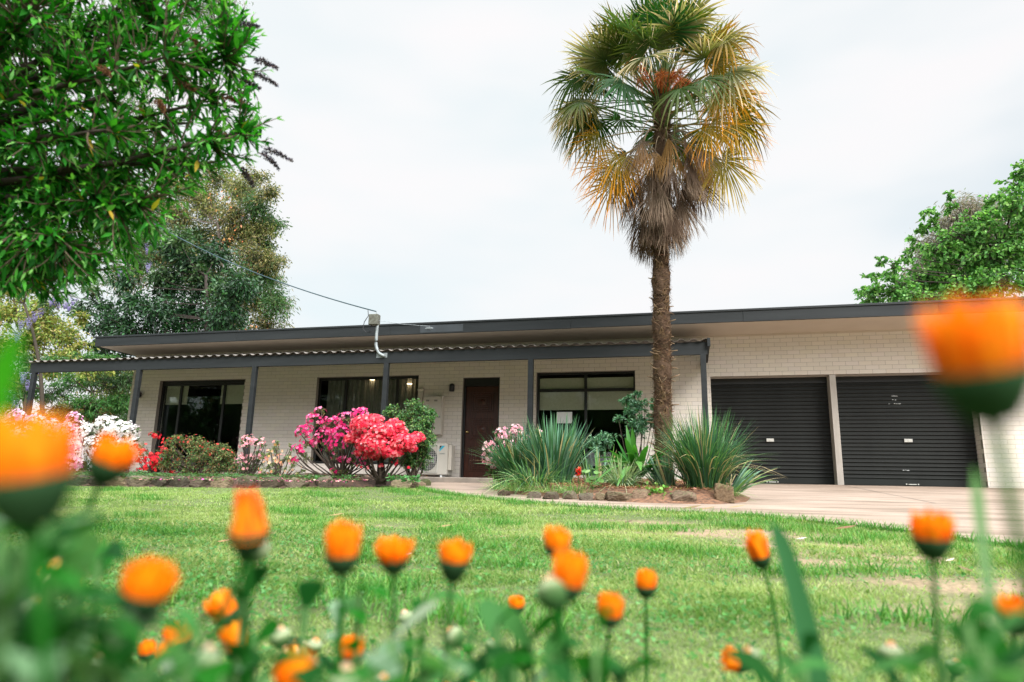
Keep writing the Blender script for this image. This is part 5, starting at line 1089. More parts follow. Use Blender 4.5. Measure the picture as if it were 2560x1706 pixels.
for (x, y, n) in ((952, 1165, 5), (985, 1152, 5), (995, 1160, 3), (918, 1172, 4), (1022, 1170, 4), (900, 1165, 3)): cc_.append((PX(x, y, 10.3), (0.06, 0.06, 0.04), 8, n))
shrub('azalea', 'brilliant coral red azalea with a thick dark trunk, fullest bloom of the bed', 'azalea', foot(952, 10.4), cc_, dict(L=0.03, W=0.014, cols=SHD), dict(s=0.043, cols=COR, cup=0.3, wf=0.8), stem_r=0.016, nst=1, group='azaleas in the bed along the verandah')
tk = MB(); f_ = np.array(foot(952, 10.4)); tk.tube([f_-[0, 0, 0.05], f_+[0.0, 0, 0.15], f_+[-0.02, 0, 0.32], f_+[0.03, 0, 0.55]], [0.085, 0.07, 0.055, 0.03], 10, (0.035, 0.025, 0.02))
o = tk.build('main_trunk', M['bark'], [x for x in bpy.data.objects if x.name.startswith('azalea') and 'coral' in x.get('label', '')][0], smooth=True)
EV = [(0.035, 0.11, 0.03), (0.06, 0.17, 0.045), (0.09, 0.22, 0.07), (0.16, 0.26, 0.07)]
shrub('evergreen_shrub', 'glossy dark green evergreen shrub beside the air conditioner', 'shrub', foot(1030, 10.8),
      [C(x, y, 10.8, r, int(3300*r), 0, sq=0.9) for x, y, r in ((1005, 1035, 0.20), (1038, 1022, 0.20), (1058, 1034, 0.18), (1082, 1030, 0.08), (1035, 1055, 0.26), (1064, 1062, 0.18), (1045, 1085, 0.26), (1066, 1100, 0.18), (1052, 1120, 0.20), (1056, 1140, 0.18), (1020, 1150, 0.18), (1045, 1158, 0.18), (975, 1030, 0.12), (1030, 1110, 0.2), (1074, 1050, 0.10), (1010, 1145, 0.12))], dict(L=0.045, W=0.021, cols=EV, flat=0.3), stem_r=0.018, mat='gloss_leaf', nst=1)
# low greenery in the bed
for k, (x, Y, w_, lab) in enumerate(((990, 10.0, 0.13, 'small broad leaved plant below the coral azalea'), (1028, 9.95, 0.11, 'small broad leaved plant beside the two pale rocks'), (345, 10.2, 0.14, 'low leafy weed by the thin red azalea'), (575, 9.9, 0.12, 'low leafy weed in front of the round green shrub'), (780, 9.8, 0.12, 'low leafy weed in front of the magenta azalea'), (870, 9.9, 0.14, 'low leafy plant under the magenta azalea stems'))):
    f_ = np.array(foot(x, Y)); n = 46; t = thing('low_plant', lab, 'plant', tuple(f_), 'low plants in the azalea bed'); lf = MB(); st_ = MB()
    a_ = rng.uniform(0, 6.28, n); D = np.stack([np.cos(a_), np.sin(a_), rng.uniform(0.2, 1.4, n)], -1); hub_ = f_+np.stack([np.cos(a_), np.sin(a_), 0*a_], -1)*rng.uniform(0.02, w_, (n, 1))+np.array([0, 0, 1])*rng.uniform(0.02, 0.11, (n, 1))
    leafset(lf, hub_, D, 0.07 if k < 2 else 0.045, 0.045 if k < 2 else 0.022, [(0.05, 0.18, 0.05), (0.08, 0.24, 0.08), (0.12, 0.28, 0.10)], spread=0.3)
    for j in range(8): st_.tube([f_, f_+[w_*0.4*math.cos(j), w_*0.4*math.sin(j), 0.10]], 0.003, 4, (0.08, 0.12, 0.04))
    lf.build('leaves', M['leaf'], t); st_.build('stems', M['leaf'], t)
litter('bed_weeds', [(-13.5, 8.5), (-8.5, 8.98), (-6.1, 9.52), (-5.3, 10.0), (-5.3, 10.7), (-13.5, 10.2)], 5200, [(0.04, 0.11, 0.03), (0.08, 0.17, 0.05), (0.05, 0.08, 0.03)], 0.15, size=(0.03, 0.07), wd=(0.012, 0.025), mat='leaf')
litter('rock_weeds', [(-13.5, 8.3), (-8.5, 8.82), (-6.1, 9.38), (-5.0, 9.9), (-5.1, 10.1), (-6.1, 9.62), (-8.5, 9.06), (-13.5, 8.6)], 2600, [(0.05, 0.13, 0.03), (0.10, 0.20, 0.06), (0.20, 0.12, 0.06)], 0.12, size=(0.03, 0.08), wd=(0.008, 0.02), mat='leaf')
litter('fallen_petals', [(-8.2, 8.75), (-5.0, 9.4), (-4.9, 10.4), (-9.0, 10.4)], 420, [(0.85, 0.35, 0.40), (0.85, 0.5, 0.4), (0.75, 0.1, 0.4)], 0.11, size=(0.02, 0.04), wd=(0.015, 0.03), mat='petal')

# rocks
def rock(P, size, label, group, col=(0.28, 0.23, 0.17), rot=0.0):
    nu, nv = 40, 24; th = np.linspace(0, 2*np.pi, nu, endpoint=False); ph = np.linspace(-np.pi/2, np.pi/2, nv)
    T_, H_ = np.meshgrid(th, ph); d = np.stack([np.cos(H_)*np.cos(T_), np.cos(H_)*np.sin(T_), np.sin(H_)], -1).reshape(-1, 3)
    pn = unit(np.concatenate([np.array([[1, 0, 0], [-1, 0, 0], [0, 1, 0], [0, -1, 0], [0, 0, 1], [0, 0, -1.0]])+rng.normal(0, 0.22, (6, 3)), rdir(5)])); h = np.concatenate([rng.uniform(0.78, 0.95, 6), rng.uniform(0.85, 1.1, 5)]); q = d@pn.T; r = np.min(np.where(q > 0.05, h/np.maximum(q, 0.05), 9), axis=1); r = np.minimum(r, 1.25)
    r *= 1+0.022*rng.normal(0, 1, len(r)); V = d*r[:, None]*np.array(size)/2
    ca, sa = math.cos(rot), math.sin(rot); V = V@np.array([[ca, sa, 0], [-sa, ca, 0], [0, 0, 1]])
    i_ = np.arange(nv-1)[:, None]*nu; j_ = np.arange(nu)[None]; F_ = np.stack([i_+j_, i_+(j_+1) % nu, i_+nu+(j_+1) % nu, i_+nu+j_], -1).reshape(-1, 4)
    m_ = (V[:, 2] > 0.2*size[2]) & (rng.uniform(0, 1, len(V)) < 0.25)
    c = np.array(col)*0.50*(0.7+0.5*rng.uniform(0, 1, (len(V), 1))); c[m_] = c[m_]*0.6+np.array((0.10, 0.14, 0.05))*0.4
    o_ = MB().add(V+np.array(P), F_, c).build('rock', M['stone'], loc=tuple(P)); tag(o_, label, 'rock', group)
    return o_
RC = [(0.25, 0.20, 0.14), (0.14, 0.105, 0.075), (0.32, 0.24, 0.15), (0.12, 0.10, 0.075), (0.20, 0.16, 0.12)]
edge_pts = [(-13.0, 8.42), (-10.5, 8.66), (-8.5, 8.96), (-7.2, 9.21), (-6.1, 9.52), (-5.45, 9.92)]
al = []; 
for (a, b_) in zip(edge_pts[:-1], edge_pts[1:]):
    L_ = math.dist(a, b_); m_ = int(L_/0.30)
    for k in range(m_): al.append((a[0]+(b_[0]-a[0])*(k+0.5)/m_, a[1]+(b_[1]-a[1])*(k+0.5)/m_))
W1_ = ['leftmost', 'second', 'third', 'fourth', 'fifth', 'sixth', 'seventh', 'eighth', 'ninth', 'tenth', 'eleventh', 'twelfth', 'thirteenth']
def pxx(P):
    d = np.array(P)-CP; z = d@FW; return 1280+FPX*(d@RT)/z
zones = [(-1e9, 190, 'left of the white azalea'), (190, 345, 'in front of the white azalea'), (345, 430, 'in front of the thin red azalea'), (430, 590, 'in front of the round green shrub'), (590, 665, 'in front of the salmon pink azalea'), (665, 760, 'in front of the peach azalea'), (760, 870, 'in front of the magenta azalea'), (870, 965, 'in front of the coral azalea')]
cnt = {}
for (x, y) in al:
    px_ = pxx((x, y, 0.5))
    if px_ > 965 or px_ < -120: continue
    z = [q for q in zones if q[0] <= px_ < q[1]][0][2]; k = cnt.get(z, 0); cnt[z] = k+1
    ci = RC[rng.integers(0, 5)]
    rock((x, y+rng.uniform(-0.02, 0.05), G(y)+0.05), (rng.uniform(0.26, 0.40), rng.uniform(0.18, 0.26), rng.uniform(0.16, 0.26)), '%s mossy brown edging rock %s' % (W1_[k], z), 'rocks edging the azalea bed', ci, rot=rng.uniform(-0.3, 0.3))
p = gnd(999, 1224); rock((p[0], p[1]+0.08, G(p[1])+0.07), (0.30, 0.2, 0.16), 'long pale flat topped rock at the right end of the azalea bed', 'rocks edging the azalea bed', (0.40, 0.31, 0.20))
p = gnd(1036, 1223); rock((p[0], p[1]+0.1, G(p[1])+0.06), (0.24, 0.2, 0.14), 'small pale rock at the corner where the path begins', 'rocks edging the azalea bed', (0.38, 0.27, 0.19))
p = gnd(1062, 1217); rock((p[0]-0.05, p[1]+0.1, G(p[1])+0.05), (0.18, 0.2, 0.14), 'mossy greenish rock nearest the air conditioner', 'rocks edging the azalea bed', (0.16, 0.17, 0.08))
for (x, y, sx, sz, c, lab) in ((1255, 1243, 0.16, 0.10, RC[1], 'half buried dark rock at the left end of the island bed'), (1330, 1249, 0.2, 0.11, RC[4], 'low rock below the left strappy clump'), (1372, 1252, 0.18, 0.12, RC[1], 'brown rock under the drooping grass of the island edge'), (1422, 1252, 0.17, 0.13, RC[0], 'squarish brown rock below the pale round leaved plant'), (1462, 1255, 0.19, 0.12, RC[4], 'flat brown rock in the middle of the island edge'), (1500, 1255, 0.15, 0.12, RC[2], 'small sandy rock left of the long block'), (1546, 1257, 0.34, 0.14, (0.24, 0.17, 0.11), 'long squared brown block in the island edge'), (1598, 1258, 0.24, 0.18, (0.30, 0.20, 0.13), 'blocky brown rock beside the small round leaved creeper'), (1706, 1262, 0.28, 0.17, (0.27, 0.19, 0.13), 'large pale domed rock right of the creeper'), (1812, 1262, 0.26, 0.27, (0.30, 0.20, 0.12), 'large leaning sandstone rock at the right tip of the island bed'), (1765, 1262, 0.12, 0.08, RC[1], 'small dark rock between the two largest island rocks')):
    p = gnd(x, y); rock((p[0], p[1]+0.12, G(p[1])+sz*0.42), (sx*1.0, sx*0.8, sz*0.95), lab, 'rocks edging the island bed', c, rot=rng.uniform(-0.2, 0.2))

# ================================================================ island plants
def strappy(name, label, cat, f, n, L, W, cols, spread=0.5, droop=0.5, base_r=0.12, group=None, lean=(0, 0), tips=None, K=5, dead=0.08, mat='gloss_leaf', stiff=0.3):
    f = np.array(f, float); t = thing(name, label, cat, tuple(f), group); lf = MB()
    a = rng.uniform(0, 6.28, n); s_ = rng.uniform(0, 1, n)**0.8*spread
    D = np.stack([np.cos(a)*s_+lean[0], np.sin(a)*s_+lean[1], np.ones(n)], -1)
    P = f+np.stack([np.cos(a)*base_r*np.sqrt(rng.uniform(0, 1, n)), np.sin(a)*base_r*np.sqrt(rng.uniform(0, 1, n)), np.zeros(n)], -1)
    S = np.stack([-np.sin(a)+rng.normal(0, 0.4, n), np.cos(a)+rng.normal(0, 0.4, n), rng.normal(0, 0.1, n)], -1)
    c = pal(cols, n, 0.2); dm = rng.uniform(0, 1, n) < dead; c[dm] = np.array((0.50, 0.40, 0.22))*rng.uniform(0.8, 1.1, (dm.sum(), 1))
    dd_ = droop*rng.uniform(0.2, 1.5, n)*(stiff+s_/max(spread, 0.01)); dd_[dm] *= 1.5
    bend = np.stack([np.cos(a)*dd_*0.7, np.sin(a)*dd_*0.7, -dd_], -1)
    lf.strips(P, D, S, L*rng.uniform(0.55, 1.12, n), W*rng.uniform(0.7, 1.2, n), K=K, bend=bend, prof=np.interp(np.linspace(0, 1, K+1), [0, 0.4, 0.8, 1], [0.8, 1, 0.7, 0.05]), fold=0.18, col=c*0.9, tip=c*1.15 if tips is None else tips)
    lf.build('blades', M[mat], t); 
    return t
DG = [(0.03, 0.10, 0.04), (0.05, 0.15, 0.06), (0.08, 0.20, 0.09), (0.04, 0.12, 0.07)]
LGn = [(0.13, 0.28, 0.07), (0.20, 0.36, 0.12), (0.09, 0.22, 0.06), (0.28, 0.40, 0.18)]
BLG = [(0.12, 0.24, 0.17), (0.16, 0.30, 0.20), (0.09, 0.20, 0.13)]
def fi(x, Y, lift=0.12): p = atY(x, 1210, Y); return (p[0], Y, G(Y)+lift)
PKR = [(0.90, 0.46, 0.55), (0.92, 0.60, 0.64), (0.86, 0.34, 0.45)]
shrub('rhododendron', 'pale pink rhododendron with ball shaped blooms at the left of the island bed', 'shrub', fi(1265, 10.5),
      [C(x, y, 10.45, r, int(900*r), n, sq=1) for x, y, r, n in ((1257, 1088, 0.12, 34), (1290, 1078, 0.10, 26), (1224, 1122, 0.12, 34), (1220, 1148, 0.10, 28), (1232, 1163, 0.06, 10), (1268, 1104, 0.12, 20), (1305, 1096, 0.10, 20), (1345, 1092, 0.10, 20), (1245, 1130, 0.10, 10))]+[C(x, y, 10.6, r, int(1800*r), 0) for x, y, r in ((1250, 1140, 0.24), (1270, 1175, 0.26), (1245, 1190, 0.22), (1300, 1150, 0.26))], dict(L=0.07, W=0.022, cols=SHD+SH), dict(s=0.062, cols=PKR, wf=0.75), stem_r=0.014)
strappy('strappy_clump', 'dark green upright strappy clump beside the pink rhododendron', 'strappy plant', fi(1300, 10.0), 380, 0.90, 0.020, DG, 0.50, 0.28, 0.20, 'strappy clumps of the island bed', lean=(-0.10, 0))
strappy('strappy_clump', 'tall dense blue green strappy clump left of the red flower', 'strappy plant', fi(1382, 9.7), 520, 1.0, 0.022, DG+BLG, 0.40, 0.18, 0.24, 'strappy clumps of the island bed')
strappy('strappy_clump', 'lighter arching leaves at the foot of the strappy clumps', 'strappy plant', fi(1340, 9.3), 300, 0.50, 0.012, LGn+DG, 0.95, 0.7, 0.28, 'strappy clumps of the island bed')
strappy('strappy_clump', 'large dense grassy clump in front of the garage door edge', 'strappy plant', fi(1762, 9.0), 1100, 1.08, 0.013, DG+DG+DG+LGn[:1]+LGn[2:3]+[(0.05, 0.14, 0.03)], 0.38, 0.34, 0.22, 'strappy clumps of the island bed', dead=0.13)
strappy('strappy_clump', 'thin pale green tussock in the middle of the island bed', 'strappy plant', fi(1556, 9.0), 240, 0.48, 0.011, LGn+BLG, 0.75, 0.6, 0.12, 'strappy clumps of the island bed', tips=(0.45, 0.52, 0.32))
strappy('iris', 'blue green sword leaved iris fanned in front of the palm trunk', 'iris', fi(1665, 9.3), 60, 0.50, 0.030, BLG, 0.55, 0.12, 0.14, 'irises of the island bed', lean=(-0.32, 0))
strappy('iris', 'blue green sword leaved iris spreading right over the driveway edge', 'iris', fi(1830, 9.2, 0.10), 46, 0.55, 0.026, BLG+LGn, 0.7, 0.35, 0.12, 'irises of the island bed', lean=(0.65, 0))
strappy('iris', 'small pointed iris shoots behind the pale tussock', 'iris', fi(1500, 9.9), 60, 0.55, 0.022, LGn+BLG, 0.35, 0.1, 0.22, 'irises of the island bed')
strappy('clivia', 'broad arching strap leaved clivia in front of the palm trunk', 'clivia', fi(1592, 9.55, 0.26), 44, 0.74, 0.10, [(0.03, 0.15, 0.02), (0.05, 0.20, 0.03), (0.08, 0.25, 0.04)], 0.85, 0.75, 0.10, None, K=8, dead=0.0)
for (x, Y, lab) in ((1255, 9.35, 'low weedy grass at the left tip of the island bed'), (1440, 8.75, 'low weedy grass around the red flower'), (1380, 8.85, 'low drooping grass over the island rocks'), (1300, 9.05, 'low weedy grass below the dark strappy clump'), (1800, 8.9, 'short grass under the large grassy clump'), (1610, 8.9, 'short bright tuft between mulch and iris'), (1700, 8.9, 'short pale tuft left of the large grassy clump')):
    strappy('grass_tuft', lab, 'grass tuft', fi(x, Y, 0.06), 170, 0.24, 0.007, LGn, 1.1, 0.7, 0.22, 'grass tufts in the island bed', K=4, mat='grass')
shrub('evergreen_shrub', 'glossy small leaved shrub in front of the white sheet window, left of the palm trunk', 'shrub', fi(1590, 10.5),
      [C(x, y, 10.5, r, int(2000*r), 0) for x, y, r in ((1597, 985, 0.06), (1570, 1000, 0.12), (1600, 1015, 0.16), (1628, 1008, 0.10), (1575, 1030, 0.14), (1610, 1050, 0.18), (1590, 1072, 0.2), (1548, 1048, 0.08), (1632, 1060, 0.12), (1630, 1035, 0.08))]+[C(x, y, 10.3, r, int(2200*r), 0) for x, y, r in ((1485, 1108, 0.16), (1515, 1095, 0.16), (1500, 1122, 0.14))], dict(L=0.055, W=0.022, cols=[(0.04, 0.14, 0.06), (0.07, 0.20, 0.09), (0.16, 0.30, 0.18)], flat=0.3), stem_r=0.010, mat='gloss_leaf', nst=1)
# red flower, round leaved plant, creeper
f_ = np.array(fi(1446, 9.2, 0.1)); t = thing('red_flower', 'small bright red flower spike beside the pale round leaved plant', 'flower', tuple(f_))
st_ = MB(); st_.tube([f_, f_+[0, 0, 0.24]], 0.006, 5, (0.08, 0.18, 0.05)); st_.build('stem', M['leaf'], t)
fm = MB(); n = 60; zz = rng.uniform(0.14, 0.27, n); a_ = rng.uniform(0, 6.28, n); fm.strips(f_+np.stack([0*zz, 0*zz, zz], -1), np.stack([np.cos(a_), np.sin(a_), rng.uniform(-0.1, 0.7, n)], -1), np.stack([-np.sin(a_), np.cos(a_), 0*a_], -1), 0.06, 0.02, K=3, col=pal([(0.75, 0.03, 0.04), (0.85, 0.12, 0.05)], n)); fm.build('bloom', M['petal'], t)
f_ = np.array(fi(1482, 8.85, 0.1)); t = thing('round_leaf_plant', 'pale green plant with big round leaves in the mulch', 'plant', tuple(f_)); lf = MB(); stm = MB()
for k in range(13):
    a_ = k*2.4; r_ = 0.03+0.11*rng.uniform(); hub_ = f_+np.array([math.cos(a_)*r_, math.sin(a_)*r_, rng.uniform(0.06, 0.24)]); nrm = unit(np.array([math.cos(a_)*0.4, math.sin(a_)*0.4-0.5, 1.0])); A_, B_ = frame(nrm[None]); th = np.arange(14)/14*6.283; R_ = rng.uniform(0.025, 0.045)
    V = np.concatenate([[hub_], hub_+R_*(np.cos(th)[:, None]*A_+np.sin(th)[:, None]*B_)+nrm*0.008]); lf.add(V, [(0, i_+1, (i_+1) % 14+1) for i_ in range(14)], pal([(0.14, 0.28, 0.08), (0.24, 0.36, 0.15), (0.10, 0.22, 0.05)], 1)[0]); stm.tube([f_, (f_+hub_)/2+[0, 0, -0.01], hub_], 0.004, 5, (0.2, 0.35, 0.12))
lf.build('leaves', M['leaf'], t); stm.build('stems', M['leaf'], t)
p = gnd(1645, 1258); f_ = np.array([p[0], p[1]+0.08, G(p[1])+0.03]); t = thing('creeper', 'small bright green round leaved creeper hanging over the island rocks', 'creeper', tuple(f_)); lf = MB(); stm = MB()
n = 90; P = f_+rng.normal(0, 1, (n, 3))*[0.09, 0.06, 0.05]+[0, 0, 0.08]; leafset(lf, P, rdir(n, 0, 1), 0.045, 0.042, [(0.16, 0.36, 0.06), (0.26, 0.46, 0.12), (0.10, 0.26, 0.05)], prof=(0.6, 1, 0.6), spread=1.0)
for k in range(8): stm.tube([f_, P[k*5]], 0.003, 4, (0.12, 0.2, 0.06))
lf.build('leaves', M['leaf'], t); stm.build('stems', M['leaf'], t)
# a garden chair beyond the white azalea
t = thing('garden_chair', 'white garden chair partly hidden behind the white azalea', 'chair', PX(150, 1195, 13.4)[:2]+(0.735,)); cxx, cyy = t.location[0], 13.4
for dx in (-0.24, 0.24):
    for dy in (-0.22, 0.22):
        c_ = MB(); c_.bbox(cxx+dx-0.022, cxx+dx+0.022, cyy+dy-0.022, cyy+dy+0.022, 0.70, 1.17 if dy < 0 else 1.60, 0.006); c_.build('leg', M['white_plastic'], t)
c_ = MB(); c_.bbox(cxx-0.27, cxx+0.27, cyy-0.25, cyy+0.25, 1.171, 1.21, 0.01); c_.build('seat', M['white_plastic'], t)
c_ = MB(); c_.bbox(cxx-0.218, cxx+0.218, cyy+0.2, cyy+0.24, 1.50, 1.66, 0.01); c_.bbox(cxx-0.218, cxx+0.218, cyy+0.2, cyy+0.24, 1.26, 1.48, 0.01); c_.build('backrest', M['white_plastic'], t)
# big dry leaves lying on the lawn and path edge
for k, (x, y, L_, a_, cc3) in enumerate(((1700, 1281, 0.22, 0.3, (0.20, 0.15, 0.08)), (1745, 1283, 0.18, -0.4, (0.30, 0.22, 0.12)), (1560, 1318, 0.12, 1.0, (0.12, 0.09, 0.06)), (1820, 1278, 0.2, -0.5, (0.34, 0.26, 0.15)), (2085, 1334, 0.16, 0.1, (0.22, 0.12, 0.07)), (2365, 1420, 0.07, 0.6, (0.6, 0.52, 0.40)), (1990, 1362, 0.07, 0.2, (0.62, 0.58, 0.50)), (2440, 1450, 0.1, 2.0, (0.20, 0.13, 0.08)), (1005, 1405, 0.05, 0.4, (0.55, 0.52, 0.45)), (1090, 1330, 0.12, 0.0, (0.35, 0.25, 0.12)), (540, 1370, 0.08, 0.3, (0.42, 0.22, 0.13)), (820, 1300, 0.14, 0.1, (0.30, 0.22, 0.1)))):
    p = gnd(x, y); z = G(p[1])+0.035; mb = MB()
    mb.strips([[p[0], p[1], z]], [[math.cos(a_), math.sin(a_), 0.05]], [[-math.sin(a_), math.cos(a_), 0.2]], L_, L_*0.22, K=6, bend=np.array([[0, 0.05, 0.12]]), fold=0.25, col=cc3)
    labs = ['long curled brown leaf on the lawn below the large pale rock', 'dry leaf just right of the curled brown leaf', 'small dark leaf on the lawn left of the curled brown leaf', 'thin dry leaf below the leaning sandstone rock', 'flat reddish brown leaf on the grass by the driveway edge', 'pale leaf on the lawn below the right orange bloom', 'whitish leaf scrap on the worn soil patch', 'brown leaf on the bare soil at the right', 'pale leaf scrap in the middle of the lawn', 'thin dry leaf in mid lawn left of the path', 'reddish leaf on the left lawn', 'thin straw coloured leaf on the far lawn']
    o_ = mb.build('fallen_leaf', M['dry'], loc=(p[0], p[1], z)); tag(o_, labs[k], 'leaf', 'dry leaves fallen on the lawn')

# ================================================================ near tree with long leaves, upper left
OR = dep(-330, 430, 3.4); BASE = np.array([OR[0]-0.5, OR[1]-0.1, G(OR[1])])
bt = thing('butterfly_bush', 'large overhanging bush with long green leaves and dark flower spikes, upper left', 'bush', tuple(BASE))
wd_ = MB(); lf = MB(); sp_ = MB()
BRK = (0.045, 0.035, 0.028)
wd_.tube(bez(BASE, BASE+[0, 0, 1.0], OR, 10), np.linspace(0.09, 0.06, 10), 10, BRK)
poly = [(-260, -240), (560, -240), (530, -60), (560, 0), (585, 50), (648, 100), (650, 170), (600, 230), (635, 300), (660, 345), (605, 400), (570, 425), (500, 440), (450, 510), (400, 580), (340, 640), (250, 690), (165, 720), (60, 720), (-60, 760), (-260, 740)]
limbs = []
for (x, y, d) in ((560, 120, 3.3), (600, 330, 3.2), (520, 230, 3.6), (450, 400, 3.2), (380, 40, 3.3), (200, -80, 3.4), (330, 520, 3.1), (150, 600, 3.1), (480, 300, 3.9), (300, 330, 3.0), (250, 150, 3.7), (60, 660, 3.3), (420, 150, 3.0), (480, -60, 3.5), (250, 450, 3.6), (100, 300, 3.0), (80, 60, 3.1)):
    e = dep(x, y, d); mid_ = (OR+e)/2+np.array([0, 0, rng.uniform(-0.12, 0.10)])+rng.normal(0, 0.05, 3)
    b_ = bez(OR+rng.normal(0, 0.06, 3), mid_, e, 16)+np.cumsum(rng.normal(0, 0.006, (16, 3)), 0); limbs.append(b_); wd_.tube(b_, np.linspace(0.030, 0.006, 16), 7, BRK)
LP = np.concatenate(limbs)
cnt_ = 0; tg = []
while cnt_ < 2500:
    x, y = rng.uniform(-260, 680), rng.uniform(-240, 760)
    if inpoly(np.array([x]), np.array([y]), poly)[0]:
        if x > 330 and rng.uniform() < 0.32: continue
        if noise2(x, y, 0.016) < -0.45 and rng.uniform() < 0.75: continue
        tg.append(dep(x, y, rng.uniform(2.95, 4.1) if x < 480 else rng.uniform(3.05, 3.6))); cnt_ += 1
BC = [(0.018, 0.13, 0.014), (0.035, 0.20, 0.022), (0.010, 0.07, 0.010), (0.065, 0.28, 0.035), (0.15, 0.40, 0.10)]
PP = []; DD = []; SS = []; LL = []; CC_ = []
for e in tg:
    dist = np.linalg.norm(LP-e, axis=1)+0.8*np.maximum(0, (LP-e)@unit(e-OR)); s0 = LP[int(np.argmin(dist))]
    if np.linalg.norm(e-s0) > 0.75: s0 = e-unit(e-OR)*0.35+rng.normal(0, 0.05, 3)
    g_dir = unit(unit(e-OR)*0.8+rng.normal(0, 0.35, 3)+np.array([0, 0, 0.12]))
    st0 = s0; tip = e+g_dir*rng.uniform(0.03, 0.12)
    b_ = bez(st0, (st0+tip)/2+rng.normal(0, 0.03, 3)+[0, 0, -0.02], tip, 7)
    wd_.tube(b_, np.linspace(0.0055, 0.0018, 7), 4, (0.10, 0.075, 0.05), caps=False)
    Lt = np.linalg.norm(tip-st0); ax = unit(b_[-1]-b_[-3]); npair = rng.integers(4, 8); A_, B_ = frame(ax[None]); A_, B_ = A_[0], B_[0]; ph = rng.uniform(0, 3.14)
    for k in range(npair):
        f = 1-0.045/max(Lt, 0.05)*k*1.0; f = max(0.15, f); q = f*6; i0 = min(int(q), 5); p = b_[i0]*(1-(q-i0))+b_[i0+1]*(q-i0)
        th = ph+k*1.57
        for sgn in (0, math.pi):
            o_ = math.cos(th+sgn)*A_+math.sin(th+sgn)*B_; opn = min(1.3, 0.35+0.28*k)+rng.normal(0, 0.1)
            D = unit(ax+o_*opn+[0, 0, -0.12]); PP.append(p); DD.append(D); SS.append(unit(np.cross(D, np.array([0, 0, 1.0])+rng.normal(0, 0.35, 3)))); LL.append((0.045+0.013*min(k, 3))*rng.uniform(0.55, 1.25))
            CC_.append(np.array(BC[rng.choice(5, p=[0.3, 0.3, 0.2, 0.14, 0.06])])*rng.uniform(0.8, 1.2) if k > 0 else np.array((0.16, 0.36, 0.09)))
PP, DD, SS, LL, CC_ = map(np.array, (PP, DD, SS, LL, CC_))
yl_ = rng.uniform(0, 1, len(PP)) < 0.006; CC_[yl_] = (0.5, 0.34, 0.05)
lf.strips(PP, DD, SS, LL, LL*0.25, K=4, bend=np.array([[0, 0, -0.22]])*rng.uniform(0.2, 1.6, (len(PP), 1)), prof=(0.12, 0.85, 1.0, 0.55, 0.03), fold=0.16, col=CC_)
wd_.build('branches', M['bark'], bt, smooth=True); lf.build('leaves', M['bush_leaf'], bt)
for k, (x0, y0, x1, y1, d) in enumerate(((590, 62, 648, 68, 3.3), (640, 150, 694, 172, 3.25), (632, 185, 694, 214, 3.3), (606, 205, 650, 222, 3.35), (660, 372, 730, 403, 3.2), (655, 385, 697, 422, 3.25), (603, 425, 634, 466, 3.3), (560, 245, 612, 262, 3.3), (450, 212, 488, 226, 3.1), (540, 60, 572, 35, 3.3), (575, 120, 600, 150, 3.4), (250, 170, 275, 190, 3.0), (330, 500, 362, 530, 3.1), (480, 90, 500, 130, 3.2), (395, 255, 410, 280, 3.0), (95, 640+60, 125, 730, 14)[:0] or (540, 330, 575, 350, 3.3))):
    a = dep(x0, y0, d); b_ = dep(x1, y1, d-0.02); c_ = bez(a, (a+b_)/2+[0, 0, 0.015], b_, 10); pn_ = MB(); pn_.tube(c_, np.linspace(0.004, 0.0015, 10), 4, BRK)
    n = 230; q = rng.uniform(0, 8.99, n); i0 = q.astype(int); P = c_[i0]*(1-(q-i0))[:, None]+c_[i0+1]*(q-i0)[:, None]; rr = (0.016*(1-q/11))[:, None]
    d_ = rdir(n); dark = k not in (7, 8, 11, 13, 14, 15)
    pn_.strips(P+d_*rr*rng.uniform(0.2, 1, (n, 1)), d_, rdir(n), 0.010, 0.007, K=2, prof=(0.6, 1, 0.5), col=pal([(0.05, 0.045, 0.08), (0.10, 0.06, 0.06), (0.03, 0.03, 0.04)] if dark else [(0.22, 0.10, 0.05), (0.14, 0.07, 0.04)], n, 0.3)); pn_.build('flower_spike', M['dry'], bt)
# ================================================================ calendulas in front of the lens
HW = 0.034            # width of a half closed flower head
CAG = [(0.010, 0.10, 0.008), (0.016, 0.13, 0.012), (0.045, 0.15, 0.035), (0.010, 0.07, 0.010)]
def oblong(mb, P, D, L, W, col, up=None, bend=-0.5, K=7):
    P = np.atleast_2d(P); D = unit(np.atleast_2d(D)); n = len(P)
    S = unit(np.cross(D, np.array([[0, 0, 1.0]])+rng.normal(0, 0.25, (n, 3))))
    bv = np.zeros((n, 3)); bv[:, 2] = bend
    mb.strips(P, D, S, L, W, K=K, bend=bv, prof=(0.35, 0.55, 0.75, 0.92, 1.0, 0.97, 0.7, 0.08) if K == 7 else None, fold=0.10, col=col)
def stem_curve(top, axis, footp, n=14):
    top = np.array(top); axis = unit(np.array(axis, float)); L_ = np.linalg.norm(top-footp)
    c1 = top-axis*L_*0.45
    t = np.linspace(0, 1, n)[:, None]; c2 = footp+np.array([0, 0, L_*0.35])
    return (1-t)**3*top+3*t*(1-t)**2*c1+3*t*t*(1-t)*c2+t**3*footp
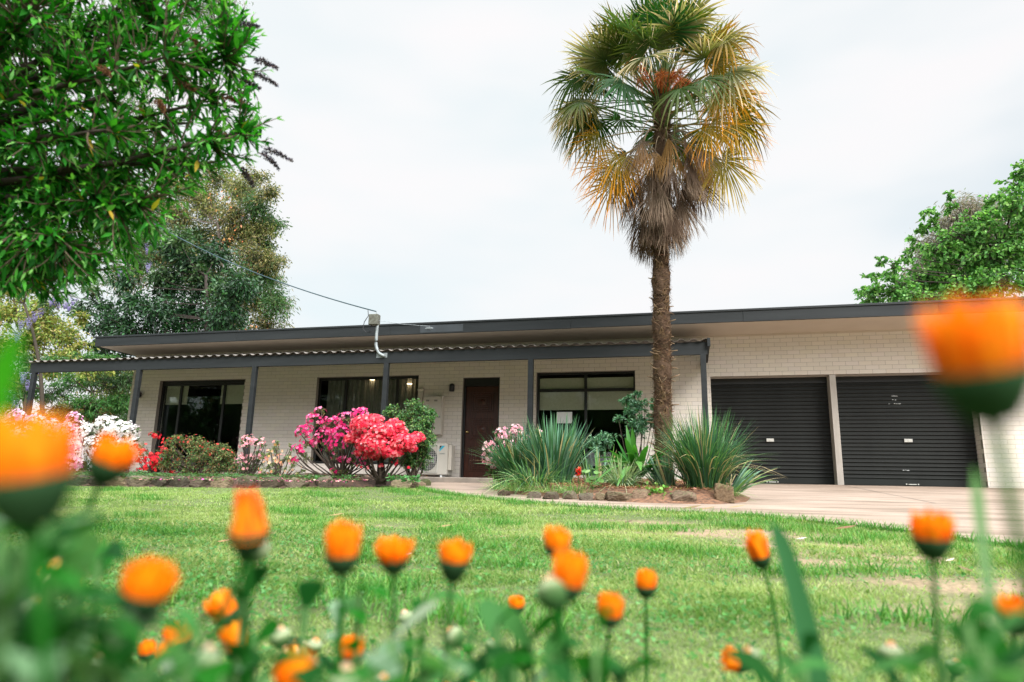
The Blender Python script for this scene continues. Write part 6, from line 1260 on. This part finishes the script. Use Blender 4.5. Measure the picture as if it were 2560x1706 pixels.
def calendula(x, y, w, label, tilt=0.0, away=0.0, kind='cup', size=HW, ph=0.90, fdx=0.0, fdy=0.0, leaves=5, leafL=0.075, cal=0.85, lmin=0.25, lmax=0.95, open_=1.0):
    """head seen at (x, y) with width w pixels; tilt leans right (+) or left (-), away leans from (+) or to the lens (-)"""
    d = size*FPX/(w*1.0); size = size*0.93; c = dep(x, y, d)
    ax = unit(UP*1.0+RT*math.tan(tilt)+FW*away); 
    top = c-ax*size*ph*0.5                              # joint of petals and calyx
    fp = np.array([c[0]+fdx, c[1]+fdy, 0]); fp[2] = G(fp[1])
    t = thing('calendula', label, 'flower', tuple(fp), 'calendulas at the front of the lawn')
    sb_ = top-ax*size*0.42*cal
    sc_ = stem_curve(sb_, ax, fp); st_ = MB(); st_.tube(sc_, np.linspace(size*0.075, size*0.13, 14), 7, pal(CAG, 14, 0.1)); st_.build('stem', M['cal_leaf'], t, smooth=True)
    kb = MB(); s = size*0.5
    if kind == 'bud':
        kb.lathe([(0.1*s, -0.85*s), (0.5*s, -0.7*s), (0.85*s, -0.3*s), (1.0*s, 0.15*s), (0.9*s, 0.5*s), (0.55*s, 0.8*s), (0.0, 0.88*s)], top, 20, ax, col=np.array([(0.05, 0.12, 0.04), (0.05, 0.13, 0.04), (0.07, 0.16, 0.05), (0.12, 0.2, 0.08), (0.34, 0.40, 0.22), (0.50, 0.52, 0.36), (0.55, 0.55, 0.40)]))
    else:
        kb.lathe([(0.14*s, -0.95*s*cal), (0.50*s, -0.82*s*cal), (0.74*s, -0.45*s*cal), (0.93*s, -0.05*s), (1.02*s, 0.40*s), (0.98*s, 0.42*s), (0.7*s, 0.0), (0.0, 0.0)], top, 20, ax, col=(0.028, 0.07, 0.028))
    # narrow sepals hugging the bowl
    A_, B_ = frame(ax[None]); A_, B_ = A_[0], B_[0]
    ns = 22; th = np.arange(ns)/ns*6.283; o_ = np.cos(th)[:, None]*A_+np.sin(th)[:, None]*B_
    kb.strips(top+o_*s*0.42-ax*0.74*s*cal, ax[None]+o_*0.55, np.cross(ax[None], o_), size*0.62*cal if kind != 'bud' else size*0.85, size*0.12, K=4, bend=-o_*0.35+ax*0.1, prof=(0.8, 1, 0.8, 0.5, 0.05), col=pal([(0.03, 0.08, 0.03), (0.06, 0.12, 0.05)], ns, 0.15))
    kb.build('calyx', M['cal_leaf'], t, smooth=True)
    pm_ = MB()
    OC = [(0.84, 0.15, 0.002), (0.90, 0.21, 0.003), (0.78, 0.09, 0.002)]; OT = [(0.94, 0.36, 0.004), (0.92, 0.27, 0.003)]
    if kind in ('cup', 'side', 'cone'):
        for ring, (r0, r1, f, np_) in enumerate(((0.82, 0.98, 0.96, 26), (0.70, 0.86, 1.02, 24), (0.52, 0.66, 1.04, 20), (0.28, 0.38, 1.0, 14))):
            if kind == 'cone': r0 = r0*1.15; r1 = r1*0.22
            r1 *= open_
            th = np.arange(np_)/np_*6.283+ring*0.2+rng.normal(0, 0.05, np_); o_ = np.cos(th)[:, None]*A_+np.sin(th)[:, None]*B_
            P = top+o_*s*r0+ax*s*0.02; H = size*ph*f*rng.uniform(0.70, 1.12, np_)
            D = ax[None]*1.0+o_*(r1-r0)*s/(size*ph)*(2.6 if kind != 'cone' else 1.0)
            D = D+rng.normal(0, 0.07, (np_, 3)); c_ = pal(OC, np_, 0.25) if kind != 'cone' else pal([(0.85, 0.12, 0.01), (0.92, 0.26, 0.01)], np_, 0.1)
            pm_.strips(P, D, np.cross(ax[None], o_)+rng.normal(0, 0.12, (np_, 3)), H, size*rng.uniform(0.12, 0.19, np_), K=6, bend=-o_*0.13 if kind != 'cone' else -o_*0.0, prof=(0.75, 0.9, 1, 1, 0.95, 0.8, 0.25), fold=-0.12, col=c_, tip=pal(OT, np_, 0.06) if (kind != 'cone' or ring < 1) else pal([(0.80, 0.05, 0.01), (0.88, 0.12, 0.01)], np_, 0.1))
    elif kind == 'wilt':
        np_ = 16; th = rng.uniform(0, 6.283, np_); o_ = np.cos(th)[:, None]*A_+np.sin(th)[:, None]*B_
        pm_.strips(top+o_*s*0.6, o_+ax*rng.uniform(-0.3, 0.9, (np_, 1)), np.cross(ax[None], o_), size*0.8, size*0.2, K=5, bend=np.array([[0, 0, -0.6]])*np.ones((np_, 1)), prof=(0.8, 1, 1, 0.9, 0.6, 0.3), col=pal([(0.85, 0.55, 0.32), (0.92, 0.40, 0.05), (0.80, 0.62, 0.42)], np_, 0.1))
    elif kind == 'bud':
        np_ = 16; th = np.arange(np_)/np_*6.283; o_ = np.cos(th)[:, None]*A_+np.sin(th)[:, None]*B_
        pm_.strips(top+o_*s*0.45+ax*s*0.62, ax[None]*1.0-o_*0.3, np.cross(ax[None], o_), size*0.28, size*0.2, K=3, prof=(1, 0.9, 0.7, 0.1), col=pal([(0.80, 0.60, 0.48), (0.82, 0.66, 0.50), (0.88, 0.45, 0.15)], np_, 0.1))
    pm_.build('petals', M['calendula'], t, smooth=False)
    if leaves:
        lm = MB()
        for k in range(leaves):
            q = rng.uniform(lmin, lmax)*13; i0 = min(int(q), 12); p = sc_[i0]*(1-(q-i0))+sc_[i0+1]*(q-i0); a_ = rng.uniform(0, 6.28)
            oblong(lm, p, [math.cos(a_), math.sin(a_), rng.uniform(0.3, 1.3)], leafL*rng.uniform(0.7, 1.25), leafL*rng.uniform(0.20, 0.30), pal(CAG, 1, 0.15)[0], bend=-rng.uniform(0.2, 0.7))
        lm.build('leaves', M['cal_leaf'], t)
    return t
calendula(66, 1140, 222, 'huge close orange calendula at the far left edge of the picture', tilt=-0.10, leaves=0, ph=0.86, fdy=0.05, cal=1.0)
calendula(285, 1135, 106, 'orange calendula leaning right just beside the huge left one', tilt=0.45, ph=0.72, cal=1.0, leaves=2, fdx=-0.05, lmin=0.5)
calendula(2440, 862, 236, 'huge close orange calendula standing highest at the upper right', tilt=-0.22, ph=0.92, cal=1.0, leaves=0, fdx=0.03, fdy=0.02)
calendula(622, 1290, 108, 'pointed red centred calendula with twisted petals above the left lawn', kind='cone', ph=1.15, cal=0.9, leaves=2, lmin=0.5, open_=1.5)
calendula(650, 1340, 92, 'pale green calendula bud pressed against the pointed red centred flower', kind='bud', tilt=0.5, leaves=1, lmin=0.6)
calendula(857, 1358, 92, 'tall barrel shaped orange calendula right of the pointed one', ph=1.02, tilt=0.03, leaves=3, lmin=0.35)
calendula(985, 1377, 80, 'small orange calendula with flared rim right of the tall barrel shaped one', ph=0.80, open_=1.2, cal=0.8, leaves=2, lmin=0.5)
calendula(1138, 1385, 84, 'orange calendula with a wide dark calyx left of picture centre', ph=0.72, tilt=0.12, cal=1.15, leaves=4, lmin=0.2)
calendula(1392, 1350, 70, 'round orange calendula directly above the drooping green bud', ph=0.80, cal=0.5, leaves=2, lmin=0.5)
calendula(1425, 1430, 92, 'orange calendula leaning right behind the drooping green bud', ph=1.0, tilt=0.22, cal=0.8, leaves=2, lmin=0.5)
calendula(1373, 1450, 92, 'drooping calendula bud with pink tip seen from behind, pale stem toward the lens', kind='bud', tilt=-0.30, away=0.75, fdy=-0.05, leaves=3, lmin=0.35)
calendula(1615, 1452, 56, 'small orange calendula alone in the middle of the right lawn', ph=0.85, cal=0.8, leaves=1, lmin=0.6)
calendula(1291, 1508, 42, 'smallest orange calendula low in the centre', ph=0.7, cal=0.9, leaves=1, lmin=0.5)
calendula(1526, 1518, 68, 'orange calendula above a broad upright leaf right of centre', ph=0.95, cal=0.6, tilt=0.08, leaves=3, lmin=0.15)
calendula(1892, 1365, 56, 'narrow slanting orange calendula near the long green blade', ph=1.35, tilt=-0.30, cal=0.95, leaves=1, lmin=0.5)
calendula(2328, 1322, 98, 'squarish orange calendula in front of the driveway edge', ph=0.82, cal=0.95, tilt=-0.05, leaves=3, lmin=0.30)
calendula(370, 1458, 128, 'large orange calendula leaning right over the left lawn', ph=0.72, tilt=0.35, cal=1.0, leaves=3, lmin=0.25)
calendula(555, 1518, 66, 'orange calendula leaning left low at the left', ph=1.1, tilt=-0.55, cal=0.6, leaves=2, lmin=0.3)
calendula(585, 1592, 66, 'tall narrow orange calendula below the left leaning one', ph=1.3, tilt=-0.30, cal=0.7, leaves=3, lmin=0.2)
calendula(445, 1590, 66, 'round orange calendula low left beside a dark leaf', ph=0.95, tilt=-0.2, cal=0.6, leaves=2, lmin=0.2)
calendula(368, 1622, 44, 'tiny orange calendula at the lower left', ph=0.8, leaves=1, cal=0.6)
calendula(412, 1632, 46, 'tiny orange calendula right of the other tiny one at the lower left', ph=0.9, leaves=2, cal=0.6)
calendula(738, 1682, 104, 'broad orange calendula cut by the bottom edge of the picture', ph=0.9, leaves=3, lmin=0.1)
calendula(878, 1620, 66, 'orange calendula rising out of a blurred bud at the bottom', ph=0.8, leaves=2, lmin=0.2, cal=1.1)
calendula(865, 1672, 92, 'large blurred green bud at the bottom right of the broad orange bloom', kind='bud', leaves=2, lmin=0.1)
calendula(698, 1572, 58, 'upright green bud with a pale cap in the lower left', kind='bud', tilt=-0.15, leaves=2, lmin=0.2)
calendula(733, 1590, 44, 'half withered peach calendula behind the upright green bud', kind='wilt', leaves=1, ph=0.9)
calendula(525, 1622, 98, 'dark round bud seen from behind at the lower left', kind='bud', away=0.5, tilt=0.3, leaves=3, lmin=0.15)
calendula(1120, 1578, 60, 'nodding dark bud with a pale rim low left of centre', kind='bud', tilt=-0.8, away=0.2, leaves=3, lmin=0.15)
calendula(1150, 1690, 64, 'fading peach orange calendula at the bottom left of centre', kind='wilt', leaves=2, ph=1.2)
calendula(1832, 1650, 58, 'drooping orange calendula turned left near the bottom right of centre', kind='cup', tilt=-1.25, ph=0.8, cal=1.1, leaves=1, fdx=0.06, lmin=0.5)
calendula(1868, 1625, 62, 'pale green bud beside the drooping orange calendula', kind='bud', tilt=-0.4, leaves=0, fdx=0.08)
calendula(2535, 1525, 78, 'orange calendula cut by the right edge of the picture', ph=0.75, cal=1.0, leaves=3, lmin=0.3)
calendula(2228, 1612, 62, 'small pale capped bud low on the right lawn', kind='bud', leaves=3, lmin=0.15)
calendula(205, 1355, 80, 'withered beige and orange calendula among the left leaves', kind='wilt', leaves=4, lmin=0.05, lmax=0.6)

for (x, y, w, lab, kw) in (
    (455, 1668, 50, 'small pale capped bud right of the two tiny orange blooms', {}), (330, 1530, 44, 'small dark bud under the large right leaning bloom', dict(tilt=0.4)),
    (150, 1400, 60, 'blurred pale bud in the leaves under the withered bloom', dict(tilt=-0.4)), (790, 1600, 42, 'small green bud left of the flower rising from a bud', dict(tilt=0.2)),
    (1010, 1530, 40, 'small dark bud between the flared rim bloom and the wide calyx bloom', dict(tilt=-0.3)), (1235, 1600, 40, 'small green bud low, left of the drooping bud', dict(tilt=0.3)),
    (600, 1670, 52, 'green bud at the bottom left of the broad bottom bloom', dict(tilt=-0.3)), (960, 1690, 56, 'dark half closed bud at the bottom, right of the large blurred bud', dict(tilt=0.2)),
    (1305, 1640, 44, 'small green bud at the bottom centre', dict(tilt=-0.2)), (2390, 1650, 48, 'dark bud among the bottom right leaves', dict(tilt=0.2)),
    (90, 1500, 66, 'blurred grey green bud at the lower left edge', dict(tilt=0.3)), (250, 1640, 54, 'pale bud in the bottom left leaves', dict(tilt=-0.1))):
    calendula(x, y, w, lab, kind='bud', leaves=2, lmin=0.2, **kw)
# leafy stems without a flower
def leafy(x, y, d, label, n=14, L=0.085, W=0.026, hgt=None, lean=0.0, cols=CAG, spread=1.0, pitch=0.9):
    top = dep(x, y, d); fp = np.array([top[0]-lean*0.1, top[1], 0.0]); fp[2] = G(fp[1]); t = thing('calendula', label, 'plant', tuple(fp), 'leafy calendula stems at the front of the lawn')
    c_ = bez(fp, (fp+top)/2+np.array([lean*0.05, 0, 0]), top, 12); st_ = MB(); st_.tube(c_, np.linspace(0.0045, 0.0025, 12), 6, (0.12, 0.24, 0.08)); st_.build('stem', M['cal_leaf'], t, smooth=True)
    lm = MB()
    for k in range(n):
        q = (1-0.75*(k/n)**1.1)*11; i0 = min(int(q), 10); p = c_[i0]*(1-(q-i0))+c_[i0+1]*(q-i0); a_ = k*2.4+rng.normal(0, 0.3)
        oblong(lm, p, [math.cos(a_)*spread, math.sin(a_)*spread, pitch*rng.uniform(0.5, 1.6)], L*rng.uniform(0.7, 1.2)*(0.7+0.3*min(1, k/4)), W*rng.uniform(0.8, 1.2), pal(cols, 1, 0.18)[0], bend=-rng.uniform(0.2, 0.8))
    lm.build('leaves', M['cal_leaf'], t); return t
DKC = [(0.008, 0.055, 0.010), (0.014, 0.085, 0.014)]; PLC = [(0.13, 0.22, 0.12), (0.20, 0.28, 0.18), (0.05, 0.15, 0.04)]
for (x, y, d, lab, kw) in (
    (-20, 1250, 0.42, 'dense leafy stem below the huge left bloom', dict(n=20, L=0.085, cols=CAG+PLC)),
    (95, 1240, 0.50, 'leafy stem with pale leaves right under the huge left bloom', dict(n=22, cols=PLC+CAG)),
    (165, 1330, 0.55, 'dark leafy stem at the left, beside the withered bloom', dict(n=18, cols=DKC+CAG)),
    (40, 1420, 0.40, 'large leaved dark stem at the lower left edge', dict(n=20, L=0.09, W=0.03, cols=DKC+CAG)),
    (190, 1480, 0.48, 'leafy stem with one long pale leaf at the lower left', dict(n=16, L=0.09, cols=PLC+DKC)),
    (100, 1560, 0.36, 'dark leafy stem in the bottom left corner', dict(n=18, L=0.085, W=0.028, cols=DKC+CAG)),
    (290, 1620, 0.45, 'leafy stem at the bottom below the large right leaning bloom', dict(n=16, cols=CAG+PLC)),
    (470, 1660, 0.50, 'low leafy stem under the dark round bud', dict(n=14, cols=CAG+PLC)),
    (610, 1500, 0.62, 'upright dark leaves along the stem of the pointed bloom', dict(n=10, L=0.07, spread=0.35, pitch=1.6, cols=DKC)),
    (765, 1520, 0.62, 'tall upright dark leaf left of the tall barrel shaped bloom', dict(n=7, L=0.075, W=0.022, spread=0.3, pitch=1.8, cols=DKC+CAG)),
    (900, 1470, 0.70, 'spreading leaves on the lawn side of the barrel shaped bloom', dict(n=9, L=0.07, cols=CAG+PLC)),
    (660, 1690, 0.45, 'low leafy stem in front of the broad bottom bloom', dict(n=12, cols=DKC+CAG)),
    (980, 1600, 0.60, 'leafy stem between the bottom buds', dict(n=12, cols=CAG+PLC)),
    (1060, 1690, 0.50, 'pale leaved stem at the bottom left of centre', dict(n=12, cols=PLC+CAG)),
    (1245, 1560, 0.65, 'upright leafy stem left of the smallest bloom', dict(n=12, L=0.075, spread=0.6, cols=CAG+PLC)),
    (1290, 1670, 0.55, 'dark leafy stem at the bottom centre', dict(n=12, spread=0.7, cols=DKC+CAG)),
    (1380, 1640, 0.60, 'low leafy stem under the drooping green bud', dict(n=9, spread=0.6, cols=DKC+CAG)),
    (1490, 1600, 0.50, 'broad upright bright leaf below the right of centre bloom', dict(n=7, L=0.085, W=0.030, spread=0.35, pitch=1.6, cols=[(0.02, 0.16, 0.012)])),
    (2010, 1640, 0.55, 'leafy stem at the foot of the long green blade', dict(n=9, L=0.07, spread=0.5, pitch=1.4, cols=DKC+CAG)),
    (2270, 1680, 0.60, 'low leafy stem at the bottom right', dict(n=10, cols=DKC+CAG)),
    (2420, 1560, 0.42, 'broad dark leaves left of the bottom right corner', dict(n=14, L=0.085, W=0.018, spread=0.55, pitch=1.7, cols=[(0.015, 0.10, 0.012), (0.02, 0.13, 0.016)])),
    (2540, 1620, 0.40, 'broad leafy stem in the bottom right corner', dict(n=14, L=0.085, W=0.018, spread=0.7, cols=DKC+CAG)),
    (1180, 1500, 0.85, 'thin leafy stem in the lawn left of the smallest bloom', dict(n=8, L=0.06, W=0.018))): leafy(x, y, d, lab, **kw)
for (x, y, d, lab, kw) in (
    (150, 1640, 0.42, 'dense dark leaves low in the left corner, right of the corner stem', dict(n=18, cols=DKC+CAG)),
    (360, 1690, 0.42, 'dense low leaves below the two tiny orange blooms', dict(n=18, cols=CAG+PLC)),
    (560, 1690, 0.46, 'dense low leaves between the dark round bud and the broad bottom bloom', dict(n=16, cols=DKC+CAG)),
    (800, 1700, 0.50, 'dark low leaves right of the broad bottom bloom', dict(n=16, cols=DKC+CAG)),
    (935, 1680, 0.46, 'dense leaves at the bottom right of the large blurred bud', dict(n=16, cols=CAG+PLC)),
    (1215, 1690, 0.50, 'dark leaves at the bottom beside the fading peach bloom', dict(n=16, cols=DKC+CAG)),
    (1440, 1690, 0.50, 'dark low leaves at the bottom under the drooping bud stem', dict(n=14, cols=DKC+CAG)),
    (250, 1400, 0.62, 'leafy stem rising left of the large right leaning bloom', dict(n=16, cols=CAG+DKC)),
    (10, 1340, 0.34, 'blurred leafy stem at the left edge below the huge bloom', dict(n=18, cols=DKC+CAG)),
    (2490, 1690, 0.36, 'broad dark leaves filling the very bottom right corner', dict(n=16, L=0.085, W=0.02, cols=DKC)),
    (2360, 1690, 0.46, 'dark leafy stem low, left of the broad dark corner leaves', dict(n=14, cols=DKC+CAG)),
    (1060, 1500, 0.75, 'leafy stem under the bloom with the wide dark calyx', dict(n=10, L=0.07, cols=DKC+CAG))): leafy(x, y, d, lab, **kw)
W3_ = ['far left', 'left', 'left of centre', 'centre', 'right of centre']
extra = [(-60, 1330, 0.30), (60, 1350, 0.36), (130, 1440, 0.45), (20, 1520, 0.33), (190, 1590, 0.40), (70, 1660, 0.30), (240, 1680, 0.38), (330, 1560, 0.50), (420, 1700, 0.40), (500, 1560, 0.60), (640, 1600, 0.64), (720, 1640, 0.68), (850, 1540, 0.70), (1010, 1660, 0.52), (1130, 1620, 0.62), (1330, 1600, 0.65), (1560, 1690, 0.50), (2150, 1690, 0.55), (2460, 1620, 0.38), (2560, 1700, 0.34), (1960, 1700, 0.50)]
names_ = ['out of focus leafy stem leaning in at the far left edge', 'leafy stem packed below the huge left bloom, nearest the edge', 'leafy stem between the corner mass and the pale long leaf', 'thick dark leafy stem low on the left edge', 'leafy stem beside the long pale leaf', 'lowest dark leaves in the bottom left corner', 'dark leaves just right of the bottom left corner', 'leafy stem under the large right leaning bloom', 'dark leaves under the round low left bloom', 'slender leafy stem behind the left leaning low bloom', 'leafy stem between the tall narrow bloom and the upright bud', 'leafy stem rising behind the broad bottom bloom', 'leafy stem below the barrel shaped bloom', 'leafy stem right of the nodding dark bud base', 'leafy stem above the fading peach bloom', 'slender leafy stem under the drooping bud', 'single low leafy stem at the bottom, right of the bright leaf', 'low leafy stem left of the corner leaves at the right', 'dark leafy stem among the right corner leaves', 'lowest dark leaves at the right edge', 'low leafy stem left of the strap leaf base']
for (x, y, d), lab in zip(extra, names_): leafy(x, y, d, lab, n=17, L=0.078, W=0.019, cols=DKC+CAG+PLC[:2] if rng.uniform() < 0.6 else CAG+PLC)
def blade(label, pts, w0, w1, col, name='strap_leaf'):
    P = np.array(pts, float); base = P[0]; t_ = np.linspace(0, 1, 26)[:, None]
    c = (1-t_)**2*P[0]+2*t_*(1-t_)*P[1]+t_*t_*P[2]; T = unit(np.gradient(c, axis=0)); S = unit(np.cross(T, FW[None])); q = t_[:, 0]
    w = (w0*(1-q)+w1*q)*np.clip((1-q)*9, 0.05, 1)
    mb = MB(); Nn = unit(np.cross(S, T)); A = c+S*w[:, None]/2; B = c-S*w[:, None]/2; Mi = c+Nn*w[:, None]*0.12
    V = np.stack([A, Mi, B], 1).reshape(-1, 3); i_ = np.arange(25)[:, None]*3; F = np.concatenate([np.stack([i_, i_+1, i_+4, i_+3], -1).reshape(-1, 4), np.stack([i_+1, i_+2, i_+5, i_+4], -1).reshape(-1, 4)])
    cc = np.array(col)*(1+0.0*q[:, None]); cc = np.repeat(cc, 3, 0); mb.add(V, F, cc)
    o_ = mb.build(name, M['cal_leaf'], loc=tuple(P[0])); tag(o_, label, 'leaf', 'long strap leaves in the front bed'); return o_
b0 = dep(2150, 1790, 0.62); b0[2] = G(b0[1]); blade('long green strap leaf slanting up across the right lawn', [b0, dep(2030, 1440, 0.60), dep(1925, 1300, 0.62)], 0.036, 0.012, (0.045, 0.14, 0.06))
b0 = dep(2470, 1700, 0.50); b0[2] = G(b0[1]); blade('pale upright stalk with blunt tip in front of the right hand wall', [b0, dep(2470, 1400, 0.46), dep(2433, 1165, 0.42)], 0.004, 0.0085, (0.22, 0.32, 0.20))
b0 = dep(-160, 1250, 0.26); b0[2] = 0.0; blade('vivid green strap leaf crossing the left edge of the picture', [b0, dep(-90, 1040, 0.27), dep(52, 820, 0.27)], 0.010, 0.013, (0.035, 0.22, 0.008))
